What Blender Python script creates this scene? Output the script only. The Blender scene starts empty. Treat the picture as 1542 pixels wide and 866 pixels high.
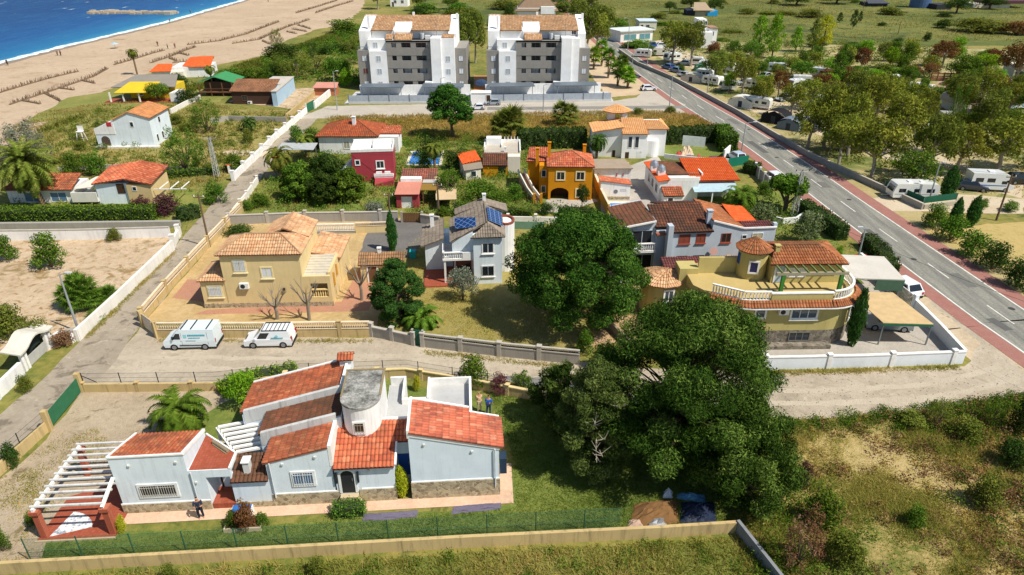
import bpy, bmesh, math, random
import numpy as np
from mathutils import Vector, Matrix
rnd = random.Random(7)
SC = bpy.context.scene
COL = SC.collection
RAD = math.radians
H, PITCH, F = 32.0, RAD(27.6), 1028.0
sp, cp = math.sin(PITCH), math.cos(PITCH)
def G(u, v, z=0.0):
	x = (u - 771) / F; y = (433 - v) / F
	t = (z - H) / (-sp + y * cp)
	return (x * t, (cp + y * sp) * t)
def PX(u, v):                       # metres per photo pixel at that ground point
	y = (433 - v) / F
	return H / (sp - y * cp) / F
def HT(v, vt):                      # height of something standing at row v that reaches row vt
	Y = G(771, v)[1]; y = (433 - vt) / F
	return H + Y / (cp + y * sp) * (-sp + y * cp)
cam = bpy.data.cameras.new('camera'); co = bpy.data.objects.new('camera', cam); COL.objects.link(co)
cam.sensor_width = 36; cam.lens = 24.0; cam.clip_end = 6000; cam.clip_start = 0.5
co.location = (0, 0, H); co.rotation_euler = (math.pi / 2 - PITCH, 0, 0); SC.camera = co
W = bpy.data.worlds.new('World'); SC.world = W; W.use_nodes = True
wn = W.node_tree; bg = wn.nodes['Background']
sky = wn.nodes.new('ShaderNodeTexSky'); sky.sky_type = 'NISHITA'; sky.sun_disc = False
SUN = Vector((.520, -.277, .808)).normalized()
sky.sun_elevation = math.asin(SUN.z); sky.sun_rotation = math.atan2(SUN.x, SUN.y)
sky.air_density = 1.0; sky.dust_density = 0.6; sky.ozone_density = 1.5
wn.links.new(sky.outputs[0], bg.inputs[0]); bg.inputs[1].default_value = 0.097
sl = bpy.data.lights.new('sun', 'SUN'); sl.energy = 5.0; sl.angle = RAD(.5); sl.color = (1, .94, .84)
so = bpy.data.objects.new('sun', sl); COL.objects.link(so)
so.rotation_euler = SUN.to_track_quat('Z', 'Y').to_euler(); so.location = (60, -30, 90)
vs = SC.view_settings; vs.view_transform = 'Standard'; vs.look = 'None'; vs.exposure = 0.14; vs.gamma = 1
def C(h):
	if not isinstance(h, str): return tuple(h) + ((1,) if len(h) == 3 else ())
	r = [int(h[i:i + 2], 16) / 255 for i in (1, 3, 5)]
	return tuple((c / 12.92 if c <= .04045 else ((c + .055) / 1.055) ** 2.4) for c in r) + (1,)
class NT:
	def __init__(s, name):
		s.m = bpy.data.materials.new(name); s.m.use_nodes = True; s.t = s.m.node_tree
		s.b = s.t.nodes['Principled BSDF']; s.out = s.t.nodes['Material Output']
		s.b.inputs['Specular IOR Level'].default_value = .25
	def n(s, ty, **k):
		q = s.t.nodes.new('ShaderNode' + ty)
		for a, b in k.items(): setattr(q, a, b)
		return q
	def l(s, a, b): s.t.links.new(a, b)
	def set(s, sock, val):
		if hasattr(val, 'is_linked') or isinstance(val, bpy.types.NodeSocket): s.l(val, sock)
		else: sock.default_value = val
	def math(s, op, a, b=0.0, c=0.0):
		q = s.n('Math', operation=op)
		s.set(q.inputs[0], a); s.set(q.inputs[1], b); s.set(q.inputs[2], c); return q.outputs[0]
	def coord(s, kind='Object', scale=(1, 1, 1)):
		tc = s.n('TexCoord'); mp = s.n('Mapping'); mp.inputs['Scale'].default_value = scale
		s.l(tc.outputs[kind], mp.inputs[0]); return mp.outputs[0]
	def noise(s, vec, scale, detail=4, rough=.55, dist=0):
		q = s.n('TexNoise'); q.inputs['Scale'].default_value = scale; q.inputs['Detail'].default_value = detail
		q.inputs['Roughness'].default_value = rough; q.inputs['Distortion'].default_value = dist
		s.l(vec, q.inputs['Vector']); return q.outputs['Fac']
	def ramp(s, fac, stops, mode='LINEAR'):
		q = s.n('ValToRGB'); e = q.color_ramp.elements; q.color_ramp.interpolation = mode
		while len(e) > 1: e.remove(e[-1])
		for i, (p, c) in enumerate(stops):
			k = e[0] if i == 0 else e.new(p)
			k.position = p; k.color = C(c)
		s.l(fac, q.inputs[0]); return q.outputs[0]
	def mix(s, a, b, fac, mode='MIX'):
		q = s.n('MixRGB', blend_type=mode); s.set(q.inputs[0], fac)
		s.set(q.inputs[1], a if not isinstance(a, (str, tuple)) else C(a)); s.set(q.inputs[2], b if not isinstance(b, (str, tuple)) else C(b))
		return q.outputs[0]
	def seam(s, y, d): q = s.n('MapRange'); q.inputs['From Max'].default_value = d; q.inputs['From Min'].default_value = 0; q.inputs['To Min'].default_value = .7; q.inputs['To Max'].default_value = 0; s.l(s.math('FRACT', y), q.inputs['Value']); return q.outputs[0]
	def bump(s, hgt, strength=.4, dist=.05):
		q = s.n('Bump'); q.inputs['Strength'].default_value = strength; q.inputs['Distance'].default_value = dist
		s.l(hgt, q.inputs['Height']); s.l(q.outputs[0], s.b.inputs['Normal'])
	def col(s, c, rough=.9):
		s.set(s.b.inputs['Base Color'], c if not isinstance(c, (str, tuple)) else C(c)); s.b.inputs['Roughness'].default_value = rough
		return s.m
MC = {}
def plain(h, rough=.6, metal=0, var=.06):
	k = ('p', h, rough, metal)
	if k in MC: return MC[k]
	n = NT('paint ' + str(h)); c = C(h); v = n.coord()
	d = tuple(x * (1 - var * 2.2) for x in c[:3]); e = tuple(min(1, x * (1 + var)) for x in c[:3])
	n.col(n.ramp(n.noise(v, 1.7, 5, .65), [(.32, d), (.62, e)]), rough); n.b.inputs['Metallic'].default_value = metal
	MC[k] = n.m; return n.m
def plaster(h, dirt='#8d8474', amt=.22, rough=.92):
	k = ('w', h, dirt, amt)
	if k in MC: return MC[k]
	n = NT('plaster ' + h); v = n.coord(); c = C(h)
	a = n.ramp(n.noise(v, .55, 5, .6), [(.3, tuple(x * .90 for x in c[:3])), (.65, tuple(min(1, x * 1.03) for x in c[:3]))])
	vv = n.coord('Object', (2.4, 2.4, .22)); st = n.noise(vv, 1.3, 6, .7)
	f = n.math('MULTIPLY', n.math('MULTIPLY', n.math('SUBTRACT', st, .5), 3.2), amt); q = n.n('Clamp'); n.l(f, q.inputs[0])
	n.col(n.mix(a, dirt, q.outputs[0]), rough); n.bump(n.noise(v, 22, 4), .25, .02)
	MC[k] = n.m; return n.m
def tilemat(c1, c2, c3, moss_shade='#4a3b2c', amt=.4, rough=.85):
	k = ('t', c1, c2, c3, moss_shade, amt)
	if k in MC: return MC[k]
	n = NT('clay tiles ' + c1); tc = n.n('TexCoord'); sx = n.n('SeparateXYZ'); n.l(tc.outputs['UV'], sx.inputs[0])
	cb = n.n('CombineXYZ'); n.l(n.math('FLOOR', sx.outputs[0]), cb.inputs[0]); n.l(n.math('FLOOR', sx.outputs[1]), cb.inputs[1])
	wn_ = n.n('TexWhiteNoise', noise_dimensions='2D'); n.l(cb.outputs[0], wn_.inputs['Vector'])
	base = n.ramp(wn_.outputs['Value'], [(0, c2), (.3, c1), (.7, c1), (1, c3)])
	v = n.coord(); big = n.noise(v, .45, 6, .68, .4); fine = n.noise(v, 3.5, 5, .7)
	f = n.math('ADD', n.math('MULTIPLY', big, .65), n.math('MULTIPLY', fine, .35))
	q = n.n('MapRange'); q.inputs['From Min'].default_value = .62 - .35 * amt; q.inputs['From Max'].default_value = .74 - .2 * amt
	q.inputs['To Max'].default_value = .8; n.l(f, q.inputs['Value'])
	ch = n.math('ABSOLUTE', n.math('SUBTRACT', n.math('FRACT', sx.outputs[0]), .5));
	q2 = n.n('MapRange'); q2.inputs['From Min'].default_value = .34; q2.inputs['From Max'].default_value = .5; q2.inputs['To Max'].default_value = .45; n.l(ch, q2.inputs['Value'])  # channels between barrel tiles: dirt plus shade painted into the colour
	n.col(n.mix(n.mix(n.mix(base, moss_shade, q.outputs[0]), moss_shade, q2.outputs[0]), moss_shade, n.math('MULTIPLY', n.seam(sx.outputs[1], .3), n.math('ADD', .0, n.math('MULTIPLY', fine, 1.0)))), rough); n.bump(fine, .2, .02)  # course edges: edge dirt and overlap shadow painted as a dark line
	MC[k] = n.m; return n.m
def stone(c1='#b3a487', c2='#8b7d63', c3='#cbbb98', mortar='#cfc2a4', scale=3.2):
	n = NT('rubble stone'); v = n.coord(); vo = n.n('TexVoronoi'); vo.inputs['Scale'].default_value = scale; n.l(v, vo.inputs['Vector'])
	ve = n.n('TexVoronoi', feature='DISTANCE_TO_EDGE'); ve.inputs['Scale'].default_value = scale; n.l(v, ve.inputs['Vector'])
	sx = n.n('SeparateColor'); n.l(vo.outputs['Color'], sx.inputs[0])
	b = n.ramp(sx.outputs[0], [(0, c2), (.5, c1), (1, c3)])
	b = n.mix(b, '#5a4e3c', n.math('MULTIPLY', n.noise(v, 9, 5), .35))
	q = n.n('MapRange'); q.inputs['From Max'].default_value = .06; n.l(ve.outputs['Distance'], q.inputs['Value'])
	n.col(n.mix(mortar, b, q.outputs[0]), .95); n.bump(q.outputs[0], .6, .04); return n.m
def ground(name, stops, s1=.12, s2=1.6, k=.55, rough=1, bump=.5, bs=6, dist=.6, extra=None):
	n = NT(name); v = n.coord()
	f = n.math('ADD', n.math('MULTIPLY', n.noise(v, s1, 6, .62, dist), k), n.math('MULTIPLY', n.noise(v, s2, 6, .7), 1 - k))
	c = n.ramp(f, stops)
	if extra:                       # second layer of patches: colour, scale, threshold, softness
		for (ec, es, th, so_) in extra:
			q = n.n('MapRange'); q.inputs['From Min'].default_value = th; q.inputs['From Max'].default_value = th + so_
			n.l(n.noise(v, es, 7, .7, .8), q.inputs['Value']); c = n.mix(c, ec, q.outputs[0])
	n.col(c, rough); n.bump(n.noise(v, bs, 6, .7), bump, .12); return n.m
def foliage(name, c1, c2, c3=None, trans=.3):
	n = NT(name); at = n.n('Attribute', attribute_name='tint')
	oi = n.n('ObjectInfo')
	c = n.ramp(at.outputs['Fac'], [(0, c1), (.55, c2), (1, c3 or c2)])
	hs = n.n('HueSaturation'); n.l(c, hs.inputs['Color'])
	n.l(n.math('ADD', .482, n.math('MULTIPLY', oi.outputs['Random'], .028)), hs.inputs['Hue'])
	n.l(n.math('ADD', .85, n.math('MULTIPLY', oi.outputs['Random'], .3)), hs.inputs['Value'])
	d = n.n('BsdfDiffuse'); tr = n.n('BsdfTranslucent'); mx = n.n('MixShader'); mx.inputs[0].default_value = trans
	n.l(hs.outputs[0], d.inputs[0]); n.l(hs.outputs[0], tr.inputs[0]); n.l(d.outputs[0], mx.inputs[1]); n.l(tr.outputs[0], mx.inputs[2])
	n.l(mx.outputs[0], n.out.inputs[0]); n.t.nodes.remove(n.b); return n.m
def glass(h='#27323c', rough=.08):
	k = ('g', h)
	if k in MC: return MC[k]
	n = NT('window glass'); n.col(h, rough); n.b.inputs['Specular IOR Level'].default_value = .6; MC[k] = n.m; return n.m
def nrm(a):
	l = math.sqrt(a[0] ** 2 + a[1] ** 2 + a[2] ** 2) or 1; return (a[0] / l, a[1] / l, a[2] / l)
def cross(a, b): return (a[1] * b[2] - a[2] * b[1], a[2] * b[0] - a[0] * b[2], a[0] * b[1] - a[1] * b[0])
def dot(a, b): return a[0] * b[0] + a[1] * b[1] + a[2] * b[2]
def sub(a, b): return (a[0] - b[0], a[1] - b[1], a[2] - b[2])
def add(a, b, k=1): return (a[0] + b[0] * k, a[1] + b[1] * k, a[2] + b[2] * k)
def pnorm(pts):
	n = [0, 0, 0]
	for i in range(len(pts)):
		a, b = pts[i], pts[(i + 1) % len(pts)]
		n[0] += (a[1] - b[1]) * (a[2] + b[2]); n[1] += (a[2] - b[2]) * (a[0] + b[0]); n[2] += (a[0] - b[0]) * (a[1] + b[1])
	return nrm(n)
class MB:
	def __init__(s): s.v = []; s.f = []; s.uv = []
	def face(s, pts, uv=None):
		i = len(s.v); s.v += [tuple(p) for p in pts]; s.f.append(tuple(range(i, i + len(pts)))); s.uv += uv or [(0, 0)] * len(pts); return s
	def box(s, x0, y0, z0, x1, y1, z1):
		return s.prism([(x0, y0), (x1, y0), (x1, y1), (x0, y1)], z0, z1)
	def prism(s, poly, z0, z1, cap=True):
		n = len(poly); a = sum(poly[i][0] * poly[(i + 1) % n][1] - poly[(i + 1) % n][0] * poly[i][1] for i in range(n))
		zl = list(z0) if hasattr(z0, '__len__') else [z0] * n; zh = list(z1) if hasattr(z1, '__len__') else [z1] * n
		if a < 0: poly = poly[::-1]; zl = zl[::-1]; zh = zh[::-1]
		for i in range(n):
			j = (i + 1) % n
			s.face([(*poly[i], zl[i]), (*poly[j], zl[j]), (*poly[j], zh[j]), (*poly[i], zh[i])])
		if cap:
			s.face([(*poly[i], zh[i]) for i in range(n)]); s.face([(*poly[i], zl[i]) for i in range(n)][::-1])
		return s
	def beam(s, p, q, w, h=None):
		h = h or w; d = nrm(sub(q, p)); up = (0, 0, 1) if abs(d[2]) < .95 else (1, 0, 0)
		sx = nrm(cross(d, up)); sy = cross(sx, d)
		c = [(-w / 2, -h / 2), (w / 2, -h / 2), (w / 2, h / 2), (-w / 2, h / 2)]
		A = [add(add(p, sx, a), sy, b) for a, b in c]; B = [add(add(q, sx, a), sy, b) for a, b in c]
		for i in range(4):
			j = (i + 1) % 4; s.face([A[i], A[j], B[j], B[i]][::-1])
		s.face(A); s.face(B[::-1]); return s
	def cyl(s, p, q, r0, r1=None, n=8, caps=True):
		r1 = r0 if r1 is None else r1; d = nrm(sub(q, p)); up = (0, 0, 1) if abs(d[2]) < .95 else (1, 0, 0)
		sx = nrm(cross(d, up)); sy = cross(sx, d)
		A = []; B = []
		for i in range(n):
			a = 2 * math.pi * i / n; c, k = math.cos(a), math.sin(a)
			A.append(add(add(p, sx, c * r0), sy, k * r0)); B.append(add(add(q, sx, c * r1), sy, k * r1))
		for i in range(n):
			j = (i + 1) % n; s.face([A[j], A[i], B[i], B[j]])
		if caps: s.face(A); s.face(B[::-1])
		return s
	def sheet(s, poly, z):
		n = len(poly); a = sum(poly[i][0] * poly[(i + 1) % n][1] - poly[(i + 1) % n][0] * poly[i][1] for i in range(n))
		return s.face([(x, y, z) for x, y in (poly if a > 0 else poly[::-1])])
	def slab(s, pts, t, tile=None):
		n = pnorm(pts)
		if n[2] < 0: pts = pts[::-1]; n = pnorm(pts)
		lo = [add(p, n, -t) for p in pts]; m = len(pts); uv = None
		if tile:
			T = nrm((-n[1], n[0], 0)) if abs(n[2]) < .9999 else (1, 0, 0); B = cross(n, T)
			uv = [(dot(p, T) / tile[0], dot(p, B) / tile[1]) for p in pts]
		s.face(pts, uv); s.face(lo[::-1])
		for i in range(m):
			j = (i + 1) % m; s.face([lo[i], lo[j], pts[j], pts[i]])
		return s
	def tiles(s, pts, pitch=.24, course=.42, hgt=.07, t=.1, samp=4, up=None):
		"""barrel tile roof over a convex planar polygon"""
		n = pnorm(pts)
		if n[2] < 0: pts = pts[::-1]; n = pnorm(pts)
		T = nrm((-n[1], n[0], 0)) if abs(n[2]) < .9999 else (1, 0, 0)
		if up: T = nrm(cross(up, n));
		B = cross(n, T); o = pts[0]; m = len(pts)
		P = [(dot(sub(p, o), T), dot(sub(p, o), B)) for p in pts]
		u0 = min(p[0] for p in P); u1 = max(p[0] for p in P)
		def rng(u):
			vs_ = []
			for i in range(m):
				a, b = P[i], P[(i + 1) % m]
				if abs(a[0] - b[0]) < 1e-9:
					if abs(u - a[0]) < 1e-6: vs_ += [a[1], b[1]]
				elif min(a[0], b[0]) - 1e-7 <= u <= max(a[0], b[0]) + 1e-7:
					k = (u - a[0]) / (b[0] - a[0]); vs_.append(a[1] + k * (b[1] - a[1]))
			return (min(vs_), max(vs_)) if vs_ else None
		nc = max(2, int(round((u1 - u0) / pitch)) * samp); pf = [0, .75, 1, .75] if samp == 4 else ([0, 1] if samp == 2 else [0, 1, 1])
		us = [u0 + (u1 - u0) * i / nc for i in range(nc + 1)]; rr = [rng(u) for u in us]
		vmin = min(r[0] for r in rr if r)
		def pt(u, v, h): return add(add(add(o, T, u), B, v), n, h)
		jit = random.Random(len(s.v) + m)
		for i in range(nc):
			if not rr[i] or not rr[i + 1]: continue
			a0, a1 = rr[i]; b0, b1 = rr[i + 1]; ha, hb = pf[i % samp] * hgt, pf[(i + 1) % samp] * hgt
			ci = i // samp; k = int((min(a0, b0) - vmin) / course); top = max(a1, b1)
			while vmin + k * course < top - 1e-6:
				lo, hi = vmin + k * course, vmin + (k + 1) * course; k += 1
				qa0, qa1, qb0, qb1 = max(lo, a0), min(hi, a1), max(lo, b0), min(hi, b1)
				if qa1 <= qa0 and qb1 <= qb0: continue
				qa1 = max(qa1, qa0); qb1 = max(qb1, qb0)
				if qa0 > a1: qa0 = qa1 = a1
				if qb0 > b1: qb0 = qb1 = b1
				e = .035
				s.face([pt(us[i], qa0, ha + e), pt(us[i + 1], qb0, hb + e), pt(us[i + 1], qb1, hb), pt(us[i], qa1, ha)],
					   [(ci + (i % samp) / samp, k + .02)] + [(ci + (i % samp + 1) / samp - .001, k + .02)] + [(ci + (i % samp + 1) / samp - .001, k + .9)] + [(ci + (i % samp) / samp, k + .9)])
		lo_ = [add(p, n, -.012) for p in pts]; l2 = [add(p, n, -t) for p in pts]
		s.face(l2[::-1])
		for i in range(m):
			j = (i + 1) % m; s.face([l2[i], l2[j], lo_[j], lo_[i]])
		return s
	def build(s, name, mat, parent=None, smooth=False, loc=None, rz=0):
		me = bpy.data.meshes.new(name); me.from_pydata(s.v, [], s.f)
		ul = me.uv_layers.new(name='UVMap')
		if s.uv: ul.data.foreach_set('uv', np.array(s.uv, dtype=np.float32).ravel())
		me.materials.append(mat)
		if smooth: me.polygons.foreach_set('use_smooth', [True] * len(me.polygons))
		o = bpy.data.objects.new(name, me); COL.objects.link(o); o.parent = parent
		if loc: o.location = loc
		if rz: o.rotation_euler = (0, 0, rz)
		return o
def tag(o, label, cat, group=None, kind=None):
	o['label'] = label; o['category'] = cat
	if group: o['group'] = group
	if kind: o['kind'] = kind
	return o
def struct(o, label=None):
	o['kind'] = 'structure'
	if label: o['label'] = label
	return o
def thing(name, label, cat, loc=(0, 0, 0), a=0, group=None):
	o = bpy.data.objects.new(name, None); COL.objects.link(o); o.empty_display_size = .3
	o.location = loc if len(loc) == 3 else (*loc, 0); o.rotation_euler = (0, 0, a); return tag(o, label, cat, group)
def kids(o): return [c for c in bpy.data.objects if c.parent == o]
KID = {}
def copy_tree(o, label=None, group=None, parent=None):
	if o not in KID: KID[o] = kids(o)
	c = o.copy(); COL.objects.link(c); c.parent = parent
	if label: c['label'] = label
	if group: c['group'] = group
	for k in KID[o]: copy_tree(k, parent=c)
	return c
def setmat(o, m):
	o.material_slots[0].link = 'OBJECT'; o.material_slots[0].material = m
def npmesh(name, V, k, mat, tint=None, parent=None):
	"""V: (N*k,3) vertices, k verts per face"""
	n = len(V) // k; me = bpy.data.meshes.new(name)
	me.vertices.add(len(V)); me.vertices.foreach_set('co', V.astype(np.float32).ravel())
	me.loops.add(len(V)); me.loops.foreach_set('vertex_index', np.arange(len(V), dtype=np.int32))
	me.polygons.add(n); me.polygons.foreach_set('loop_start', np.arange(n, dtype=np.int32) * k)
	if tint is not None:
		a = me.attributes.new('tint', 'FLOAT', 'FACE'); a.data.foreach_set('value', tint.astype(np.float32))
	me.update(); me.validate(); me.materials.append(mat)
	o = bpy.data.objects.new(name, me); COL.objects.link(o); o.parent = parent; return o
def unit(a): return a / (np.linalg.norm(a, axis=1, keepdims=True) + 1e-9)
def leafquads(P, size, g, N=None, aspect=.6, flat=0.0):
	n = len(P); nr = unit(g.normal(size=(n, 3)))
	if N is not None: nr = unit(nr + N * flat)
	t = unit(np.cross(nr, g.normal(size=(n, 3)))); b = np.cross(nr, t)
	s = (size * g.uniform(.6, 1.25, n))[:, None]
	A = t * s * .5; B = b * s * .5 * aspect
	return np.stack([P - A, P - B * .9 , P + A, P + B], 1).reshape(-1, 3)
def clumpcloud(clumps, n, size, seed, aspect=.6, shell=.55, flat=.6):
	"""clumps: list of (cx,cy,cz,rx,ry,rz,weight). leaves sit near each clump's surface"""
	g = np.random.default_rng(seed); c = np.array(clumps, float); w = c[:, 6] / c[:, 6].sum()
	idx = g.choice(len(c), n, p=w); d = unit(g.normal(size=(n, 3)))
	r = (shell + (1 - shell) * g.random(n) ** .6)[:, None] * (1 + .10 * g.normal(size=(n, 1)))
	P = c[idx, :3] + d * r * c[idx, 3:6]
	ct = g.uniform(.1, .9, len(c))[idx]; tint = np.clip(ct * .6 + .4 * g.random(n), 0, 1)
	return leafquads(P, size, g, d, aspect, flat), tint
def mesh_only(V, tint, mat, name='crown', k=4):
	o = npmesh(name, V, k, mat, tint); return o
def inpoly(P, poly):
	x, y = P[:, 0], P[:, 1]; r = np.zeros(len(P), bool); n = len(poly)
	for i in range(n):
		x0, y0 = poly[i]; x1, y1 = poly[(i + 1) % n]
		if y0 == y1: continue
		c = ((y0 > y) != (y1 > y)) & (x < (x1 - x0) * (y - y0) / (y1 - y0) + x0); r ^= c
	return r
def blades(name, polys, n, h, w, mat, seed, label, cat, tuft=6, spread=.16, bare=None, z=0.0, holes=(), lean=.5, patch=None):
	"""tufts of grass blades as one uncountable object; patch=(scale,threshold) leaves gaps, tint varies by area"""
	g = np.random.default_rng(seed); pts = []
	ar = []
	for poly in polys:
		a = np.array(poly); ar.append(abs(np.sum(a[:, 0] * np.roll(a[:, 1], -1) - np.roll(a[:, 0], -1) * a[:, 1])) / 2)
	ph = g.uniform(0, 6, 8)
	def field(p, k): return (np.sin(p[:, 0] * k + ph[0] + 1.7 * np.sin(p[:, 1] * k * .6 + ph[1])) + np.sin(p[:, 1] * k * 1.3 + ph[2] + 1.3 * np.sin(p[:, 0] * k * .8 + ph[3])) + .7 * np.sin((p[:, 0] - p[:, 1]) * k * 2.7 + ph[4]) ) / 2.7
	for poly, A in zip(polys, ar):
		a = np.array(poly); m = int(n * A / sum(ar)); lo, hi = a.min(0), a.max(0); q = np.zeros((0, 2))
		while len(q) < m:
			p = lo + (hi - lo) * g.random((m * 2 + 50, 2)); p = p[inpoly(p, poly)]
			for hp in holes: p = p[~inpoly(p, hp)]
			if patch: p = p[field(p, patch[0]) + .35 * g.normal(size=len(p)) > patch[1]]
			q = np.concatenate([q, p])
		pts.append(q[:m])
	q = np.concatenate(pts); tt = field(q, .33) * .25 + .5
	hs = g.uniform(.5, 1.2, len(q)) * (1 + .35 * field(q, .8))
	q = np.repeat(q, tuft, 0); tt = np.repeat(tt, tuft); hs = np.repeat(hs, tuft); N = len(q)
	q = q + g.normal(size=(N, 2)) * spread; an = g.uniform(0, 6.283, N); hh = h * hs * g.uniform(.6, 1.2, N)
	dx = np.cos(an) * w / 2; dy = np.sin(an) * w / 2; ln = g.normal(size=(N, 2)) * lean * hh[:, None]
	zz = np.full(N, z); a = np.stack([q[:, 0] - dx, q[:, 1] - dy, zz], 1); b = np.stack([q[:, 0] + dx, q[:, 1] + dy, zz], 1)
	c = np.stack([q[:, 0] + ln[:, 0], q[:, 1] + ln[:, 1], zz + hh], 1)
	o = npmesh(name, np.stack([a, b, c], 1).reshape(-1, 3), 3, mat, np.clip(tt + g.normal(size=N) * .16, 0, 1))
	return tag(o, label, cat, kind='stuff')
def jig(poly, step=1.2, amp=.25, seed=1):
	r = random.Random(seed); out = []
	for i in range(len(poly)):
		a, b = poly[i], poly[(i + 1) % len(poly)]; L = math.hypot(b[0] - a[0], b[1] - a[1]); k = max(1, min(60, int(L / step)))
		for j in range(k):
			t = j / k; o = (r.random() - .5) * 2 * amp if j else 0
			nx, ny = -(b[1] - a[1]) / (L or 1), (b[0] - a[0]) / (L or 1)
			out.append((a[0] + (b[0] - a[0]) * t + nx * o, a[1] + (b[1] - a[1]) * t + ny * o))
	return out
def pxpoly(s): return [G(*p) for p in s]
ZI = [0]
def zone(name, poly, z, mat, amp=.25, step=1.2, label=None):
	ZI[0] += 1; z += ZI[0] * .00037
	return struct(MB().sheet(jig(poly, step, amp, len(name)), z).build(name, mat), label)
M_scrub = ground('scrub ground', [(.30, '#465222'), (.42, '#626b2e'), (.52, '#837d3e'), (.62, '#9a8a52'), (.74, '#69702f')], .06, 1.1, .5, extra=[('#4a5626', .3, .56, .1)])
MB().sheet([(-700, -120), (1500, -120), (1500, 4000), (-700, 4000)], 0).build('ground', M_scrub)
struct(bpy.data.objects['ground'], 'flat scrubby coastal ground')
M_far = ground('far meadow', [(.30, '#3f4c24'), (.45, '#58622c'), (.55, '#717238'), (.66, '#8a804a')], .018, .25, .6, extra=[('#3f4d24', .03, .52, .1), ('#a3956a', .05, .66, .05)])
zone('meadow', [(28, 232), (700, 190), (1400, 900), (1400, 3800), (-400, 3800), (-95, 700), (-40, 330)], .004, M_far, 3, 20)
M_sand = ground('beach sand', [(.3, '#a08c72'), (.5, '#b7a186'), (.68, '#c6b197')], .05, .9, .45, bump=.9, bs=2.2, extra=[('#9c8064', .22, .56, .14), ('#8f7860', 1.3, .62, .1)])
sand_in = [(-200, 330), (0, 250), (30, 222), (62, 196), (85, 168), (150, 140), (195, 122), (255, 102), (325, 98), (395, 84), (430, 62), (470, 46), (520, 36), (545, 14), (552, -6)]
zone('beach', [(-139, 60), (-139, 200), (-138.5, 260), (-138.5, 380), (-140, 700), (-150, 1500), (-60, 1500), (-72, 700)] + [G(*p) for p in sand_in[::-1]] + [(-110, 60)], .008, M_sand, .8, 3)
n = NT('sea water'); v = n.coord()
shore = n.n('SeparateXYZ'); n.l(v, shore.inputs[0])
dep = n.n('MapRange'); dep.inputs['From Min'].default_value = -139; dep.inputs['From Max'].default_value = -215; n.l(shore.outputs[0], dep.inputs['Value'])
deep = n.ramp(dep.outputs[0], [(0, '#3a8aa4'), (.08, '#186a98'), (.35, '#0b4c84'), (1, '#083c70')])
vv = n.coord('Object', (.9, .18, 1)); wv = n.noise(vv, .35, 6, .65, .4)
n.col(n.mix(deep, '#3a86b0', n.ramp(wv, [(.48, '#000000'), (.72, '#8a8a8a')])), .45); n.bump(wv, .7, .5); n.b.inputs['Specular IOR Level'].default_value = .2
sh = [(-139, 60), (-139.3, 190), (-138.9, 225), (-136.5, 262), (-135.6, 290), (-137, 330), (-138.6, 384), (-141, 460), (-146, 700), (-155, 1500), (-170, 4000)]
struct(MB().sheet([(x, y) for x, y in sh] + [(-4000, 4000), (-4000, 60)], .03).build('sea', n.m))
n = NT('surf foam'); v = n.coord(); n.col(n.ramp(n.noise(v, .5, 6, .7), [(.38, '#8fb8c8'), (.55, '#eef4f4')]), .7); M_foam = n.m
fo = [(x, y) for x, y in sh[:7]]
struct(MB().sheet(jig([(x + .5, y) for x, y in fo] + [(x - 2.6, y) for x, y in fo[::-1]], 2.5, .55, 5), .045).build('surf_foam', M_foam))
r = random.Random(3); m = MB()
for i in range(26):
	x, y = -150 - r.random() * 110, 200 + r.random() * 190; a = .6 + r.random() * 1.8
	m.sheet([(x - a * .22, y - a), (x + a * .16, y - a * .5), (x + a * .22, y + a), (x - a * .1, y + a * .4)], .05)
struct(m.build('whitecaps', M_foam))
M_wet = plain('#8f7d6a', .6); zone('wet_sand', [(x + .4, y) for x, y in sh[:7]] + [(x + 2.8, y) for x, y in sh[:7][::-1]], .016, M_wet, .4, 3)
ctr = [(55, -60), (52.5, 0), (46.7, 49), (45.8, 57), (43.95, 84), (43.2, 98), (41.2, 122), (36.9, 155), (31.6, 222), (28, 300), (24, 420), (15, 700)]
def smooth(pts, k=6):
	out = []
	for i in range(len(pts) - 1):
		p0, p1, p2, p3 = pts[max(i - 1, 0)], pts[i], pts[i + 1], pts[min(i + 2, len(pts) - 1)]
		for j in range(k):
			t = j / k
			out.append(tuple(.5 * (2 * p1[q] + (p2[q] - p0[q]) * t + (2 * p0[q] - 5 * p1[q] + 4 * p2[q] - p3[q]) * t * t + (3 * p1[q] - p0[q] - 3 * p2[q] + p3[q]) * t ** 3) for q in (0, 1)))
	return out + [pts[-1]]
RC = smooth(ctr, 8)
def off(pts, d):
	o = []
	for i, p in enumerate(pts):
		a, b = pts[max(i - 1, 0)], pts[min(i + 1, len(pts) - 1)]; L = math.hypot(b[0] - a[0], b[1] - a[1])
		o.append((p[0] + (b[1] - a[1]) / L * d, p[1] - (b[0] - a[0]) / L * d))
	return o
def strip(mb, pts, d0, d1, z, ya=-1e9, yb=1e9):
	A, B = off(pts, d0), off(pts, d1)
	for i in range(len(pts) - 1):
		if pts[i][1] < ya or pts[i + 1][1] > yb: continue
		mb.face([(*A[i], z), (*B[i], z), (*B[i + 1], z), (*A[i + 1], z)])
	return mb
M_asph = ground('road asphalt', [(.3, '#77766f'), (.5, '#85847b'), (.7, '#94928a')], .25, 3, .45, .85, .25, 30)
n = NT('asphalt lanes'); v = n.coord(); f = n.math('ADD', n.math('MULTIPLY', n.noise(n.coord('Object', (1, .07, 1)), 1.3, 7, .7), .6), n.math('MULTIPLY', n.noise(v, 5, 5, .7), .4))
n.col(n.ramp(f, [(.36, '#66655f'), (.5, '#807f76'), (.62, '#999789')]), .9); n.bump(n.noise(v, 40, 3), .3, .02); M_road = n.m
struct(strip(MB(), RC, -3.05, 3.05, .024).build('road', M_road))
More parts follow.
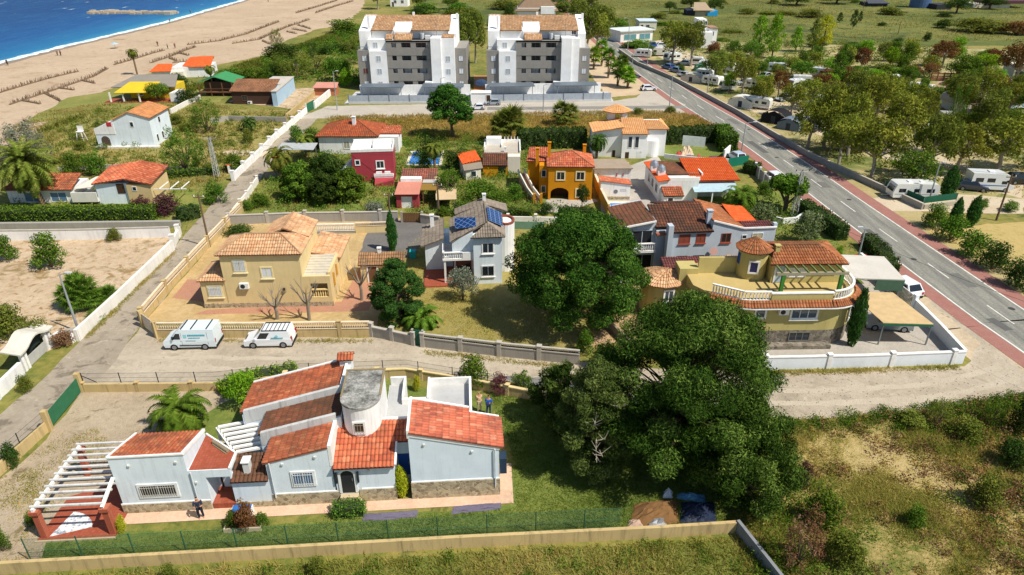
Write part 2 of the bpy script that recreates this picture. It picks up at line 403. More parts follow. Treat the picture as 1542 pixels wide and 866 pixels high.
n = NT('red paving'); v = n.coord(); b = n.n('TexBrick'); b.inputs['Scale'].default_value = 4; b.inputs['Color1'].default_value = C('#9a5a50'); b.inputs['Color2'].default_value = C('#8a4d46'); b.inputs['Mortar'].default_value = C('#7b5a52'); n.l(v, b.inputs['Vector'])
n.col(n.mix(b.outputs[0], '#b79a8a', n.math('MULTIPLY', n.noise(v, .8, 6, .7), .5)), .95); M_red = n.m
struct(strip(MB(), RC, -4.7, -3.05, .028).build('red_pavement', M_red)); struct(strip(MB(), RC, 3.05, 4.9, .028).build('red_pavement', M_red))
M_line = plain('#d8d6cc', .7, 0, .1); m = MB(); strip(m, RC, -2.98, -2.80, .033); strip(m, RC, 2.80, 2.98, .033)
acc = 0
for i in range(len(RC) - 1):
	a, b = RC[i], RC[i + 1]; L = math.hypot(b[0] - a[0], b[1] - a[1]); s = 0
	while s < L:
		ph = (acc + s) % 9.5; e = min(L - s, .5)
		if ph < 3.6:
			p = (a[0] + (b[0] - a[0]) * s / L, a[1] + (b[1] - a[1]) * s / L); q = (a[0] + (b[0] - a[0]) * (s + e) / L, a[1] + (b[1] - a[1]) * (s + e) / L)
			strip(m, [p, q], -.07, .07, .033)
		s += e
	acc += L
struct(m.build('road_markings', M_line))
M_shoulder = ground('gravel shoulder', [(.3, '#a08f76'), (.5, '#bba98d'), (.7, '#cdbb9f')], .3, 2.5, .5, extra=[('#7d7a45', .35, .6, .1)])
m = MB(); strip(m, RC, -8.2, -4.7, .012, -60, 62); struct(m.build('gravel_shoulder', M_shoulder)); m = MB(); strip(m, RC, 4.9, 8.5, .012, -60, 260); struct(m.build('gravel_shoulder', ground('dry verge', [(.3, '#8a7f4c'), (.5, '#a8996a'), (.7, '#b9a67d')], .2, 2, .5)))
M_alley = ground('worn alley concrete', [(.3, '#8d826f'), (.5, '#a09482'), (.7, '#b0a491')], .25, 2.6, .5, .95, .4, 14, extra=[('#776d5d', .35, .54, .08), ('#b8ad9a', .8, .62, .06)])
alley = [G(-150, 830), G(0, 690), G(60, 642), G(125, 592), G(160, 560), G(215, 487)] + [(-34.2, 60), (-34.8, 69), (-36.2, 92), (-36.9, 99), (-37.2, 118), (-37.4, 136)] + [(-40.4, 136), (-40.5, 118), (-40.6, 96), (-38.4, 71), (-38.0, 52)] + [G(75, 562), G(0, 625), G(-150, 760)]
zone('alley', alley, .016, M_alley, .12, 1.5)
M_dirt = ground('pale dirt road', [(.3, '#948875'), (.48, '#ab9e8a'), (.62, '#bdb19c'), (.75, '#a2947f')], .2, 2.6, .6, 1, .4, 9, extra=[('#8f8472', .3, .56, .16), ('#c6baa4', .9, .6, .12)])
dirt = pxpoly([(212, 492), (240, 506), (560, 508), (640, 520), (760, 534), (870, 545), (1000, 556), (1160, 562), (1452, 552), (1478, 520), (1400, 455), (1412, 450), (1542, 562), (1700, 690), (1700, 700), (1542, 596), (1440, 612), (1300, 628), (1180, 634), (1000, 618), (860, 588), (780, 576), (700, 566), (600, 562), (430, 566), (330, 578), (130, 584), (160, 556)])
zone('dirt_road', dirt, .012, M_dirt, .22, 1)
m = MB(); cl = [G(150, 545), G(400, 548), G(620, 545), G(760, 557), G(880, 570), G(1050, 590), G(1200, 598), G(1400, 588), G(1520, 560)]
cl = smooth(cl, 8)
M_track = ground('wheel tracks', [(.3, '#ab9f8a'), (.5, '#b5a994'), (.7, '#bfb49f')], .3, 2.5, .5)
for d in (-.8, .8):
	A, B = off(cl, d - .3), off(cl, d + .3); struct(MB().sheet(jig(A + B[::-1], .6, .24, 4), .017).build('wheel_track', M_track))
zone('asphalt_patch', pxpoly([(745, 566), (815, 568), (870, 580), (868, 590), (790, 580)]), .02, ground('old asphalt', [(.3, '#6f6f6d'), (.6, '#85837e')], .4, 3), .15, .6)
M_sandlot = ground('sandy lot', [(.3, '#a38b6d'), (.45, '#bba486'), (.6, '#cbb598'), (.75, '#ad9476')], .15, 1.6, .5, 1, .7, 5, extra=[('#8f7a55', .30, .52, .1), ('#97794f', .9, .54, .08), ('#8a7350', 2.5, .6, .08), ('#8c8a4e', .22, .64, .08)])
zone('sandy_lot', pxpoly([(-160, 356), (258, 357), (262, 376), (125, 505), (70, 530), (-160, 540)]), .006, M_sandlot, .2)
M_yard = ground('front yard sand', [(.3, '#93846c'), (.48, '#ac9b82'), (.62, '#baaa90'), (.75, '#9c8b70')], .25, 2.6, .5, 1, .8, 7, extra=[('#7d6f50', .4, .58, .08), ('#867862', 2.2, .6, .08)])
zone('sandy_yard', pxpoly([(124, 590), (420, 585), (430, 640), (380, 700), (190, 790), (40, 850), (-40, 860), (-40, 760), (70, 662)]), .006, M_yard, .2)
M_lawn = ground('lawn', [(.30, '#4f6228'), (.45, '#667634'), (.58, '#7d863e'), (.72, '#948e4e')], .25, 2.6, .45, 1, .7, 18, extra=[('#a39a5c', .5, .66, .1)])
lawn1 = pxpoly([(190, 800), (330, 798), (760, 762), (775, 690), (735, 590), (830, 585), (960, 610), (1095, 700), (1100, 792), (60, 850), (70, 815)])
zone('front_lawn', lawn1, .008, M_lawn, .1)
lawn2 = pxpoly([(270, 650), (330, 610), (420, 565), (440, 556), (520, 548), (640, 585), (760, 600), (700, 680), (400, 680)])
zone('back_lawn', lawn2, .010, M_lawn, .15)
M_villa = ground('ochre yard', [(.3, '#a0875a'), (.48, '#b59a6a'), (.62, '#c7ac7e'), (.75, '#a58d62')], .2, 2, .5, 1, .5, 8, extra=[('#8a8a45', .35, .62, .08)])
villa = [(-33.9, 54.6), (-34.4, 69), (-35.3, 80), (-14, 80), (-13, 65), (-12.3, 53.6), (-20, 53.4)]
zone('ochre_yard', villa, .006, M_villa, .1)
M_pave = NT('red garden paving'); n = M_pave; v = n.coord(); b = n.n('TexBrick'); b.inputs['Scale'].default_value = 2.6; b.inputs['Color1'].default_value = C('#a96a50'); b.inputs['Color2'].default_value = C('#985a44'); b.inputs['Mortar'].default_value = C('#b79a80'); n.l(v, b.inputs['Vector']); n.col(n.mix(b.outputs[0], '#b9987c', n.math('MULTIPLY', n.noise(v, 1.1, 6, .7), .6)), .9); M_pave = n.m
zone('garden_paving', [(-30, 55.7), (-17, 56.2), (-13.6, 56.5), (-13.6, 68.5), (-16.2, 70), (-16.6, 58.2), (-29, 56.6)], .010, M_pave, .05)
zone('garden_paving', [(-33.6, 63), (-30.5, 63), (-29.5, 58), (-33.4, 59)], .010, M_pave, .05)
zone('driveway', [(-17, 68.5), (-11, 68.2), (-9.2, 79), (-17.5, 79.4)], .012, ground('dark driveway', [(.3, '#5d5a57'), (.6, '#74706b')], .4, 3), .1)
M_dry = ground('dry lawn', [(.3, '#6f7338'), (.46, '#8d8548'), (.6, '#a3925a'), (.74, '#8a8a44')], .2, 2, .5, 1, .6, 14, extra=[('#b19a70', .4, .62, .1)])
dryl = [(-12.1, 53.4), (-13, 66), (-10.5, 76), (2, 77), (14, 66), (13, 56), (8, 49.5), (3.5, 49.6), (-2, 51)]
zone('dry_lawn', dryl, .006, M_dry, .15)
M_straw = ground('straw field', [(.3, '#7a6d2f'), (.45, '#9c8440'), (.58, '#b0924c'), (.72, '#8b8038')], .12, 1.2, .5, 1, .6, 10, extra=[('#6d7a35', .12, .58, .12)])
straw = pxpoly([(495, 176), (800, 170), (1010, 167), (1052, 176), (1110, 205), (880, 210), (600, 215), (500, 200)])
zone('straw_field', straw, .006, M_straw, .4)
M_str = ground('side street', [(.3, '#a39a8c'), (.5, '#b3aa9b'), (.7, '#c0b7a8')], .15, 1.5, .5, .9)
zone('side_street', [(-41, 131), (34.5, 134.8), (36, 143), (32.6, 154), (30.5, 160), (27, 150), (21.5, 146.5), (-38, 141.8)], .018, M_str, .1)
zone('side_street_asphalt', [(-5, 138.2), (36, 139.6), (36.6, 142.2), (-5, 140.8)], .022, ground('grey street', [(.3, '#77756f'), (.6, '#8b8880')], .3, 2), .05)
zone('parking_ground', [(20.5, 150), (27, 152), (32, 159), (31, 190), (27, 240), (16, 240), (19.5, 190)], .014, ground('parking sand', [(.3, '#b39a78'), (.6, '#c9b395')], .2, 2), .3)
M_conc = ground('courtyard concrete', [(.3, '#9d978c'), (.5, '#aea79b'), (.7, '#bdb6aa')], .3, 2.5, .5, .9)
zone('courtyard', pxpoly([(985, 520), (1160, 535), (1440, 532), (1300, 405), (1200, 440)]), .010, M_conc, .05)
zone('brown_yard', [(6.5, 50), (14, 52), (16, 60), (12.5, 62)], .010, ground('brown earth', [(.3, '#a78a68'), (.6, '#b99b78')], .3, 2.5), .1)
M_camp = ground('campsite earth', [(.3, '#7d7a48'), (.45, '#948c58'), (.6, '#b5a67e'), (.75, '#858049')], .09, 1.1, .55, 1, .5, 6, extra=[('#5d6a30', .12, .5, .1)])
zone('campsite_ground', [(50.5, 84), (200, 80), (230, 200), (60, 235), (37, 235), (44, 155), (48.5, 120)], .006, M_camp, .5, 3)
M_lane = ground('campsite lane', [(.3, '#b09f84'), (.5, '#c0b095'), (.7, '#cdbfa5')], .15, 1.5, .5)
for i, q in enumerate(([(1108, 160), (1200, 190), (1310, 232), (1420, 270), (1542, 300), (1542, 278), (1430, 240), (1340, 205), (1215, 165), (1120, 140)],
		  [(1290, 306), (1340, 318), (1542, 322), (1542, 300), (1400, 290), (1330, 296)], [(960, 66), (1000, 90), (1060, 110), (1090, 130), (1110, 125), (1060, 92), (1000, 60)], [(1395, 150), (1542, 160), (1542, 130), (1420, 128)])):
	zone('campsite_lane', pxpoly(q), .011 + .001 * i, M_lane, .3, 2)
zone('dry_plot', pxpoly([(1392, 345), (1542, 334), (1700, 340), (1700, 460), (1542, 420), (1430, 370)]), .010, ground('dry straw plot', [(.3, '#9c8850'), (.5, '#b8a168'), (.7, '#8e8548')], .2, 1.6, .5), .2)
M_gard = ground('garden green', [(.3, '#4f6228'), (.46, '#6c7a34'), (.6, '#8a8646'), (.75, '#6f7034')], .2, 1.8, .5)
zone('garden_ground', [(-36, 81), (-34, 118), (-12, 124), (3, 116), (4, 81)], .006, M_gard, .2, 2)
zone('garden_lawn', pxpoly([(795, 325), (845, 322), (850, 285), (770, 280), (765, 320)]), .010, M_lawn, .15)
zone('orange_forecourt', [(3.5, 82), (6.5, 82), (11.5, 86), (11.2, 86.9), (4.8, 87)], .012, M_conc, .05)
zone('garden_lawn', [(24.5, 105.6), (34, 105.6), (35, 112), (25, 112)], .010, M_lawn, .15)
zone('patio', pxpoly([(905, 330), (1015, 330), (1010, 262), (990, 235), (905, 265)]), .010, M_conc, .05)
zone('patio', [(12, 83), (16.6, 83), (16.6, 86), (12, 86.2)], .014, plain('#d9c9a4', .8), .02)
zone('east_garden', [(24, 76), (36.5, 74), (38, 88), (31, 94), (25, 90)], .008, M_gard, .2)
zone('east_lawn', [(27.5, 62.5), (36, 62), (38, 74), (28, 74)], .010, M_lawn, .2)
zone('shrub_garden', [(-66, 78), (-41, 78), (-41, 90), (-66, 92)], .006, M_gard, .2)
zone('scrub_plot', [(-70, 96), (-42, 96), (-41.5, 138), (-80, 140), (-78, 110)], .006, ground('dry scrub plot', [(.3, '#6d7336'), (.45, '#8a8546'), (.6, '#a3925c'), (.74, '#6a7434')], .12, 1.2, .5), .4, 2)
zone('beach_garden', [(-92, 128), (-62, 136), (-62, 160), (-80, 168), (-96, 150)], .011, ground('beach garden grass', [(.3, '#66702f'), (.5, '#7f8040'), (.7, '#a1935a')], .12, 1.2, .5), .5, 2)
zone('sand_court', [(-60, 146), (-41.5, 138), (-41.5, 160), (-50, 160)], .012, M_sandlot, .3, 2)
zone('sand_path', pxpoly([(330, 232), (400, 236), (405, 228), (345, 226)]), .012, M_lane, .2)
M_field = ground('rough field', [(.28, '#4f5f24'), (.42, '#6f7434'), (.5, '#a5925a'), (.6, '#bda873'), (.72, '#8a6c42')], .13, 1.4, .5, 1, .8, 9, extra=[('#5b6b2c', .16, .6, .1), ('#b89f74', .22, .62, .1)])
field = pxpoly([(1165, 640), (1300, 628), (1440, 614), (1560, 598), (1720, 640), (1720, 920), (1140, 920), (1110, 800), (1100, 700)])
zone('rough_field', field, .006, M_field, .3)
M_field2 = ground('rough grass', [(.3, '#4f5f24'), (.45, '#6a7430'), (.6, '#8a8444'), (.74, '#566628')], .25, 2.2, .5, 1, .8, 12)
bot = pxpoly([(-60, 880), (1100, 812), (1150, 870), (1160, 960), (-80, 960)])
zone('rough_grass_strip', bot, .008, M_field2, .1)
for i, (y, d, L, w) in enumerate([(62, 1.2, 3.2, 1.1), (74, -1.6, 5, .8), (93, .6, 2.4, 1.6), (112, -1.2, 7, 1.0), (128, 1.6, 4, 1.2), (54, -1.4, 2.2, .9)]):
	k = min(range(len(RC)), key=lambda q: abs(RC[q][1] - y)); a, b = RC[k], RC[k + 1]; ln = math.dist(a, b); u_ = ((b[0] - a[0]) / ln, (b[1] - a[1]) / ln); n_ = (u_[1], -u_[0]); c0 = (a[0] + n_[0] * d, a[1] + n_[1] * d)
	struct(MB().sheet([(c0[0] + u_[0] * p * L / 2 + n_[0] * q * w / 2, c0[1] + u_[1] * p * L / 2 + n_[1] * q * w / 2) for p, q in ((-1, -1), (-1, 1), (1, 1), (1, -1))], .0295 + i * .0004).build('asphalt_patch', plain('#5f5e5a' if i % 2 else '#6d6c66', .9)))
	struct(MB().sheet([(c0[0] + 1.1 + .32 * math.cos(q * .7), c0[1] - 6 + .32 * math.sin(q * .7)) for q in range(9)], .0292 + i * .0004).build('manhole_cover', plain('#4a4a48', .6, .3)))
WHITE = plaster('#e9e8e4', '#86807a', .45); CREAM = plaster('#e3dccb'); BLUEW = plaster('#dce6ea', '#84888a', .38); TRIM = plain('#eceae4', .7)
YEL = plaster('#dcc590', '#9c8a64', .3); TANP = plaster('#bcae70', '#7d7248', .4); GREYW = plaster('#b9c3cb', '#8a8f92', .25); ORA = plaster('#d18a12', '#8d5a14', .15)
REDW = plaster('#a83f48', '#7c3236', .25); CONC = plaster('#a39e94', '#6f6a60', .5); BLOCKW = plaster('#c3aa74', '#8a7a50', .5); BEIGE = plaster('#cfb684', '#99855b', .35)
PARAP = plaster('#cfcfca', '#74726a', .75)
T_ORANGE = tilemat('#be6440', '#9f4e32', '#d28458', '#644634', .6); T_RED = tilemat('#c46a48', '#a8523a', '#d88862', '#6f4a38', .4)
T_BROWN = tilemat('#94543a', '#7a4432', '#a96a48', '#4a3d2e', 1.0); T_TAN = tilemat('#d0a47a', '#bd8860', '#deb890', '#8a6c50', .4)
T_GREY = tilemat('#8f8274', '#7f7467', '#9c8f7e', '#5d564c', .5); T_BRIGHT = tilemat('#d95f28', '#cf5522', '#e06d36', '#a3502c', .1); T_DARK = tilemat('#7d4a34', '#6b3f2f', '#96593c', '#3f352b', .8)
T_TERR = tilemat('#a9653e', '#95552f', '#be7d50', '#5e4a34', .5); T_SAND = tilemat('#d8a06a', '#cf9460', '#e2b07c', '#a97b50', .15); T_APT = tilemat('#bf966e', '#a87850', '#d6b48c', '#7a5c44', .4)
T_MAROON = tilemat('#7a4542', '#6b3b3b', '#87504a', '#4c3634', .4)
M_PLINTH = stone(scale=4.6); M_STONED = stone('#7f776a', '#5c564c', '#9b9384', '#8f887b', 3.6)
GLS = glass(); FRW = plain('#e6e6e2', .45); SHUT = plain('#d4d9dc', .6); IRON = plain('#2c2e30', .5); IRONW = plain('#dcdcd8', .5); DKBR = plain('#4a3424', .7); STEEL = plain('#8c9499', .4, .6)
BLUED = plain('#1f4f9c', .55); WOOD = plain('#6d4c34', .8); FGRN = plain('#2f6a4c', .75)
RTILE = NT('red floor tile'); b = RTILE.n('TexBrick'); b.inputs['Scale'].default_value = 5; b.inputs['Color1'].default_value = C('#a4553f'); b.inputs['Color2'].default_value = C('#96492f'); b.inputs['Mortar'].default_value = C('#7d4a3a'); b.offset = 0; b.inputs['Brick Width'].default_value = 1; b.inputs['Row Height'].default_value = 1; b.inputs['Mortar Size'].default_value = .05; RTILE.l(RTILE.coord(), b.inputs['Vector']); RTILE = RTILE.col(b.outputs[0], .7)
WINC = {}
class House:
	def __init__(s, name, label, cat, o, a=0, group=None):
		s.e = thing(name, label, cat, (o[0], o[1], 0), RAD(a), group); s.o = o; s.a = RAD(a)
	def part(s, name, mat, mb, parent=None, **k): return mb.build(name, mat, parent or s.e, **k)
	def w(s, x, y):
		c, n = math.cos(s.a), math.sin(s.a); return (s.o[0] + x * c - y * n, s.o[1] + x * n + y * c)
	def win(s, x, z, w, h, y=0, face='S', frame=FRW, pane=GLS, fw=.1, style='cross', sill=None, grille=None, proud=.05, name='window'):
		"""window centred at x (along its wall), sill height z"""
		key = (w, h, fw, style, proud)
		rz = {'S': 0, 'E': math.pi / 2, 'W': -math.pi / 2, 'N': math.pi}[face] if isinstance(face, str) else face
		m = MB(); a = w / 2
		m.box(-a - fw, -proud, -fw, -a, .02, h + fw); m.box(a, -proud, -fw, a + fw, .02, h + fw); m.box(-a, -proud, h, a, .02, h + fw); m.box(-a, -proud, -fw, a, .02, 0)
		if style == 'cross' and w > .7: m.box(-.03, -.032, 0, .03, .02, h)
		if style == 'tri':
			for q in (-w / 6, w / 6): m.box(q - .03, -.032, 0, q + .03, .02, h)
		f = m.build(name, frame, s.e, loc=(x, y, z), rz=rz)
		MB().box(-a, -.014, 0, a, .015, h).build('pane', pane, f)
		if sill: MB().box(-a - fw - .06, -proud - .09, -fw - .07, a + fw + .06, .02, -fw).build('sill', sill, f)
		if style == 'blind': MB().box(-a, -.03, h * .45, a, -.015, h).build('blind', SHUT, f)
		if grille:
			g = MB(); k = max(3, int(w / .14))
			for i in range(k + 1): q = -a + w * i / k; g.box(q - .012, -proud - .05, 0, q + .012, -proud - .028, h)
			for q in (.12, h - .12): g.box(-a, -proud - .048, q - .012, a, -proud - .03, q + .012)
			g.build('grille', grille, f)
		return f
	def door(s, x, z, w, h, y=0, face='S', mat=DKBR, frame=FRW, arch=False, name='door'):
		rz = {'S': 0, 'E': math.pi / 2, 'W': -math.pi / 2, 'N': math.pi}[face]; a = w / 2; P = [(-a, 0), (a, 0), (a, h)]
		if arch: P = [(-a, 0), (a, 0), (a, h - a)] + [(a * math.cos(t * math.pi / 10), h - a + a * math.sin(t * math.pi / 10)) for t in range(1, 10)] + [(-a, h - a)]
		else: P.append((-a, h))
		def ext(P, y0, y1):
			m = MB(); n = len(P); m.face([(x_, y0, z_) for x_, z_ in P]);
			for i in range(n):
				j = (i + 1) % n; m.face([(P[j][0], y0, P[j][1]), (P[i][0], y0, P[i][1]), (P[i][0], y1, P[i][1]), (P[j][0], y1, P[j][1])])
			return m
		d = ext(P, -.02, .02).build(name, mat, s.e, loc=(x, y, z), rz=rz)
		if frame:
			k = 1 + .3 / w; m = MB(); Q = [(q[0] * k, q[1] * (1 + .12 / h)) for q in P]
			n = len(P)
			for i in range(1, n):
				j = (i + 1) % n;
				m.face([(P[i][0], -.06, P[i][1]), (Q[i][0], -.06, Q[i][1]), (Q[j][0], -.06, Q[j][1]), (P[j][0], -.06, P[j][1])]); m.face([(Q[i][0], -.06, Q[i][1]), (Q[i][0], .01, Q[i][1]), (Q[j][0], .01, Q[j][1]), (Q[j][0], -.06, Q[j][1])])
				m.face([(P[j][0], -.06, P[j][1]), (P[j][0], .01, P[j][1]), (P[i][0], .01, P[i][1]), (P[i][0], -.06, P[i][1])])
			m.build('frame', frame, d)
		MB().box(a * .7 - .02, -.07, .95, a * .7 + .02, -.02, 1.12).build('handle', STEEL, d)
		return d
	def chimney(s, x, y, z0, z1, w=.4, mat=WHITE, cap=True, capm=None):
		c = s.part('chimney', mat, MB().box(x - w / 2, y - w / 2, z0, x + w / 2, y + w / 2, z1))
		if cap:
			m = MB().box(x - w * .62, y - w * .62, z1 + .14, x + w * .62, y + w * .62, z1 + .22)
			for a, b in ((-1, -1), (1, -1), (1, 1), (-1, 1)): m.box(x + a * w * .45 - .04, y + b * w * .45 - .04, z1, x + a * w * .45 + .04, y + b * w * .45 + .04, z1 + .14)
			s.part('chimney_cap', capm or mat, m, c)
		return c
	def ac(s, x, y, z):
		e = s.part('air_conditioner', FRW, MB().box(x - .42, y - .34, z, x + .42, y - .04, z + .56));
		m = MB().cyl((x - .1, y - .345, z + .28), (x - .1, y - .355, z + .28), .22, n=12); s.part('fan_grille', IRON, m, e)
def hip(mb, x0, y0, x1, y1, z, rise, fn='tiles', ov=.3, **k):
	"""hip roof over a rectangle"""
	x0 -= ov; y0 -= ov; x1 += ov; y1 += ov; w, d = x1 - x0, y1 - y0
	if w >= d: r0, r1 = (x0 + d / 2, (y0 + y1) / 2), (x1 - d / 2, (y0 + y1) / 2)
	else: r0, r1 = ((x0 + x1) / 2, y0 + w / 2), ((x0 + x1) / 2, y1 - w / 2)
	a, b, c, d_ = (x0, y0, z), (x1, y0, z), (x1, y1, z), (x0, y1, z); p, q = (*r0, z + rise), (*r1, z + rise)
	F = [[a, b, q, p], [b, c, q], [c, d_, p, q], [d_, a, p]] if w >= d else [[a, b, p], [b, c, q, p], [c, d_, q], [d_, a, p, q]]
	for f in F:
		g = [f[i] for i in range(len(f)) if math.dist(f[i], f[i - 1]) > 1e-6]
		if len(g) > 2: getattr(mb, fn)(g, **k)
	for s_, t in ([(a, p), (d_, p), (b, q), (c, q), (p, q)] if w >= d else [(a, p), (b, p), (c, q), (d_, q), (p, q)]):
		if math.dist(s_, t) > .05: mb.cyl(add(s_, (0, 0, .04)), add(t, (0, 0, .05)), .09, n=6)
	return mb
def balustrade(mb, pts, z, h=.85, pitch=.22, r=.05, rails=True):
	for i in range(len(pts) - 1):
		a, b = pts[i], pts[i + 1]; L = math.hypot(b[0] - a[0], b[1] - a[1]); k = max(1, int(L / pitch))
		for j in range(k):
			t = (j + .5) / k; x, y = a[0] + (b[0] - a[0]) * t, a[1] + (b[1] - a[1]) * t
			mb.cyl((x, y, z), (x, y, z + h * .45), r * .8, r * 1.25, n=5, caps=False); mb.cyl((x, y, z + h * .45), (x, y, z + h), r * 1.25, r * .7, n=5, caps=False)
		if rails: mb.beam((*a, z + h + .05), (*b, z + h + .05), .2, .1); mb.beam((*a, z - .03), (*b, z - .03), .18, .06)
	return mb
h = House('villa', 'long low pale-blue villa with stepped orange tile roofs and round tower, nearest the camera', 'house', (-24.1, 31.0), 3.99)
A1, A2, A3, B1 = 1.19, 1.49, 1.79, .255
h.part('left_wall', BLUEW, MB().prism([(.2, 0), (4.55, 0), (4.55, 3.3), (.3, 3.3)], 0, [4.4, 4.45, 3.5, 3.45]))
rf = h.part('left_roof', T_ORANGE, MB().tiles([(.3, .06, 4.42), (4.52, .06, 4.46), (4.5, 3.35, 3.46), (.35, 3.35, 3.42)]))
m = MB().beam((4.55, -.02, 4.52), (4.53, 3.35, 3.55), .16, .2); m.beam((.22, -.02, 4.47), (.3, 3.35, 3.5), .14, .16); m.beam((.2, -.0, 4.45), (4.6, 0, 4.5), .12, .1); h.part('verge', TRIM, m, rf)
m = MB().prism([(4.55, 0), (7.04, 0), (7.04, .22), (4.55, .22)], 2.57, 3.15).box(4.55, .0, 0, 5.5, .22, 2.57).box(6.94, 0, 0, 7.04, 1.35, 2.57)
m.prism([(4.55, .22), (7.04, .22), (7.04, 1.35), (4.6, 3.35)], 2.9, 3.14).prism([(5.5, 1.5), (7.04, 1.35), (7.04, 1.5), (5.5, 1.65)], 0, 2.9).box(5.3, .22, 0, 5.5, 1.6, 2.9); h.part('porch_wall', BLUEW, m)
h.part('porch_floor', RTILE, MB().box(5.5, -.02, .0, 6.94, 1.5, .43)); h.door(6.1, .43, .85, 1.95, 1.49, mat=DKBR, frame=None)
rd = h.part('porch_roof', RTILE, MB().prism([(4.62, .06), (7.0, .06), (7.0, 1.33), (4.62, 3.25)], 3.15, 3.19))
m = MB().beam((7.04, 0, 3.2), (7.04, 1.36, 3.2), .14, .16).beam((7.04, 1.36, 3.2), (4.6, 3.38, 3.2), .1, .12); h.part('verge', TRIM, m, rd)
h.part('ventilation_pipe', plain('#8d8168', .9), MB().cyl((6.55, 1.45, 3.34), (5.35, 2.45, 3.34), .11, n=8).beam((6.5, 1.45, 3.22), (5.4, 2.4, 3.22), .3, .08), rd)
h.part('middle_wall', BLUEW, MB().prism([(7.04, .0), (9.2, .0), (9.2, 1.6), (7.04, 1.6)], 0, [2.2, 2.2, 2.85, 2.85]))
h.part('middle_roof', T_BROWN, MB().tiles([(6.95, -.22, 2.24), (9.2, -.22, 2.24), (9.05, 1.55, 3.0), (7.0, 1.55, 3.0)]))
c = h.part('chimney', PARAP, MB().prism([(7.72, .25), (8.1, .25), (8.1, .75), (7.72, .75)], 2.2, 3.35)); h.part('chimney_cap', TRIM, MB().box(7.66, .18, 3.352, 8.16, .82, 3.43), c)
def zc(a, x): return a + B1 * x
h.part('front_wall', BLUEW, MB().prism([(9.2, 0), (13.1, 0), (13.1, 2.4), (9.2, 2.4)], 0, [zc(A1 - .1, 9.2), zc(A1 - .1, 13.1)] * 1 + [zc(A1 - .1, 13.1), zc(A1 - .1, 9.2)]))
def rf_(name, mat, x0, x1, y0, y1, a, **k): return h.part(name, mat, MB().tiles([(x0, y0, zc(a, x0)), (x1, y0, zc(a, x1)), (x1, y1, zc(a, x1)), (x0, y1, zc(a, x0))], **k))
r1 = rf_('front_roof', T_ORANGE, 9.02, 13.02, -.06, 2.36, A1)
h.part('verge', TRIM, MB().box(13.02, -.02, 3.0, 13.22, 2.5, 4.62), r1)
h.part('rear_wall', BLUEW, MB().prism([(8.3, 2.4), (13.5, 2.4), (13.5, 5.0), (8.3, 5.0)], 0, [zc(A2 - .1, 8.3), zc(A2 - .1, 13.5), zc(A2 - .1, 13.5), zc(A2 - .1, 8.3)]).prism([(6.45, 5.0), (13.4, 5.0), (13.4, 8.4), (6.45, 8.4)], 0, [zc(A3 - .1, 6.45), zc(A3 - .1, 13.4), zc(A3 - .1, 13.4), zc(A3 - .1, 6.45)]))
rf_('rear_roof', T_BROWN, 8.12, 13.45, 2.6, 4.95, A2); r3 = rf_('rear_roof', T_ORANGE, 6.25, 13.1, 5.2, 8.55, A3)
def par(x0, x1, y0, y1, a, dn=.5): return MB().prism([(x0, y0), (x1, y0), (x1, y1), (x0, y1)], [zc(a, x0) - dn, zc(a, x1) - dn] * 1 + [zc(a, x1) - dn, zc(a, x0) - dn], [zc(a, x0), zc(a, x1), zc(a, x1), zc(a, x0)])
h.part('parapet', PARAP, par(8.35, 13.2, 2.38, 2.62, A2 + .22, 1.0)); h.part('parapet', PARAP, par(6.55, 13.4, 4.97, 5.22, A3 + .2, 1.0))
h.part('verge', TRIM, par(6.3, 13.09, 8.5, 8.68, A3 + .14, .4), r3); h.part('verge', TRIM, MB().box(13.1, 5.2, 4.6, 13.28, 8.68, 5.42), r3)
h.part('entrance_wall', BLUEW, MB().prism([(13.22, 0), (16.85, 0), (16.85, 1.4), (16.85, 2.8), (13.22, 2.8)], 0, [2.98, 2.98, 3.5, 4.0, 4.0]).prism([(16.85, 1.42), (17.87, 1.42), (17.87, 2.8), (16.85, 2.8)], 0, [3.52, 3.52, 4.0, 4.0]))
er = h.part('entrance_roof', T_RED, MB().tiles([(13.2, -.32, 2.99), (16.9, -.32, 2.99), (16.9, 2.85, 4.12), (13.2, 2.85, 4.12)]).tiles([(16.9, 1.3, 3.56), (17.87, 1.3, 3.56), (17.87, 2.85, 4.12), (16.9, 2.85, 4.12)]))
h.part('verge', TRIM, MB().beam((16.98, -.2, 3.02), (16.98, 1.3, 3.56), .12, .2), er); h.part('verge', TRIM, MB().box(15.9, 2.8, 3.9, 17.87, 3.0, 4.22), er)
h.door(17.36, .75, .8, 1.75, 1.42, mat=BLUED, frame=None);
d = h.door(13.95, .82, .82, 1.8, 0, mat=IRON, frame=FRW, arch=True); h.part('entrance_step', plain('#c3b08c', .9), MB().box(13.3, -.75, 0, 14.7, -.07, .42).box(13.45, -.45, .42, 14.55, -.07, .8))
for q in (13.3, 14.62): h.part('wall_lamp', IRON, MB().box(q - .05, -.16, 1.7, q + .05, -.02, 2.5))
tp = [(13.6, 5.8), (13.6, 2.9)] + [(14.8 - 1.2 * math.cos(t * math.pi / 14), 2.9 - 1.2 * math.sin(t * math.pi / 14)) for t in range(1, 14)] + [(16.0, 2.9), (16.0, 5.8)]
tw = h.part('tower', WHITE, MB().prism(tp, 3.0, 5.9)); n = NT('weathered roof felt'); v = n.coord(); n.col(n.ramp(n.math('ADD', n.math('MULTIPLY', n.noise(v, 1.1, 6, .7), .6), n.math('MULTIPLY', n.noise(v, 6, 5, .7), .4)), [(.38, '#4a4944'), (.5, '#86857e'), (.62, '#b5b4ac')]), .95)
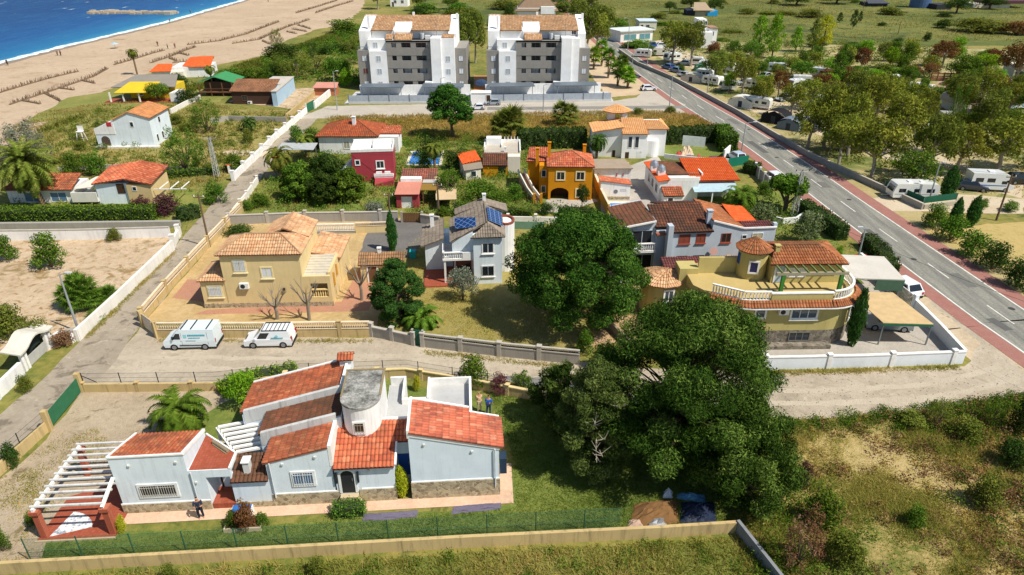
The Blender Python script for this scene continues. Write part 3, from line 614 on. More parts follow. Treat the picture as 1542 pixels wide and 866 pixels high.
tr = h.part('tower_roof', n.m, MB().prism([(14.8 + (x - 14.8) * 1.05, 3.9 + (y - 3.9) * 1.03) for x, y in tp], 5.9, 6.02)); h.part('roof_rim', plain('#8f7f5c', .9), MB().box(13.5, 5.76, 6.023, 16.1, 5.9, 6.08).box(15.95, 2.9, 6.024, 16.07, 5.76, 6.07).box(13.53, 2.9, 6.024, 13.63, 5.76, 6.07), tr)
h.win(14.72, 4.15, .55, .72, 1.69, frame=TRIM, pane=plain('#4a4238', .5), grille=plain('#9a8e78', .6), fw=.12, proud=.07)
h.part('terrace_wall', WHITE, MB().box(15.9, 2.9, 0, 17.1, 8.4, 2.95).box(17.1, 3.1, 0, 18.7, 6.0, 2.95).box(18.7, 3.1, 0, 21.75, 8.1, 2.95))
fl = plaster('#b4b4b2', '#8b8b88', .4); h.part('terrace_floor', fl, MB().box(15.95, 2.95, 2.953, 17.05, 8.35, 2.98).box(17.05, 3.15, 2.953, 18.75, 5.95, 2.98).box(18.75, 3.15, 2.953, 21.7, 8.05, 2.98))
m = MB().box(16.0, 8.25, 2.98, 17.12, 8.42, 3.6).box(16.97, 6.0, 2.98, 17.12, 8.25, 3.6).box(16.97, 5.85, 2.98, 18.68, 6.02, 3.45).box(18.68, 5.85, 2.98, 18.84, 8.25, 3.55).box(18.84, 7.98, 2.98, 21.77, 8.14, 3.55).box(21.6, 3.1, 2.98, 21.77, 7.98, 3.55); h.part('parapet', TRIM, m)
def zr(x): return 9.856 - .2505 * x
rw = plaster('#d8e4eb', '#8f9698', .25)
h.part('right_wall', rw, MB().prism([(17.87, 0), (23.35, 0), (23.35, 2.75), (21.5, 2.75), (21.5, 3.2), (17.87, 3.2)], 0, [zr(17.87) - .12, zr(23.35) - .12, zr(23.35) - .12, zr(21.5) - .12, zr(21.5) - .12, zr(17.87) - .12]))
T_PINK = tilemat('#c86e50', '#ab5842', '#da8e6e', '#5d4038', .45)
rr = h.part('right_roof', T_PINK, MB().tiles([(17.95, -.1, zr(17.95)), (21.57, -.1, zr(21.57)), (21.57, 3.2, zr(21.57)), (17.95, 3.2, zr(17.95))], pitch=.26).tiles([(21.57, -.1, zr(21.57)), (23.65, -.1, zr(23.65)), (23.65, 2.8, zr(23.65)), (21.57, 2.8, zr(21.57))], pitch=.26))
m = MB().box(17.8, -.04, 4.9, 17.957, 3.36, 5.5); h.part('verge', TRIM, m, rr); m = MB().prism([(17.96, 3.2), (21.57, 3.2), (21.57, 3.36), (17.96, 3.36)], 3.9, [zr(17.96) + .1, zr(21.57) + .1, zr(21.57) + .1, zr(17.96) + .1]); h.part('verge', TRIM, m, rr); m = MB().prism([(21.57, 2.8), (23.5, 2.8), (23.5, 2.92), (21.57, 2.92)], 3.5, [zr(21.57) + .08, zr(23.5) + .08, zr(23.5) + .08, zr(21.57) + .08])
h.part('verge', TRIM, m, rr); m = MB().prism([(17.86, -.05), (23.4, -.05), (23.4, 0), (17.86, 0)], [zr(17.86) - .35, zr(23.4) - .3, zr(23.4) - .3, zr(17.86) - .35], [zr(17.86) - .1, zr(23.4) - .1, zr(23.4) - .1, zr(17.86) - .1]); h.part('verge', TRIM, m, rr)
for q in ((.12, -.06, 5.45, .1, .72), (7.04, -.06, 9.24, .1, .45), (9.25, -.06, 13.35, .1, .95), (14.6, -.06, 16.9, .1, 1.02), (17.82, -.07, 23.4, .1, 1.36), (23.2, .1, 23.41, 2.7, 1.36)): h.part('plinth', M_PLINTH, MB().box(q[0], q[1], 0, q[2], q[3], q[4]))
for q in ((.1, .72, 5.45), (9.25, .95, 13.2), (14.75, 1.02, 16.86), (17.84, 1.36, 23.38)): h.part('plinth_band', TRIM, MB().box(q[0], -.048, q[1], q[2], .01, q[1] + .08))
h.win(2.55, 1.35, 2.1, .8, 0, fw=.16, grille=plain('#b9b7ae', .5), pane=plain('#3d3a36', .4), proud=.06); h.win(11.3, 1.65, 1.2, .95, 0, fw=.14, grille=IRONW, pane=plain('#5f7fa0', .4), proud=.06)
for x, z in ((1.3, 3.75), (4.05, 3.85), (4.9, 2.2), (10.2, 3.3), (12.2, 3.75), (15.3, 2.5), (18.8, 4.3), (21.7, 3.6)): h.part('wall_light', plain('#cfcfc8', .6), MB().box(x - .07, -.09, z, x + .07, -.01, z + .12))
h.part('storage_cabinet', plain('#28384a', .6), MB().box(23.42, .35, 1.4, 23.85, 1.1, 2.6));
cc = h.part('chimney', WHITE, MB().box(12.7, 7.7, 4.6, 13.5, 8.4, 5.7)); h.part('chimney_roof', T_ORANGE, MB().tiles([(12.55, 7.55, 5.68), (13.65, 7.55, 5.68), (13.65, 8.05, 6.0), (12.55, 8.05, 6.0)], samp=2).tiles([(12.55, 8.55, 5.68), (13.65, 8.55, 5.68), (13.65, 8.05, 6.0), (12.55, 8.05, 6.0)], samp=2), cc)
for x, z in ((4.75, 3.1), (9.45, 3.5), (23.1, 3.8)): h.part('drainpipe', plain('#c9cfd0', .5), MB().cyl((x, -.1, .75), (x, -.1, z), .045, n=6))
V1 = h
struct(MB().sheet([h.w(-.1, -.95), h.w(24.2, -.85), h.w(24.3, 2.8), h.w(23.4, 2.8), h.w(23.4, 0), h.w(-.1, 0)], .035).build('paved_path', ground('pink paving', [(.3, '#bf9c80'), (.5, '#d0b196'), (.7, '#dcc2a8')], .6, 4, .5, .9, .3, 12)))
p = House('pergola', 'white slatted pergola on red brick pillars at the left end of the pale-blue villa', 'pergola', V1.o, 3.99)
BR = NT('red brick'); b = BR.n('TexBrick'); b.inputs['Scale'].default_value = 6; b.inputs['Color1'].default_value = C('#ad5a40'); b.inputs['Color2'].default_value = C('#9c4a34'); b.inputs['Mortar'].default_value = C('#b98a70'); BR.l(BR.coord(), b.inputs['Vector']); BR = BR.col(b.outputs[0], .85)
for x, y in ((-3.75, -1.6), (.18, -1.6), (-3.75, 3.7)): p.part('pillar', BR, MB().box(x - .17, y - .17, 0, x + .17, y + .17, 1.95).box(x - .26, y - .26, 1.95, x + .26, y + .26, 2.2))
p.part('side_beam', TRIM, MB().beam((-3.75, -1.8, 2.3), (-3.75, 4.0, 2.3), .16, .2)); p.part('side_beam', TRIM, MB().beam((.15, -1.8, 2.3), (.15, .0, 2.9), .14, .2))
for i in range(11):
	y = -1.6 + i * .545; x1 = .2 if y < .6 else .18; p.part('slat', PARAP, MB().box(-3.95, y - .065, 2.4, x1, y + .065, 2.5))
struct(MB().prism([p.w(-4.1, -1.95), p.w(.35, -1.95), p.w(.2, 3.3), p.w(-4.0, 1.6)], 0, .1).build('patio_floor', RTILE))
struct(MB().prism([p.w(-4.16, -2.05), p.w(.42, -2.05), p.w(.42, -1.95), p.w(-4.16, -1.95)], 0, .12).build('patio_kerb', plain('#c3b395', .9)))
fan = MB(); fp = [p.w(-3.5, -1.7)] + [p.w(-3.5 + 2.3 * math.cos(a), -1.7 + 2.0 * math.sin(a)) for a in [RAD(q) for q in range(18, 84, 6)]]
n = NT('mosaic'); v = n.coord(); n.col(n.ramp(n.noise(v, 4, 6, .7), [(.4, '#7d8796'), (.5, '#d9d9d6'), (.7, '#ecebe6')]), .6); struct(fan.prism(fp, .1, .115).build('mosaic_floor', n.m))
p = House('pergola', 'dark-gapped white slat pergola in the nook between the roofs of the pale-blue villa', 'pergola', V1.o, 3.99)
for i in range(7):
	t = i / 6; p.part('slat', TRIM, MB().beam((4.75 + 1.9 * t, 4.9 - 2.6 * t, 2.5), (7.15 + 1.3 * t, 5.5 - 2.8 * t, 2.5), .2, .14))
p.part('side_beam', TRIM, MB().beam((4.6, 5.0, 2.36), (6.8, 2.0, 2.36), .14, .14)); p.part('side_beam', TRIM, MB().beam((7.2, 5.6, 2.36), (8.3, 2.6, 2.36), .1, .14))
for x, y in ((4.7, 4.9), (6.6, 2.3), (7.0, 5.2)): p.part('post', TRIM, MB().box(x - .07, y - .07, 0, x + .07, y + .07, 2.3))
struct(MB().sheet([p.w(4.5, 3.4), p.w(8.3, 1.6), p.w(8.3, 5.2), p.w(5.2, 5.4)], .03).build('patio_floor', plain('#6b6660', .9)))
h = House('house', 'two-storey yellow house with hipped tan tile roofs beside the alley', 'house', (-29.41, 56.94), 2.2)
h.part('wall', YEL, MB().box(2.4, 0, 0, 9.7, 4.2, 5.6).box(5.8, 4.2, 0, 9.68, 7.4, 5.6).box(.1, .05, 0, 2.4, 3.8, 2.9)); h.part('wall', YEL, MB().box(9.7, 0, .0, 12.25, .25, 1.0).box(9.7, 0, 1.0, 10.35, .3, 3.2).box(11.95, 0, 1.0, 12.25, .3, 3.2).box(10.35, 0, 2.45, 11.95, .3, 3.2).box(12.0, .3, 0, 12.25, 4.4, 3.45).box(9.7, 1.5, 0, 12.0, 1.7, 3.0).box(9.7, .3, .9, 12.0, 1.5, .95))
h.part('plinth', M_PLINTH, MB().box(.05, -.02, 0, 12.3, .1, .48))
hm = MB(); hip(hm, 2.4, 0, 9.75, 4.1, 5.6, 1.15, ov=.28); h.part('roof', T_TAN, hm)
m = MB().tiles([(9.95, 3.4, 5.78), (9.95, 7.6, 5.78), (7.6, 7.6, 6.75), (7.6, 2.2, 6.75), (9.0, 2.9, 6.1)][:2] + [(7.6, 7.6, 6.72), (7.6, 3.4, 6.72)]).tiles([(5.5, 7.6, 5.78), (5.5, 3.4, 5.78), (7.6, 3.4, 6.72), (7.6, 7.6, 6.72)]); m.cyl((7.6, 3.2, 6.78), (7.6, 7.6, 6.78), .1, n=6); h.part('roof', T_TAN, m)
m = MB(); hip(m, .1, .05, 2.3, 3.8, 2.92, .75, ov=.22, samp=4); h.part('bay_roof', T_TAN, m)
h.win(4.1, 3.85, 1.0, 1.15, grille=IRONW, frame=plain('#e0cf9e', .8), pane=SHUT, fw=.13, sill=plain('#e3d6ae', .8)); h.win(6.5, 3.2, .9, .95, frame=plain('#e0cf9e', .8), pane=SHUT, fw=.13, sill=plain('#e3d6ae', .8)); h.win(1.35, 1.25, 1.2, 1.05, .05, grille=IRONW, frame=plain('#e0cf9e', .8), pane=SHUT, fw=.13, sill=plain('#e3d6ae', .8))
h.ac(4.25, 0, 2.15); h.part('wall_lamp', IRON, MB().box(7.75, -.2, 1.85, 7.95, 0, 2.05))
m = MB()
for i in range(8): m.box(9.72, .3 + i * .48, 3.2 + i * .06 - .5, 12.0, .3 + (i + 1) * .48, 3.2 + i * .06)
st = h.part('outdoor_stairs', plain('#c3bba8', .9), m); m = balustrade(MB(), [(10.4, .12), (11.95, .12)], .95, .75, .2); h.part('balustrade', plain('#e2c98c', .8), m)
m = MB().box(9.7, 4.3, 0, 12.35, 9.2, 3.0); h.part('garage_wall', YEL, m); m = MB().tiles([(9.5, 4.3, 3.95), (12.7, 3.6, 3.3), (12.7, 9.3, 3.3), (9.5, 9.6, 3.95)][:1] + [(12.65, 4.2, 3.2), (12.65, 9.4, 3.2), (9.6, 9.6, 3.85), (9.6, 4.3, 3.85)][0:4] if 0 else [(12.6, 4.0, 3.2), (12.6, 9.4, 3.2), (9.6, 9.4, 3.9), (9.6, 4.0, 3.9)]); h.part('garage_roof', T_TAN, m)
m = MB();
for q in (12.28,): m.box(q, 1.2, 1.6, q + .14, 1.35, 3.0).box(q, 2.6, 2.0, q + .14, 2.75, 3.2)
h.part('drainpipe', plain('#d09a3c', .6), m)
h = House('shed', 'small garden store with a mossy tan tile roof behind the dark juniper', 'shed', (-15.4, 62.3), 4)
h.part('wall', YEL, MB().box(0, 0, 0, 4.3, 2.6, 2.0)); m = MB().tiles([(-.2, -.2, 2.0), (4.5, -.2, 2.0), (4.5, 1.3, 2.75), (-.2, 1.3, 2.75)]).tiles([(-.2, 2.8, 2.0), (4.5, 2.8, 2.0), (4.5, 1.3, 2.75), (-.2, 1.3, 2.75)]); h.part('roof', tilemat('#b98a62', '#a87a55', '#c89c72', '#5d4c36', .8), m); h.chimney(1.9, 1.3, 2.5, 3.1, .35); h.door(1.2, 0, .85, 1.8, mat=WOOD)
h = House('house', 'white two-storey house with grey tiles and blue solar panels, left of the round pine', 'house', (-3.83, 61.85), 5.08)
h.part('wall', BLUEW, MB().box(0, .1, 0, 2.85, 5.6, 5.2).prism([(-2.1, .6), (0, .6), (0, 6.5), (-2.1, 6.5)], 2.75, [4.55, 5.5, 5.5, 4.55]).box(-2.0, 2.6, 0, 0, 6.5, 2.75))
h.part('left_wall', BLUEW, MB().prism([(-4.95, 3.6), (-3.0, 3.6), (-3.0, 8.6), (-4.95, 8.6)], 0, [3.0, 3.7, 3.7, 3.0]).prism([(-3.0, 4.2), (-2.1, 4.2), (-2.1, 8.6), (-3.0, 8.6)], 0, 2.75))
h.part('left_roof', T_GREY, MB().tiles([(-5.35, 3.3, 2.95), (-2.95, 3.3, 3.8), (-2.95, 9.0, 3.8), (-5.35, 9.0, 2.95)]))
m = MB().tiles([(-.3, -.25, 5.25), (3.15, -.25, 5.25), (1.43, 1.1, 6.3)]).tiles([(3.15, -.25, 5.25), (3.3, 6.2, 5.25), (1.43, 6.2, 6.3), (1.43, 1.1, 6.3)]).tiles([(-2.3, .4, 4.62), (-2.3, 6.6, 4.62), (1.43, 6.6, 6.3), (1.43, 1.1, 6.3), (-.3, .4, 5.5)][:4]); m.cyl((1.43, 1.1, 6.34), (1.43, 6.5, 6.34), .1, n=6); h.part('roof', T_GREY, m)
h.part('rear_roof', T_GREY, MB().tiles([(1.4, 6.2, 6.25), (3.9, 6.0, 5.5), (3.9, 8.3, 5.5), (1.4, 8.3, 6.25)]).tiles([(-1.7, 6.6, 5.1), (-1.7, 8.3, 5.1), (1.4, 8.3, 6.25), (1.4, 6.6, 6.25)])); h.part('rear_wall', BLUEW, MB().prism([(-1.5, 6.5), (3.5, 6.5), (3.5, 8.1), (-1.5, 8.1)], 0, 5.0))
sp_ = NT('solar cells'); b = sp_.n('TexBrick'); b.offset = 0; b.inputs['Scale'].default_value = 1; b.inputs['Brick Width'].default_value = .5; b.inputs['Row Height'].default_value = .5; b.inputs['Mortar Size'].default_value = .02; b.inputs['Color1'].default_value = C('#17335f'); b.inputs['Color2'].default_value = C('#1c3d70'); b.inputs['Mortar'].default_value = C('#7f9ac0'); tcn = sp_.n('TexCoord'); sp_.l(tcn.outputs['UV'], b.inputs['Vector']); SOLAR = sp_.col(b.outputs[0], .3)
def solar(pts): h.part('solar_panel', SOLAR, MB().slab(pts, .06, (1, 1)))
solar([(1.62, 1.5, 6.45), (3.05, 1.5, 5.75), (3.15, 5.2, 5.75), (1.62, 5.2, 6.45)]); solar([(-1.75, 2.1, 5.35), (.35, 1.2, 5.9), (.35, 2.5, 6.35), (-1.75, 3.9, 5.85)])
h.part('balcony', WHITE, MB().box(-3.1, .3, 2.62, -.02, 2.6, 2.82).box(-1.1, .3, 2.82, -.02, .45, 3.5)); h.part('balustrade', TRIM, balustrade(MB(), [(-3.0, 2.6), (-3.0, .4), (-1.1, .4)], 2.85, .6, .2)); h.part('post', WHITE, MB().box(-3.0, .38, 0, -2.8, .58, 2.62))
h.part('patio_floor', RTILE, MB().box(-5.1, -.3, 0, -.02, 4.2, .16)); h.win(-1.0, .3, 1.4, 1.7, 2.6, pane=GLS, frame=WOOD); h.win(1.45, 3.5, 1.0, .98, .1, fw=.12, grille=None, sill=TRIM); h.win(1.42, .95, 1.1, 1.02, .1, fw=.12, grille=IRON, sill=TRIM)
tu = [(3.5 + .95 * math.cos(t), 3.9 + 1.3 * math.sin(t)) for t in [RAD(q) for q in range(0, 360, 20)]]; t_ = h.part('turret', WHITE, MB().prism(tu, 0, 5.3)); m = MB(); k = [(3.5 + (x - 3.5) * .8, 3.9 + (y - 3.9) * .8) for x, y in tu]
for i in range(len(tu)):
	j = (i + 1) % len(tu); m.prism([tu[i], tu[j], k[j], k[i]], 5.3, 5.5)
h.part('turret_rim', plain('#8a4a3a', .85), m, t_); h.chimney(-4.2, 7.6, 3.2, 4.6, .4, WHITE); h.chimney(1.5, 7.6, 6.0, 6.8, .35, WHITE)
h = House('house', 'grey two-storey house with dark red-brown tile roofs behind the tan villa', 'house', (14.74, 61.36), 5.3)
h.part('wall', GREYW, MB().prism([(1.0, 0), (4.9, 0), (4.9, 7.5), (1.0, 7.5)], 0, [6.0, 6.0, 6.0, 6.0]).prism([(4.9, 0), (8.05, 0), (8.05, 6), (4.9, 6)], 0, [6.98, 6.1, 6.1, 6.98]).box(8.05, 0, 0, 11.4, 1.5, 6.05).box(8.05, 1.5, 0, 10.0, 5.6, 5.95).prism([(-3.6, 1.0), (-.5, 1.0), (-.5, 7), (-3.6, 7)], 0, [6.3, 6.8, 6.8, 6.3][0:4]).box(-.5, .6, 0, 1.0, 7, 5.9))
h.part('buttress', GREYW, MB().prism([(.35, -.5), (.85, -.5), (.85, .3), (.35, .3)], 0, [6.8, 6.8, 6.8, 6.8])); h.part('buttress_ledge', T_RED, MB().box(-.6, .1, 5.6, .4, .7, 5.75))
h.part('roof', T_DARK, MB().tiles([(.9, -.25, 5.98), (5.0, -.25, 5.98), (5.0, 4.2, 7.35), (.9, 4.2, 7.35)], pitch=.3).tiles([(.9, 8.2, 5.98), (5.0, 8.2, 5.98), (5.0, 4.2, 7.35), (.9, 4.2, 7.35)], pitch=.3).tiles([(-.6, .7, 6.2), (.9, .7, 6.2), (.9, 4.2, 7.3), (-.6, 4.2, 7.3)], pitch=.3))
h.part('roof', T_BROWN, MB().tiles([(-4.2, .6, 6.25), (-.6, .6, 6.85), (-.6, 6.5, 6.85), (-4.2, 6.5, 6.25)]))
h.part('verge', TRIM, MB().beam((-4.1, .62, 6.3), (-.6, .62, 6.9), .14, .16)); h.part('verge', TRIM, MB().beam((4.9, -.05, 7.02), (8.05, -.05, 6.14), .14, .14).beam((8.05, -.05, 6.12), (11.4, -.05, 6.12), .14, .14))
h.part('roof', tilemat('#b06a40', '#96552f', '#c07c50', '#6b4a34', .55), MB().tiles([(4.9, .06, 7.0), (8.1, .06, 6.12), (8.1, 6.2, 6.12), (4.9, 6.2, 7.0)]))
h.part('side_roof', T_BRIGHT, MB().tiles([(7.7, 1.4, 6.25), (10.1, 1.4, 5.95), (10.1, 5.8, 5.95), (7.7, 5.8, 6.3)][:1] + [(10.2, 1.2, 6.1), (10.2, 5.8, 6.1), (7.9, 5.8, 6.55), (7.9, 1.4, 6.55)][0:3])); h.part('side_roof', T_MAROON, MB().tiles([(8.1, .08, 6.08), (11.2, .08, 6.08), (11.2, 1.3, 6.3), (8.1, 1.3, 6.3)]))
h.part('parapet', GREYW, MB().box(11.1, -.03, 6.0, 11.45, .4, 6.5)); c = h.chimney(4.75, .9, 6.4, 7.6, .45, GREYW)
RB = plain('#a04a34', .8)
for x, z, w, hh in ((2.2, 4.75, 1.0, .85), (3.85, 4.75, .8, .85), (6.4, 4.72, .85, .85), (2.15, 2.3, .95, 1.0), (3.85, 2.3, .95, 1.0)): h.win(x, z, w, hh, fw=.07, frame=plain('#8f4a38', .8) if z > 4 else IRON, pane=plain('#8a4a38', .7) if z > 4 and x < 5 else glass('#2d2a28'), sill=RB if z > 4 else None, grille=None if z > 4 else IRON, proud=.04)
h.win(8.25, 5.0, .4, .35, fw=.05, pane=GLS); h.win(9.6, 4.95, 1.0, .55, fw=.06, frame=FRW, pane=plain('#b9ad8c', .7))
h.part('balcony', WHITE, MB().box(-3.2, .2, 3.75, -.5, 1.0, 3.95)); h.part('balustrade', TRIM, balustrade(MB(), [(-3.1, .28), (-.55, .28)], 3.97, .7, .2)); h.win(-1.8, 4.2, 1.9, 1.6, .98, frame=GREYW, pane=plain('#22252a', .6)); h.win(-1.6, .6, 1.9, 2.6, .98, frame=GREYW, pane=plain('#191a1c', .6))
h.part('satellite_dish', plain('#d9a99a', .5), MB().cyl((5.15, -.45, 3.95), (5.25, -.3, 3.85), .38, .2, n=14)); h.part('dish_arm', STEEL, MB().beam((5.3, 0, 3.8), (5.25, -.3, 3.85), .05))
m = MB().tiles([(6.3, -1.6, 2.35), (9.6, -1.6, 2.35), (9.6, -.02, 2.9), (6.3, -.02, 2.9)]); h.part('lean_to_roof', T_ORANGE, m); h.part('lean_to_wall', GREYW, MB().box(6.4, -1.5, 0, 9.5, 0, 2.3)); h.chimney(6.6, -.9, 2.4, 3.4, .3, plain('#b9a070', .8))
h = House('villa', 'tan villa with round tile-capped turret, green-posted terrace and white balustrades', 'house', (22.64, 50.36), 1.45)
def arc(cx, cy, r, a0, a1, n=10): return [(cx + r * math.cos(RAD(a0 + (a1 - a0) * i / n)), cy + r * math.sin(RAD(a0 + (a1 - a0) * i / n))) for i in range(n + 1)]
foot = [(-6.6, 3.2), (-5.5, 1.6), (-3.2, .12), (-2.4, 0), (4.3, 0)] + arc(4.3, 3.2, 3.2, -85, 0, 8) + [(7.5, 7.6), (-6.6, 7.6)]
h.part('wall', TANP, MB().prism(foot, 1.5, 4.3)); h.part('basement_wall', M_STONED, MB().prism(foot, 0, 1.5)); h.part('ledge', M_STONED, MB().box(-1.6, -.75, 0, 4.8, -.02, .35))
fr_ = [foot[1], foot[2], foot[3], foot[4]] + foot[5:14] + [(7.5, 6.8)]
m = MB(); inn = off(fr_, 0); outp = off(fr_, .55)
for i in range(len(fr_) - 1): m.tiles([(*outp[i], 4.0), (*outp[i + 1], 4.0), (*inn[i + 1], 4.45), (*inn[i], 4.45)], pitch=.26, t=.08)
sk = h.part('eave_roof', T_ORANGE if 0 else T_TERR, m); m = MB()
for i in range(len(fr_) - 1): m.beam((*outp[i], 3.92), (*outp[i + 1], 3.92), .12, .1)
h.part('gutter', TRIM, m, sk); h.part('terrace_floor', plaster('#bba56b', '#8d7c4c', .3), MB().prism(foot, 4.3, 4.35))
ins = off(fr_, -.25); m = balustrade(MB(), ins[0:3] + [(-.8, .25)], 4.42, .68, .24, .06); h.part('balustrade', TRIM, m)
m = balustrade(MB(), ins[4:], 4.42, .68, .24, .06); h.part('balustrade', TRIM, m); h.part('parapet', TANP, MB().box(-.8, .08, 4.36, 4.4, .3, 5.0)); h.part('parapet_cap', TRIM, MB().box(-.85, .04, 5.0, 4.45, .34, 5.1)); h.part('parapet', TANP, MB().box(-5.6, 5.5, 4.36, -1.2, 5.75, 5.9)); h.part('parapet', TANP, MB().box(-7.3, 5.3, 0, -5.6, 7.0, 4.9))
tc_ = [(-.9 + 1.3 * math.cos(RAD(q)), 5.2 + 1.3 * math.sin(RAD(q))) for q in range(0, 360, 20)]
tu = h.part('turret', TANP, MB().prism(tc_, 4.35, 7.0)); m = MB(); ap = (-.9, 5.2, 8.0)
for i in range(12):
	a0, a1 = RAD(i * 30), RAD(i * 30 + 30); R_ = 1.62; m.tiles([(-.9 + R_ * math.cos(a0), 5.2 + R_ * math.sin(a0), 6.98), (-.9 + R_ * math.cos(a1), 5.2 + R_ * math.sin(a1), 6.98), ap], pitch=.2, t=.06); m.cyl((-.9 + R_ * math.cos(a0), 5.2 + R_ * math.sin(a0), 7.03), add(ap, (0, 0, .04)), .06, n=5)
h.part('turret_roof', T_TERR, m, tu); h.win(-1.18, 5.15, .62, .95, 3.94, face=RAD(-12), frame=TRIM, pane=plain('#2c2f5c', .5), fw=.16, grille=None)
h.win(-2.2, 5.6, .3, .9, 5.1, face='W', frame=BLUED, pane=BLUED, fw=.05); h.chimney(.9, 4.6, 6.6, 7.3, .4, TANP)
h.part('pavilion_wall', TANP, MB().box(.3, 3.4, 4.35, 6.4, 7.2, 6.5)); m = MB().tiles([(-.2, 2.9, 6.35), (6.7, 2.9, 6.35), (4.9, 5.4, 7.15), (1.0, 5.4, 7.15)]).tiles([(6.7, 2.9, 6.35), (6.9, 7.8, 6.35), (4.9, 5.4, 7.15)]).tiles([(-.2, 7.8, 6.35), (6.9, 7.8, 6.35), (4.9, 5.4, 7.15), (1.0, 5.4, 7.15)]); m.cyl((1, 5.4, 7.2), (4.9, 5.4, 7.2), .09, n=6); h.part('pavilion_roof', T_TERR, m)
GRN = plain('#3f7f35', .6)
for x in (.55, 5.6): h.part('post', GRN, MB().box(x - .14, 1.5, 4.36, x + .14, 1.78, 6.05))
m = MB().beam((-.1, 1.6, 6.15), (6.1, 1.6, 6.15), .22, .24); h.part('terrace_beam', plain('#9a9279', .85), m)
for i in range(8): x = .35 + i * .75; h.part('rafter', plain('#6c7a45', .8), MB().beam((x, 1.5, 6.3), (x, 3.5, 6.3), .12, .14))
h.win(2.5, 5.0, 1.5, .75, 3.4, frame=TRIM, pane=SHUT, fw=.1); h.door(1.0, 4.4, .75, 1.75, 3.4, mat=plain('#a9bcc8', .5))
h.win(-1.55, 2.85, .7, .8, 0, frame=TRIM, fw=.16, pane=glass('#4a5560'), proud=.07); h.win(2.2, 2.75, 2.1, .95, 0, style='tri', frame=TRIM, fw=.16, pane=glass('#4a5a68'), proud=.07, sill=TRIM); h.win(2.2, .5, 1.7, .75, 0, style='tri', frame=plain('#77726a', .8), pane=GLS, fw=.08); h.ac(.32, 0, 3.2)
h.win(6.9, 2.0, .9, 1.6, 1.3, face=RAD(52), frame=TRIM, fw=.2, pane=glass('#5a6a6a'), proud=.07)
lt = [(-8.55 + 1.85 * math.cos(RAD(q)), 6.6 + 1.85 * math.sin(RAD(q))) for q in range(0, 360, 20)]; l_ = h.part('left_turret', TANP, MB().prism(lt, 0, 3.4)); m = MB(); ap = (-7.9, 6.6, 4.3)
for i in range(12):
	a0, a1 = RAD(i * 30), RAD(i * 30 + 30); R_ = 2.25; m.tiles([(-8.55 + R_ * math.cos(a0), 6.6 + R_ * math.sin(a0), 3.4), (-8.55 + R_ * math.cos(a1), 6.6 + R_ * math.sin(a1), 3.4), ap], pitch=.24, t=.08)
h.part('left_turret_roof', T_ORANGE if 0 else T_TAN, m, l_); h.win(-8.2, 1.9, .75, 1.0, 4.78, face=RAD(10), frame=TRIM, fw=.16, proud=.07, pane=glass('#3f4a50'))
h.part('annexe_wall', TANP, MB().box(-6.6, 7.6, 0, -.4, 9.6, 3.6)); h.part('annexe_roof', T_MAROON, MB().tiles([(-5.7, 7.55, 3.9), (-.4, 7.55, 3.9), (-.4, 9.4, 4.2), (-5.7, 9.4, 4.2)]).tiles([(-8.3, 7.3, 4.0), (-5.9, 6.9, 4.0), (-5.9, 8.6, 4.3), (-8.3, 8.6, 4.3)][:4] if 0 else [(-8.2, 7.2, 3.95), (-5.75, 7.2, 3.95), (-5.75, 9.2, 4.25), (-8.2, 9.2, 4.25)]))
TAN = h
AGREY = plaster('#8f8b84', '#6b6862', .3); AWHITE = plaster('#eeeeec', '#b5b5b0', .12); DARKW = plain('#3c4046', .6)
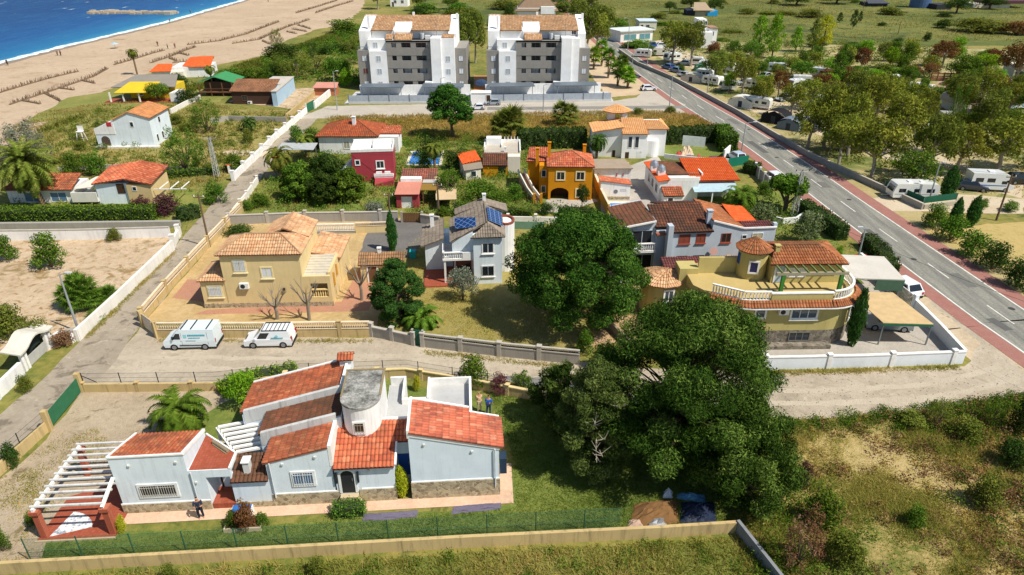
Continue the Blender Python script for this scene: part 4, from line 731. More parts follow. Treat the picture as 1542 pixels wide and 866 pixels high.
def apartments(name, label, o, W_, mirror=False, stair_x=15.4):
	h = House(name, label, 'apartment block', o, 0, 'twin apartment blocks by the side street')
	x1, x2, x3, x4 = (3.3, 7.1, 17.0, W_ - 2.6)
	h.part('left_wing', AGREY, MB().box(.6, .6, 0, x1, 13, 8.6)); h.part('left_bay', AWHITE, MB().box(x1, 0, 0, x2, 12, 8.6).box(2.9, 1.3, 8.6, 9.0, 12, 10.8))
	m = MB()
	for k in range(4):
		z = k * 2.72; m.box(x2, .2, z - .12 if k else 0, x3, 2.6, z + .12); m.box(x2, .2, z + .12, x3, .4, z + 1.15); m.box(x2, .2, z + 2.2, x3, .5, z + 2.6)
	m.box(x2, .2, 10.45, x3, 3.6, 10.75); h.part('balcony_parapet', AGREY, m)
	for q in (x2 + .05, 9.3, 12.5, x3 - 1.1): h.part('pier', AGREY, MB().box(q, .25, .12, q + 1.15, 1.5, 10.45))
	h.part('balcony_back_wall', plaster('#8f8c86', '#6b6862', .3), MB().box(x2, 1.5, 0, x3, 12, 10.75))
	for k in range(4):
		for q in (8.5, 11.4, 14.8): h.win(q, k * 2.72 + .2, 1.5, 2.0, 1.5, fw=.05, frame=AGREY, pane=glass('#4b525a') if (k + int(q)) % 3 else SHUT)
	h.part('stair_tower', AWHITE, MB().box(x3, -.9, 0, x3 + 2.2, 6, 11.4)); h.part('right_bay', AWHITE, MB().box(x3 + 2.2, -.3, 0, x4 + .1, 10, 11.3)); h.part('right_wing', AGREY, MB().box(x4 + .1, .7, 0, W_, 12.5, 9.1)); h.part('porch', AWHITE, MB().box(stair_x, -1.6, 0, x3, .2, 2.3))
	h.part('penthouse_wall', AWHITE, MB().prism([(3.6, 3.6), (20.6, 3.6), (20.6, 12), (3.6, 12)], 10.7, [12.6, 12.6, 14.6, 14.6])); h.part('gable_wall', AWHITE, MB().prism([(.9, 3.0), (3.5, 3.0), (3.5, 12.2), (.9, 12.2)], 8.6, [12.4, 12.4, 14.9, 14.9])); h.part('gable_wall', AWHITE, MB().prism([(20.7, 2.0), (22.4, 2.0), (22.4, 12.2), (20.7, 12.2)], 8.6, [12.0, 12.0, 14.9, 14.9]))
	rf = h.part('roof', T_APT, MB().tiles([(3.5, 3.0, 12.5), (8.4, 3.0, 12.5), (8.4, 12.3, 14.75), (3.5, 12.3, 14.75)], pitch=.34, samp=2, course=.5).tiles([(12.4, 3.0, 12.5), (20.9, 3.0, 12.5), (20.9, 12.3, 14.75), (12.4, 12.3, 14.75)], pitch=.34, samp=2, course=.5).tiles([(8.4, 6.4, 13.32), (12.4, 6.4, 13.32), (12.4, 12.3, 14.75), (8.4, 12.3, 14.75)], pitch=.34, samp=2, course=.5).tiles([(.9, 9, 13.9), (3.5, 9, 13.9), (3.5, 12.3, 14.9), (.9, 12.3, 14.9)], pitch=.34, samp=2, course=.5))
	d = h.part('dormer', AWHITE, MB().prism([(8.6, 3.2), (12.3, 3.2), (12.3, 6.8), (8.6, 6.8)], 10.7, [12.3, 12.3, 13.9, 13.9])); h.part('dormer_roof', T_APT, MB().tiles([(8.9, .5, 10.85), (12.8, .5, 10.85), (12.8, 3.2, 11.9), (8.9, 3.2, 11.9)], samp=2, pitch=.34, course=.5), d)
	if not mirror: h.part('canopy_roof', T_APT, MB().tiles([(x3 + 2.4, .0, 11.35), (x4, .0, 11.35), (x4, 2.4, 11.9), (x3 + 2.4, 2.4, 11.9)], samp=2, pitch=.34, course=.5)); h.part('canopy_roof', T_APT, MB().tiles([(6.9, 1.2, 10.85), (8.5, 1.2, 10.85), (8.5, 3.2, 11.8), (6.9, 3.2, 11.8)], samp=2, pitch=.34, course=.5))
	for x, y in ((3.0, 4.2), (22.2, 9.5), (12.0, 12.2)): h.chimney(x, y, 12, 15.4, .5, AWHITE, cap=False)
	for k in range(3):
		z = 1.0 + k * 2.72
		h.win(2.1, z, .95, 1.1, .6, fw=.06, frame=AGREY, pane=SHUT if k != 1 or mirror else plain('#6b3b34', .6)); h.win(5.3, z, .95, 1.1, 0, fw=.06, frame=AWHITE, pane=plain('#a9b2b8', .5)); h.win(x4 + 1.4, z, .9, 1.1, .7, fw=.06, frame=AGREY, pane=SHUT)
		if not mirror: h.win(x3 + 3.6, z, .95, 1.1, -.3, fw=.06, frame=AWHITE, pane=plain('#a9b2b8', .5))
	h.win(4.6, 9.1, .95, 1.1, 1.3, fw=.06, frame=AWHITE, pane=plain('#a9b2b8', .5)); h.win(x4 - .9, 11.6, .9, .9, 3.6, fw=.05, frame=AWHITE, pane=GLS)
	m = MB();
	for q in np.linspace(x3 - 1.6, x3 + 1.9, 8): m.cyl((q, 2.2, 11.2), (q, 2.2, 11.9), .25, .2, n=6)
	h.part('roof_tank', plain('#bfc3c4', .4), MB().cyl((x3 - 2.2, 3.0, 10.75), (x3 - 2.2, 3.0, 12.0), .5, n=10)); h.part('roof_unit', FRW, MB().box(x3 - 1.4, 2.0, 10.75, x3 - .3, 2.8, 11.6)); h.part('antenna_mast', STEEL, MB().cyl((x3 + 1, 3, 11.4), (x3 + 1, 3, 14.0), .05, n=5).beam((x3 + .4, 3, 13.7), (x3 + 1.6, 3, 13.7), .05))
	h.part('roof_terrace_rail', STEEL, balustrade(MB(), [(.7, .7), (3.2, .7)], 8.65, .7, .3, .02)); return h
apartments('apartment_block', 'grey and white apartment block with orange tiled roof, nearer the beach', (-34.69, 156.5), 24.6)
apartments('apartment_block', 'grey and white apartment block with orange tiled roof, nearer the main road', (-6.2, 156.5), 23.4, True)
for i, (x, y, x2, y2, lab) in enumerate([(-34, 143.6, -8.5, 144.2, 'low white garden wall with grey metal screen in front of the beachward apartment block'), (-6.0, 144.2, 21, 146.2, 'low white garden wall with grey metal screen in front of the roadward apartment block')]):
	L = math.hypot(x2 - x, y2 - y); hw = House('wall', lab, 'wall', (x, y), math.degrees(math.atan2(y2 - y, x2 - x)))
	hw.part('base', plaster('#c9c8c4'), MB().box(0, 0, 0, L, .25, .45)); SC_ = plain('#aab4be', .5, .2); hw.part('metal_screen', SC_, MB().box(.1, .08, .45, L - .1, .14, 1.75))
	for j in range(int(L / 4.2) + 1): q = min(L - .2, j * 4.2); hw.part('post', plain('#6d747a', .5), MB().box(q, .02, .45, q + .16, .2, 1.95))
	hw.part('parking_canopy', plain('#6f7a84', .5, .3), MB().prism([(1.5, 5.5), (L * .42, 5.5), (L * .42, 9.5), (1.5, 9.5)], 2.2, 2.35)) ; hw.part('parking_canopy', plain('#6f7a84', .5, .3), MB().prism([(L * .58, 5.5), (L * .93, 5.5), (L * .93, 9.5), (L * .58, 9.5)], 2.2, 2.35))
	hw.part('parking_wall', WHITE, MB().box(.8, 9.5, 0, L - .5, 9.8, 2.0));
	for q in (1.8, L * .4, L * .6, L * .9): hw.part('canopy_post', STEEL, MB().box(q, 5.7, 0, q + .12, 5.82, 2.2))
struct(MB().sheet([(-35, 143.8), (21.5, 146), (21.5, 156), (-35, 156)], .03).build('apartment_forecourt', plaster('#bfc1c2', '#9a9c9c', .3)))
hg = House('gatehouse', 'small white box gatehouse between the twin apartment blocks\' garden walls', 'gatehouse', (-8.4, 143.2), 1); hg.part('wall', AWHITE, MB().box(0, 0, 0, 4.0, 2.0, 2.3)); hg.part('roof', AWHITE, MB().box(-.1, -.1, 2.3, 4.1, 2.1, 2.45)); hg.door(3.5, 0, .8, 1.9, mat=DKBR)
struct(MB().sheet([(-8.6, 156), (-5.5, 156), (-3.5, 175), (-9.5, 175)], .034).build('pool_terrace', plain('#c98a58', .9)))
pl = NT('pool water'); v = pl.coord(); wv = pl.n('TexVoronoi'); wv.inputs['Scale'].default_value = 1.2; pl.l(v, wv.inputs['Vector']); pl.col(pl.ramp(pl.noise(v, 1.4, 4), [(.35, '#1f6fd0'), (.65, '#3f8ae0')]), .12); pl.bump(pl.noise(v, 5, 3), .3, .05); M_POOL = pl.m
struct(MB().sheet([(-7.4 + 1.5 * math.cos(RAD(a)), 166 + 4.2 * math.sin(RAD(a))) for a in range(0, 360, 20)], .05).build('pool_water', M_POOL))
h = House('house', 'white bungalow with big red-brown hipped roof behind the red house', 'house', (-31.0, 107.9), 0)
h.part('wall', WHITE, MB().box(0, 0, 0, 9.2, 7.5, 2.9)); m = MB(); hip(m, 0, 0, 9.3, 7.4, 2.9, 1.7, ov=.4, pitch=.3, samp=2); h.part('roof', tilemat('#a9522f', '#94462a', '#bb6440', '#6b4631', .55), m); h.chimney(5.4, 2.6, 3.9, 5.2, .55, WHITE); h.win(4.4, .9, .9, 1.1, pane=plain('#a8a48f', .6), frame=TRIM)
h.part('annexe_wall', WHITE, MB().box(9.2, .8, 0, 12.6, 4.6, 2.6)); h.part('annexe_roof', T_RED, MB().tiles([(9.5, 2.0, 2.75), (13.0, 2.0, 2.75), (12.6, 5.2, 3.3), (9.5, 5.2, 3.3)], pitch=.3, samp=2)); h.win(11.0, .9, 1.1, 1.0, .8, pane=GLS); h.part('side_door', DKBR, MB().box(-.04, 1.0, 0, 0, 3.2, 2.0))
h = House('house', 'tall red house with white parapet roof, left of the blue pool', 'house', (-22.95, 93.86), 5.95)
h.part('wall', REDW, MB().box(.3, 0, 0, 6.1, 4.5, 4.35)); m = MB().box(.25, -.04, 4.35, 6.15, .16, 4.75).box(.25, 4.4, 4.35, 6.15, 4.56, 5.0).box(.25, .16, 4.35, .42, 4.4, 4.75).box(5.98, .16, 4.35, 6.15, 4.4, 4.75).box(3.2, 1.6, 4.36, 3.4, 4.4, 4.9); h.part('parapet', TRIM, m); h.part('flat_roof', plain('#e2e0da', .9), MB().box(.42, .16, 4.352, 5.98, 4.4, 4.4))
h.win(1.05, 2.55, .5, .6, fw=.13, frame=TRIM, proud=.07); h.win(4.2, 2.0, .95, .95, fw=.13, frame=TRIM, proud=.07, sill=TRIM); h.part('outdoor_stairs', WHITE, MB().prism([(-2.6, .6), (.3, .6), (.3, 2.0), (-2.6, 2.0)], 0, [.5, 3.2, 3.2, .5])); h.part('balcony', WHITE, MB().box(3.3, -1.2, .9, 6.0, 0, 1.1).box(3.3, -1.25, 1.1, 6.0, -1.1, 1.5)); h.part('lower_wall', REDW, MB().prism([(3.4, -2.4), (6.0, -2.4), (6.0, -1.2), (3.4, -1.2)], 0, [.3, .9, .9, .9]).box(3.4, -1.15, 0, 6.0, 0, .9))
for x in (4.0, 5.2): h.part('air_conditioner', FRW, MB().box(x - .4, -.95, 1.1, x + .4, -.55, 1.65))
h = House('garage', 'small red garage with white roller door and faded red flat roof', 'garage', (-14.95, 83.41), 0)
h.part('wall', REDW, MB().box(0, 0, 0, .62, 3.6, 2.0).box(2.05, 0, 0, 2.85, 3.6, 2.0).box(.62, 0, 1.62, 2.05, 3.6, 2.0).box(.62, 3.0, 0, 2.05, 3.6, 1.62)); h.part('roof', plaster('#c98672', '#9a5a4c', .6), MB().prism([(-.15, -.3), (3.05, -.3), (3.0, 3.8), (-.1, 3.8)], 2.0, [2.0, 2.05, 2.6, 2.6])); h.part('roller_door', FRW, MB().box(.62, .12, 0, 2.05, .18, 1.62)); h.part('rear_parapet', TRIM, MB().box(.2, 3.2, 2.4, 2.9, 4.2, 2.95))
h.part('lean_to_roof', plaster('#8d6f2f', '#6b5526', .5), MB().prism([(3.05, .8), (5.2, .8), (5.1, 3.3), (3.05, 3.3)], 2.15, 2.25)); h.part('lean_to_roof', plaster('#b5b4ac', '#8b8a82', .5), MB().prism([(3.05, 3.3), (5.1, 3.3), (5.0, 4.6), (3.05, 4.6)], 2.3, 2.38))
for x in (3.3, 5.0): h.part('post', WOOD, MB().box(x, .9, 0, x + .12, 1.02, 2.15))
hs = House('shade_sail', 'flat beige shade canopy beside the red garage', 'shade canopy', (-9.7, 82.3), 1); hs.part('canopy', plaster('#c9b08a', '#a38f6c', .3), MB().prism([(0, 0), (2.5, .2), (2.4, 8.6), (-.7, 8.2)], 1.5, [1.5, 1.5, 1.8, 1.8], True) if 0 else MB().slab([(0, 0, 1.6), (2.6, .2, 1.6), (2.2, 8.4, 2.0), (-.8, 8.0, 2.0)], .06))
for x, y in ((.1, .1), (2.4, .3), (2.0, 8.2), (-.6, 7.8)): hs.part('post', STEEL, MB().box(x, y, 0, x + .1, y + .1, 1.56))
h = House('shed', 'low red-tiled outbuilding at the foot of the blue pool', 'shed', (-15.2, 90.2), 2); h.part('wall', CONC, MB().box(0, 0, 0, 4.6, 2.6, 1.5)); h.part('roof', tilemat('#a65a48', '#8d4a3c', '#b97060', '#6b5446', .7), MB().tiles([(-.2, -.2, 1.5), (4.8, -.2, 1.5), (4.8, 3.0, 2.2), (-.2, 3.0, 2.2)], pitch=.32, samp=2))
h = House('carport', 'grey flat carport roof on thin posts beside the date palm', 'carport', (-36, 102.3), 0); h.part('roof', plain('#a9adab', .7), MB().slab([(0, 0, 2.3), (5.6, 0, 2.3), (5.6, 2.8, 2.6), (0, 2.8, 2.6)], .08))
for x, y in ((.2, .2), (5.2, .2), (.2, 2.5), (5.2, 2.5)): h.part('post', STEEL, MB().box(x, y, 0, x + .1, y + .1, 2.3 if y < 1 else 2.5))
def pool(label, poly, z=.03, rim=.45):
	e = thing('swimming_pool', label, 'swimming pool', (0, 0, 0)); c = (sum(p[0] for p in poly) / len(poly), sum(p[1] for p in poly) / len(poly)); out = [(c[0] + (x - c[0]) * (1 + rim / abs(x - c[0] or 1)) , c[1] + (y - c[1]) * (1 + rim / abs(y - c[1] or 1))) for x, y in poly]
	m = MB(); n_ = len(poly)
	for i in range(n_): j = (i + 1) % n_; m.prism([poly[i], poly[j], out[j], out[i]], 0, z + .06)
	m.build('coping', plain('#d9d2c2', .8), e); MB().sheet(poly, z + .022).build('water', M_POOL, e); return e
pool('long bright blue swimming pool behind the red garage', [(-15.95, 102.1), (-11.25, 102.1), (-11.6, 108.9), (-16.1, 108.9)])
pool('small blue pool beside the white pool house', [(12.9, 83.4), (15.5, 83.4), (15.9, 85.3), (12.9, 85.1)])
h = House('house', 'orange-yellow two-storey house with red tile roof and ground-floor arch', 'house', (4.81, 86.65), -1.94)
WA = ORA
m = MB().box(0, 0, 0, .33, 5.6, 4.6).box(2.75, 0, 0, 5.8, 5.6, 4.6).box(.33, 0, 1.75, 2.75, 5.6, 4.6).box(.33, 1.6, 0, 2.75, 5.6, 1.75)
ar = [(1.54 + 1.21 * math.cos(RAD(a)), .95 + .75 * math.sin(RAD(a))) for a in range(0, 181, 15)]
for i in range(len(ar) - 1): (xa, za), (xb, zb) = ar[i], ar[i + 1]; m.prism([(xb, 0), (xa, 0), (xa, .4), (xb, .4)], [zb, za, za, zb], 1.76)
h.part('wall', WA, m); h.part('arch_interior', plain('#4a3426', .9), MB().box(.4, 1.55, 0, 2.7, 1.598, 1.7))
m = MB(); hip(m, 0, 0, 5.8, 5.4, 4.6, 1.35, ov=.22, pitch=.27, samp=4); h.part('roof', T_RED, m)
for x, z in ((1.6, 2.85), (4.2, 2.87), (4.25, .5)): h.win(x, z, .95, 1.0, fw=.16, frame=plain('#e3d3a8', .8), proud=.07, pane=glass('#2c3038'))
h.part('left_wall', WA, MB().box(-1.2, 1.6, 0, 0, 5.6, 4.2).box(-2.75, 3.6, 0, -1.2, 7.0, 4.3)); h.part('left_roof', T_RED, MB().tiles([(-3.0, 3.2, 4.25), (0, 3.2, 4.25), (0, 7.2, 5.1), (-2.6, 7.2, 5.1)], pitch=.27)); h.win(-.6, 2.7, .5, .85, 1.6, fw=.08, frame=FRW); h.win(-.6, .5, .5, .85, 1.6, fw=.08, frame=FRW)
for x, y, z in ((-1.5, 3.4, 5.9), (.1, 3.8, 6.6), (4.9, 4.6, 6.1)): h.chimney(x, y, 3.5, z, .42, ORA)
m = MB(); k = [(-1.0, -1.4), (-1.9, .4), (-2.6, 2.6), (-3.3, 5.0)]
for i in range(3):
	a, b = k[i], k[i + 1]; m.prism([a, b, (b[0] - .7, b[1] + .1), (a[0] - .8, a[1])], 0, [.35 + .55 * i, .35 + .55 * (i + 1), .35 + .55 * (i + 1), .35 + .55 * i])
st = h.part('outdoor_stairs', plain('#b98a6a', .9), m); m = MB()
for s_ in (0, -.85):
	for i in range(3): a, b = k[i], k[i + 1]; m.beam((a[0] + s_, a[1], .75 + .55 * i), (b[0] + s_, b[1], 1.3 + .55 * i), .16, .5)
h.part('stair_parapet', CREAM, m); h.part('stair_pillar', ORA, MB().box(-1.05, -1.6, 0, -.75, -1.3, 1.4)); h.part('stair_pillar', ORA, MB().box(-2.0, -1.6, 0, -1.7, -1.3, 1.4))
h = House('house', 'low cream house with flat parapeted roof and brown tiled porch, left of the orange house', 'house', (-4.23, 97.35), 0)
h.part('wall', CREAM, MB().box(.1, 1.4, 0, 5.45, 7.2, 2.8).box(3.6, 0, 0, 5.45, 1.4, 2.7)); m = MB().box(0, 7.1, 2.8, 5.5, 7.3, 3.3).box(5.35, 1.4, 2.8, 5.52, 7.1, 3.2).box(0, 3.0, 2.8, .18, 7.1, 3.3).box(2.6, 4.2, 2.8, 2.8, 7.1, 3.2); h.part('parapet', TRIM, m)
h.part('flat_roof', plaster('#b9b0a0', '#8d8578', .5), MB().box(.18, 1.4, 2.802, 5.35, 7.1, 2.85)); h.part('porch_roof', T_DARK, MB().tiles([(-.1, -1.2, 1.7), (3.6, -1.2, 1.7), (3.6, 1.6, 2.85), (-.1, 1.6, 2.85)], pitch=.28)); h.part('porch_wall', ORA, MB().box(0, -1.0, 0, 2.2, -.8, 1.6).box(3.3, -1.0, 0, 3.55, -.8, 1.6).box(0, -.8, 0, .2, 1.4, 1.6)); h.part('roof_box', AWHITE, MB().box(.3, 5.6, 2.85, 2.6, 7.0, 3.9)); h.chimney(3.2, 2.0, 2.8, 3.4, .3)
m = MB(); [m.cyl((3.1 + i * .5, 7.2, 3.3), (3.1 + i * .5, 7.2, 3.75), .09, .04, n=6) for i in range(5)]; h.part('roof_finials', TRIM, m)
h = House('outbuilding', 'small outbuilding with bright orange tile roof left of the cream house', 'outbuilding', (-7.0, 95.6), 15); h.part('wall', CREAM, MB().box(0, 0, 0, 2.4, 4.0, 2.1)); h.part('roof', T_BRIGHT, MB().tiles([(-.2, -.2, 2.15), (2.7, .4, 2.4), (2.7, 4.4, 2.7), (-.2, 4.2, 2.5)], pitch=.28)); h.part('front_roof', plaster('#8d8272', '#6b6458', .6), MB().slab([(-.2, -1.4, 1.6), (2.6, -1.2, 1.7), (2.7, .3, 2.2), (-.2, -.2, 2.1)], .1)); h.part('front_wall', CREAM, MB().box(.1, -1.1, 0, 2.3, 0, 1.5)); h.win(1.2, .5, .7, .8, -1.1)
h = House('villa', 'white angular villa with sand-coloured tile roofs and a small cupola roof', 'villa', (17.39, 106.22), 0)
h.part('left_wing', AWHITE, MB().prism([(-4.5, .3), (-.1, -.2), (-.1, 6), (-4.5, 6)], 0, [3.9, 4.7, 4.7, 3.9])); h.part('middle_wing', AWHITE, MB().box(-.1, -.8, 0, 3.8, 6, 3.9)); h.part('right_wing', AWHITE, MB().box(3.8, .6, 0, 7.0, 7, 4.3)); h.part('round_bay', AWHITE, MB().prism([(4.9 + 1.0 * math.cos(RAD(a)), .6 + .8 * math.sin(RAD(a))) for a in range(180, 361, 20)], 0, 2.6))
h.part('left_roof', T_SAND, MB().tiles([(-4.75, 0, 3.95), (.1, -.6, 4.85), (.1, 6, 4.85), (-4.75, 6, 3.95)], pitch=.3, samp=2)); h.part('middle_roof', T_SAND, MB().tiles([(-.25, -1.1, 3.95), (4.0, -1.1, 3.95), (3.7, 4.0, 5.3), (.1, 4.0, 5.3)], pitch=.3, samp=2)); h.part('right_roof', T_SAND, MB().tiles([(3.7, .3, 4.35), (7.3, .3, 4.35), (6.2, 4, 4.9), (3.7, 4, 4.9)], pitch=.3, samp=2).tiles([(7.3, .3, 4.35), (7.3, 7.4, 4.35), (6.2, 4, 4.9)], pitch=.3, samp=2))
c = h.part('cupola', AWHITE, MB().box(-1.6, 5.4, 3.9, -.6, 7.4, 6.0).box(.6, 5.4, 3.9, 1.4, 7.4, 6.0)); m = MB(); ap = (-.2, 6.4, 6.9)
for i in range(8):
	a0, a1 = RAD(i * 45 + 22), RAD(i * 45 + 67); m.tiles([(-.2 + 2.4 * math.cos(a0), 6.4 + 2.4 * math.sin(a0), 5.95), (-.2 + 2.4 * math.cos(a1), 6.4 + 2.4 * math.sin(a1), 5.95), ap], pitch=.3, samp=2)
h.part('cupola_roof', T_SAND, m, c); m = MB()
for x in (1.15, 2.2): h.win(x, 1.75, .55, 1.7, -.8, fw=.05, frame=AWHITE)
h.door(.8, 0, .6, 1.0, -.8, mat=DKBR, frame=None); h.door(2.7, 0, .8, 1.2, -.8, mat=FRW, frame=None); h.win(4.2, .15, .6, .9, .55, fw=.05, frame=AWHITE); h.door(-1.2, 0, .5, 1.1, -.08, mat=DKBR, frame=None)
h = House('house', 'white long bungalow with two silver water tanks and orange roof edge', 'house', (19.75, 85.87), 3)
h.part('wall', WHITE, MB().box(-.3, 0, 0, 4.9, 8.2, 2.85)); h.part('roof_edge', T_BRIGHT, MB().slab([(-.6, -.2, 2.9), (1.0, -.2, 3.15), (1.0, 8.4, 3.15), (-.6, 8.4, 2.9)], .12, (.3, .42))); h.part('roof', T_BROWN, MB().tiles([(1.0, 2.2, 3.1), (5.8, 2.2, 2.9), (5.8, 8.0, 2.9), (1.0, 8.0, 3.1)], pitch=.3, samp=2)); h.part('parapet', TRIM, MB().box(.9, .0, 2.85, 5.0, .2, 3.3).box(5.8, 2.0, 2.5, 6.0, 8.0, 3.2))
for x, y in ((.35, 2.4), (-.1, 4.4)): t = h.part('water_tank', plain('#b9bfc4', .25, .7), MB().cyl((x, y, 3.6), (x, y, 4.1), .62, .5, n=14).cyl((x, y, 4.1), (x, y, 4.35), .5, .15, n=14)); h.part('tank_base', WHITE, MB().box(x - .5, y - .5, 3.0, x + .5, y + .5, 3.6), t)
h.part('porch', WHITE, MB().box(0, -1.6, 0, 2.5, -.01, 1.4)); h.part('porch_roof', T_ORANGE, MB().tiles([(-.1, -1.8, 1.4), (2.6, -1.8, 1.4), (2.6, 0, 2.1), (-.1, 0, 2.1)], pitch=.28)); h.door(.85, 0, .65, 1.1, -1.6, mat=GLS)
for y in (1.5, 3.6, 5.6): h.win(-.3, .9, 1.0, 1.1, y, face='W', frame=FRW)
h = House('outbuilding', 'white outbuilding with wide bright orange roof and blue-grey awning', 'outbuilding', (24.0, 86.5), 3); h.part('wall', WHITE, MB().box(.3, 1.2, 0, 6.0, 6.5, 2.6)); h.part('roof', T_BRIGHT, MB().tiles([(-.2, .2, 2.6), (6.4, .2, 2.6), (6.4, 7.0, 3.7), (-.2, 7.0, 3.7)], pitch=.28)); h.part('awning', plain('#a9c0c8', .6), MB().slab([(-.2, -1.6, 1.7), (5.8, -1.6, 1.7), (5.8, 1.2, 2.4), (-.2, 1.2, 2.4)], .05)); h.part('awning_post', TRIM, MB().box(2.2, -1.5, 0, 2.35, -1.35, 1.7)); h.part('awning_post', TRIM, MB().box(5.5, -1.5, 0, 5.65, -1.35, 1.7))
h = House('pool_house', 'tiny white pool house with red tile edge and a dark round emblem on its wall', 'pool house', (12.49, 86.66), 0); h.part('wall', WHITE, MB().prism([(-.7, 0), (3.25, 0), (3.25, 2), (-.7, 2)], 0, [2.6, 2.1, 2.1, 2.6])); h.part('roof', T_RED, MB().slab([(-.85, -.12, 2.72), (3.4, -.12, 2.18), (3.4, 2.1, 2.18), (-.85, 2.1, 2.72)], .1, (.28, .42))); h.part('plinth', M_PLINTH, MB().box(-.72, -.05, 0, 3.27, .05, .45)); em = MB().cyl((1.35, -.03, 1.15), (1.35, 0, 1.15), .28, n=14); h.part('emblem', plain('#77757a', .7), em)
m = MB(); r = random.Random(4)
for row in range(2):
	for q in range(5): x = 1.95 + q * .17; m.box(x, -.012, 1.15 + row * .2, x + .12, .0, 1.27 + row * .2)
h.part('wall_plaque', plain('#b5b5b2', .7), m)
h = House('shed', 'long white store with flat grey-brown roof behind the pool house', 'shed', (11.83, 94.36), 0); h.part('wall', WHITE, MB().box(-.2, -1.4, 0, 5.0, 1.6, 2.3)); h.part('roof', plaster('#a3927e', '#7d6f5f', .6), MB().slab([(-.5, -1.8, 2.45), (5.2, -1.7, 2.45), (4.5, 1.9, 2.7), (-.4, 1.9, 2.7)], .14)); h.part('wall_lantern', T_RED if 0 else plain('#a8574a', .7), MB().box(2.9, -1.48, 1.2, 3.05, -1.4, 1.6)); h.part('wall_lantern', plain('#a8574a', .7), MB().box(3.8, -1.48, 1.2, 3.95, -1.4, 1.6))
h = House('outbuilding', 'low outbuilding with bright orange mono-pitch roof among the palms and bushes by the main road', 'outbuilding', (24.6, 69.2), 6)
h.part('wall', WHITE, MB().box(0, 0, 0, 3.0, 3.6, 2.6)); h.part('roof', T_BRIGHT, MB().tiles([(-.2, -.2, 2.6), (3.2, -.2, 2.6), (3.2, 3.8, 3.0), (-.2, 3.8, 3.0)], pitch=.28))
h = House('carport', 'grey flat carport with green side screen behind the tan villa', 'carport', (32.2, 58.2), -4); h.part('roof', plaster('#c9c4b8', '#a39c8d', .4), MB().slab([(0, 0, 2.6), (5.2, 0, 2.6), (5.0, 4.6, 2.9), (-.4, 4.8, 2.9)], .12)); h.part('screen', plain('#4d6a54', .8), MB().box(2.6, -.02, 1.4, 5.2, .04, 2.5))
for x, y in ((.2, .2), (5.0, .2), (.0, 4.4), (4.8, 4.4)): h.part('post', STEEL, MB().box(x, y, 0, x + .12, y + .12, 2.6))
h = House('carport', 'beige shade canopy over a parked car in the tan villa\'s yard', 'carport', (32.45, 50.3), -1); CAN = plain('#c4a97c', .85)
h.part('canopy', CAN, MB().slab([(-.7, 0, 2.3), (3.6, 0, 2.2), (2.5, 5.2, 2.5), (-1.6, 5.2, 2.55)], .06)); h.part('valance', FGRN, MB().prism([(-.7, -.02), (3.6, -.02), (3.6, .02), (-.7, .02)], [2.02, 1.95, 1.95, 2.02], [2.24, 2.14, 2.14, 2.24]))
for x, y in ((-.6, .1), (3.5, .1), (2.4, 5.0), (-1.5, 5.0)): h.part('post', STEEL, MB().box(x, y, 0, x + .1, y + .1, 2.2))
h = House('house', 'white gabled cottage with orange tiles, standing alone near the beach scrub', 'house', (-69.03, 111.55), 2); h.part('wall', BLUEW, MB().prism([(3.6, 0), (6.5, 0), (6.5, 7.5), (3.6, 7.5)], 0, [4.5, 5.75, 5.75, 4.5]).prism([(6.5, 0), (9.5, 0), (9.5, 7.5), (6.5, 7.5)], 0, [5.75, 4.8, 4.8, 5.75]).prism([(.3, 0), (3.6, 0), (3.6, 6), (.3, 6)], 0, [3.1, 3.8, 3.8, 3.1]))
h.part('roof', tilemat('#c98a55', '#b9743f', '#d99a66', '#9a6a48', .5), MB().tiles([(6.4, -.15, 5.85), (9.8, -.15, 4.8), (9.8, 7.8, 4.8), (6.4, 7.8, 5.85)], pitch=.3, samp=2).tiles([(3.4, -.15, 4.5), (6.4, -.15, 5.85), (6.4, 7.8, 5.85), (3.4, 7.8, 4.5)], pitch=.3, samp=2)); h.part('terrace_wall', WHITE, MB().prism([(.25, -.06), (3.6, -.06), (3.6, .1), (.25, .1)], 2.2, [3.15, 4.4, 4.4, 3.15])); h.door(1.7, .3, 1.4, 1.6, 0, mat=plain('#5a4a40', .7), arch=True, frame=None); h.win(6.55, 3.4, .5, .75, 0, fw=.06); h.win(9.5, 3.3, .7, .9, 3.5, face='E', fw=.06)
for y in (1.6, 3.6): h.win(9.5, .6, .6, 1.1, y, face='E', fw=.06)
h.part('ledge', plain('#d5d2c8', .9), MB().box(.1, -.9, 0, 10.4, 0, .3)); h.part('hung_towel', plain('#b8343c', .8), MB().box(2.5, -.09, 3.5, 3.3, -.065, 4.2))
h = House('house', 'small house with bright red hip roof and white side wall behind the long clipped hedge', 'house', (-54.56, 85.0), 2); h.part('wall', BLUEW, MB().box(.2, 0, 0, 4.3, 5, 2.8)); h.part('stone_wall', BEIGE, MB().box(4.3, -.3, 0, 7.4, 5.0, 2.7)); m = MB()
m.tiles([(-.1, -.3, 2.85), (4.6, -.3, 3.3), (5.0, 5.3, 4.3), (1.6, 5.3, 3.6)][:4] if 0 else [(-.1, -.3, 2.8), (4.4, -.3, 3.5), (4.4, 5.4, 4.2), (-.1, 5.4, 3.5)], pitch=.28, samp=2).tiles([(4.4, -.5, 3.5), (7.7, -.5, 2.75), (7.7, 5.4, 3.45), (4.4, 5.4, 4.2)], pitch=.28, samp=2); h.part('roof', T_RED, m)
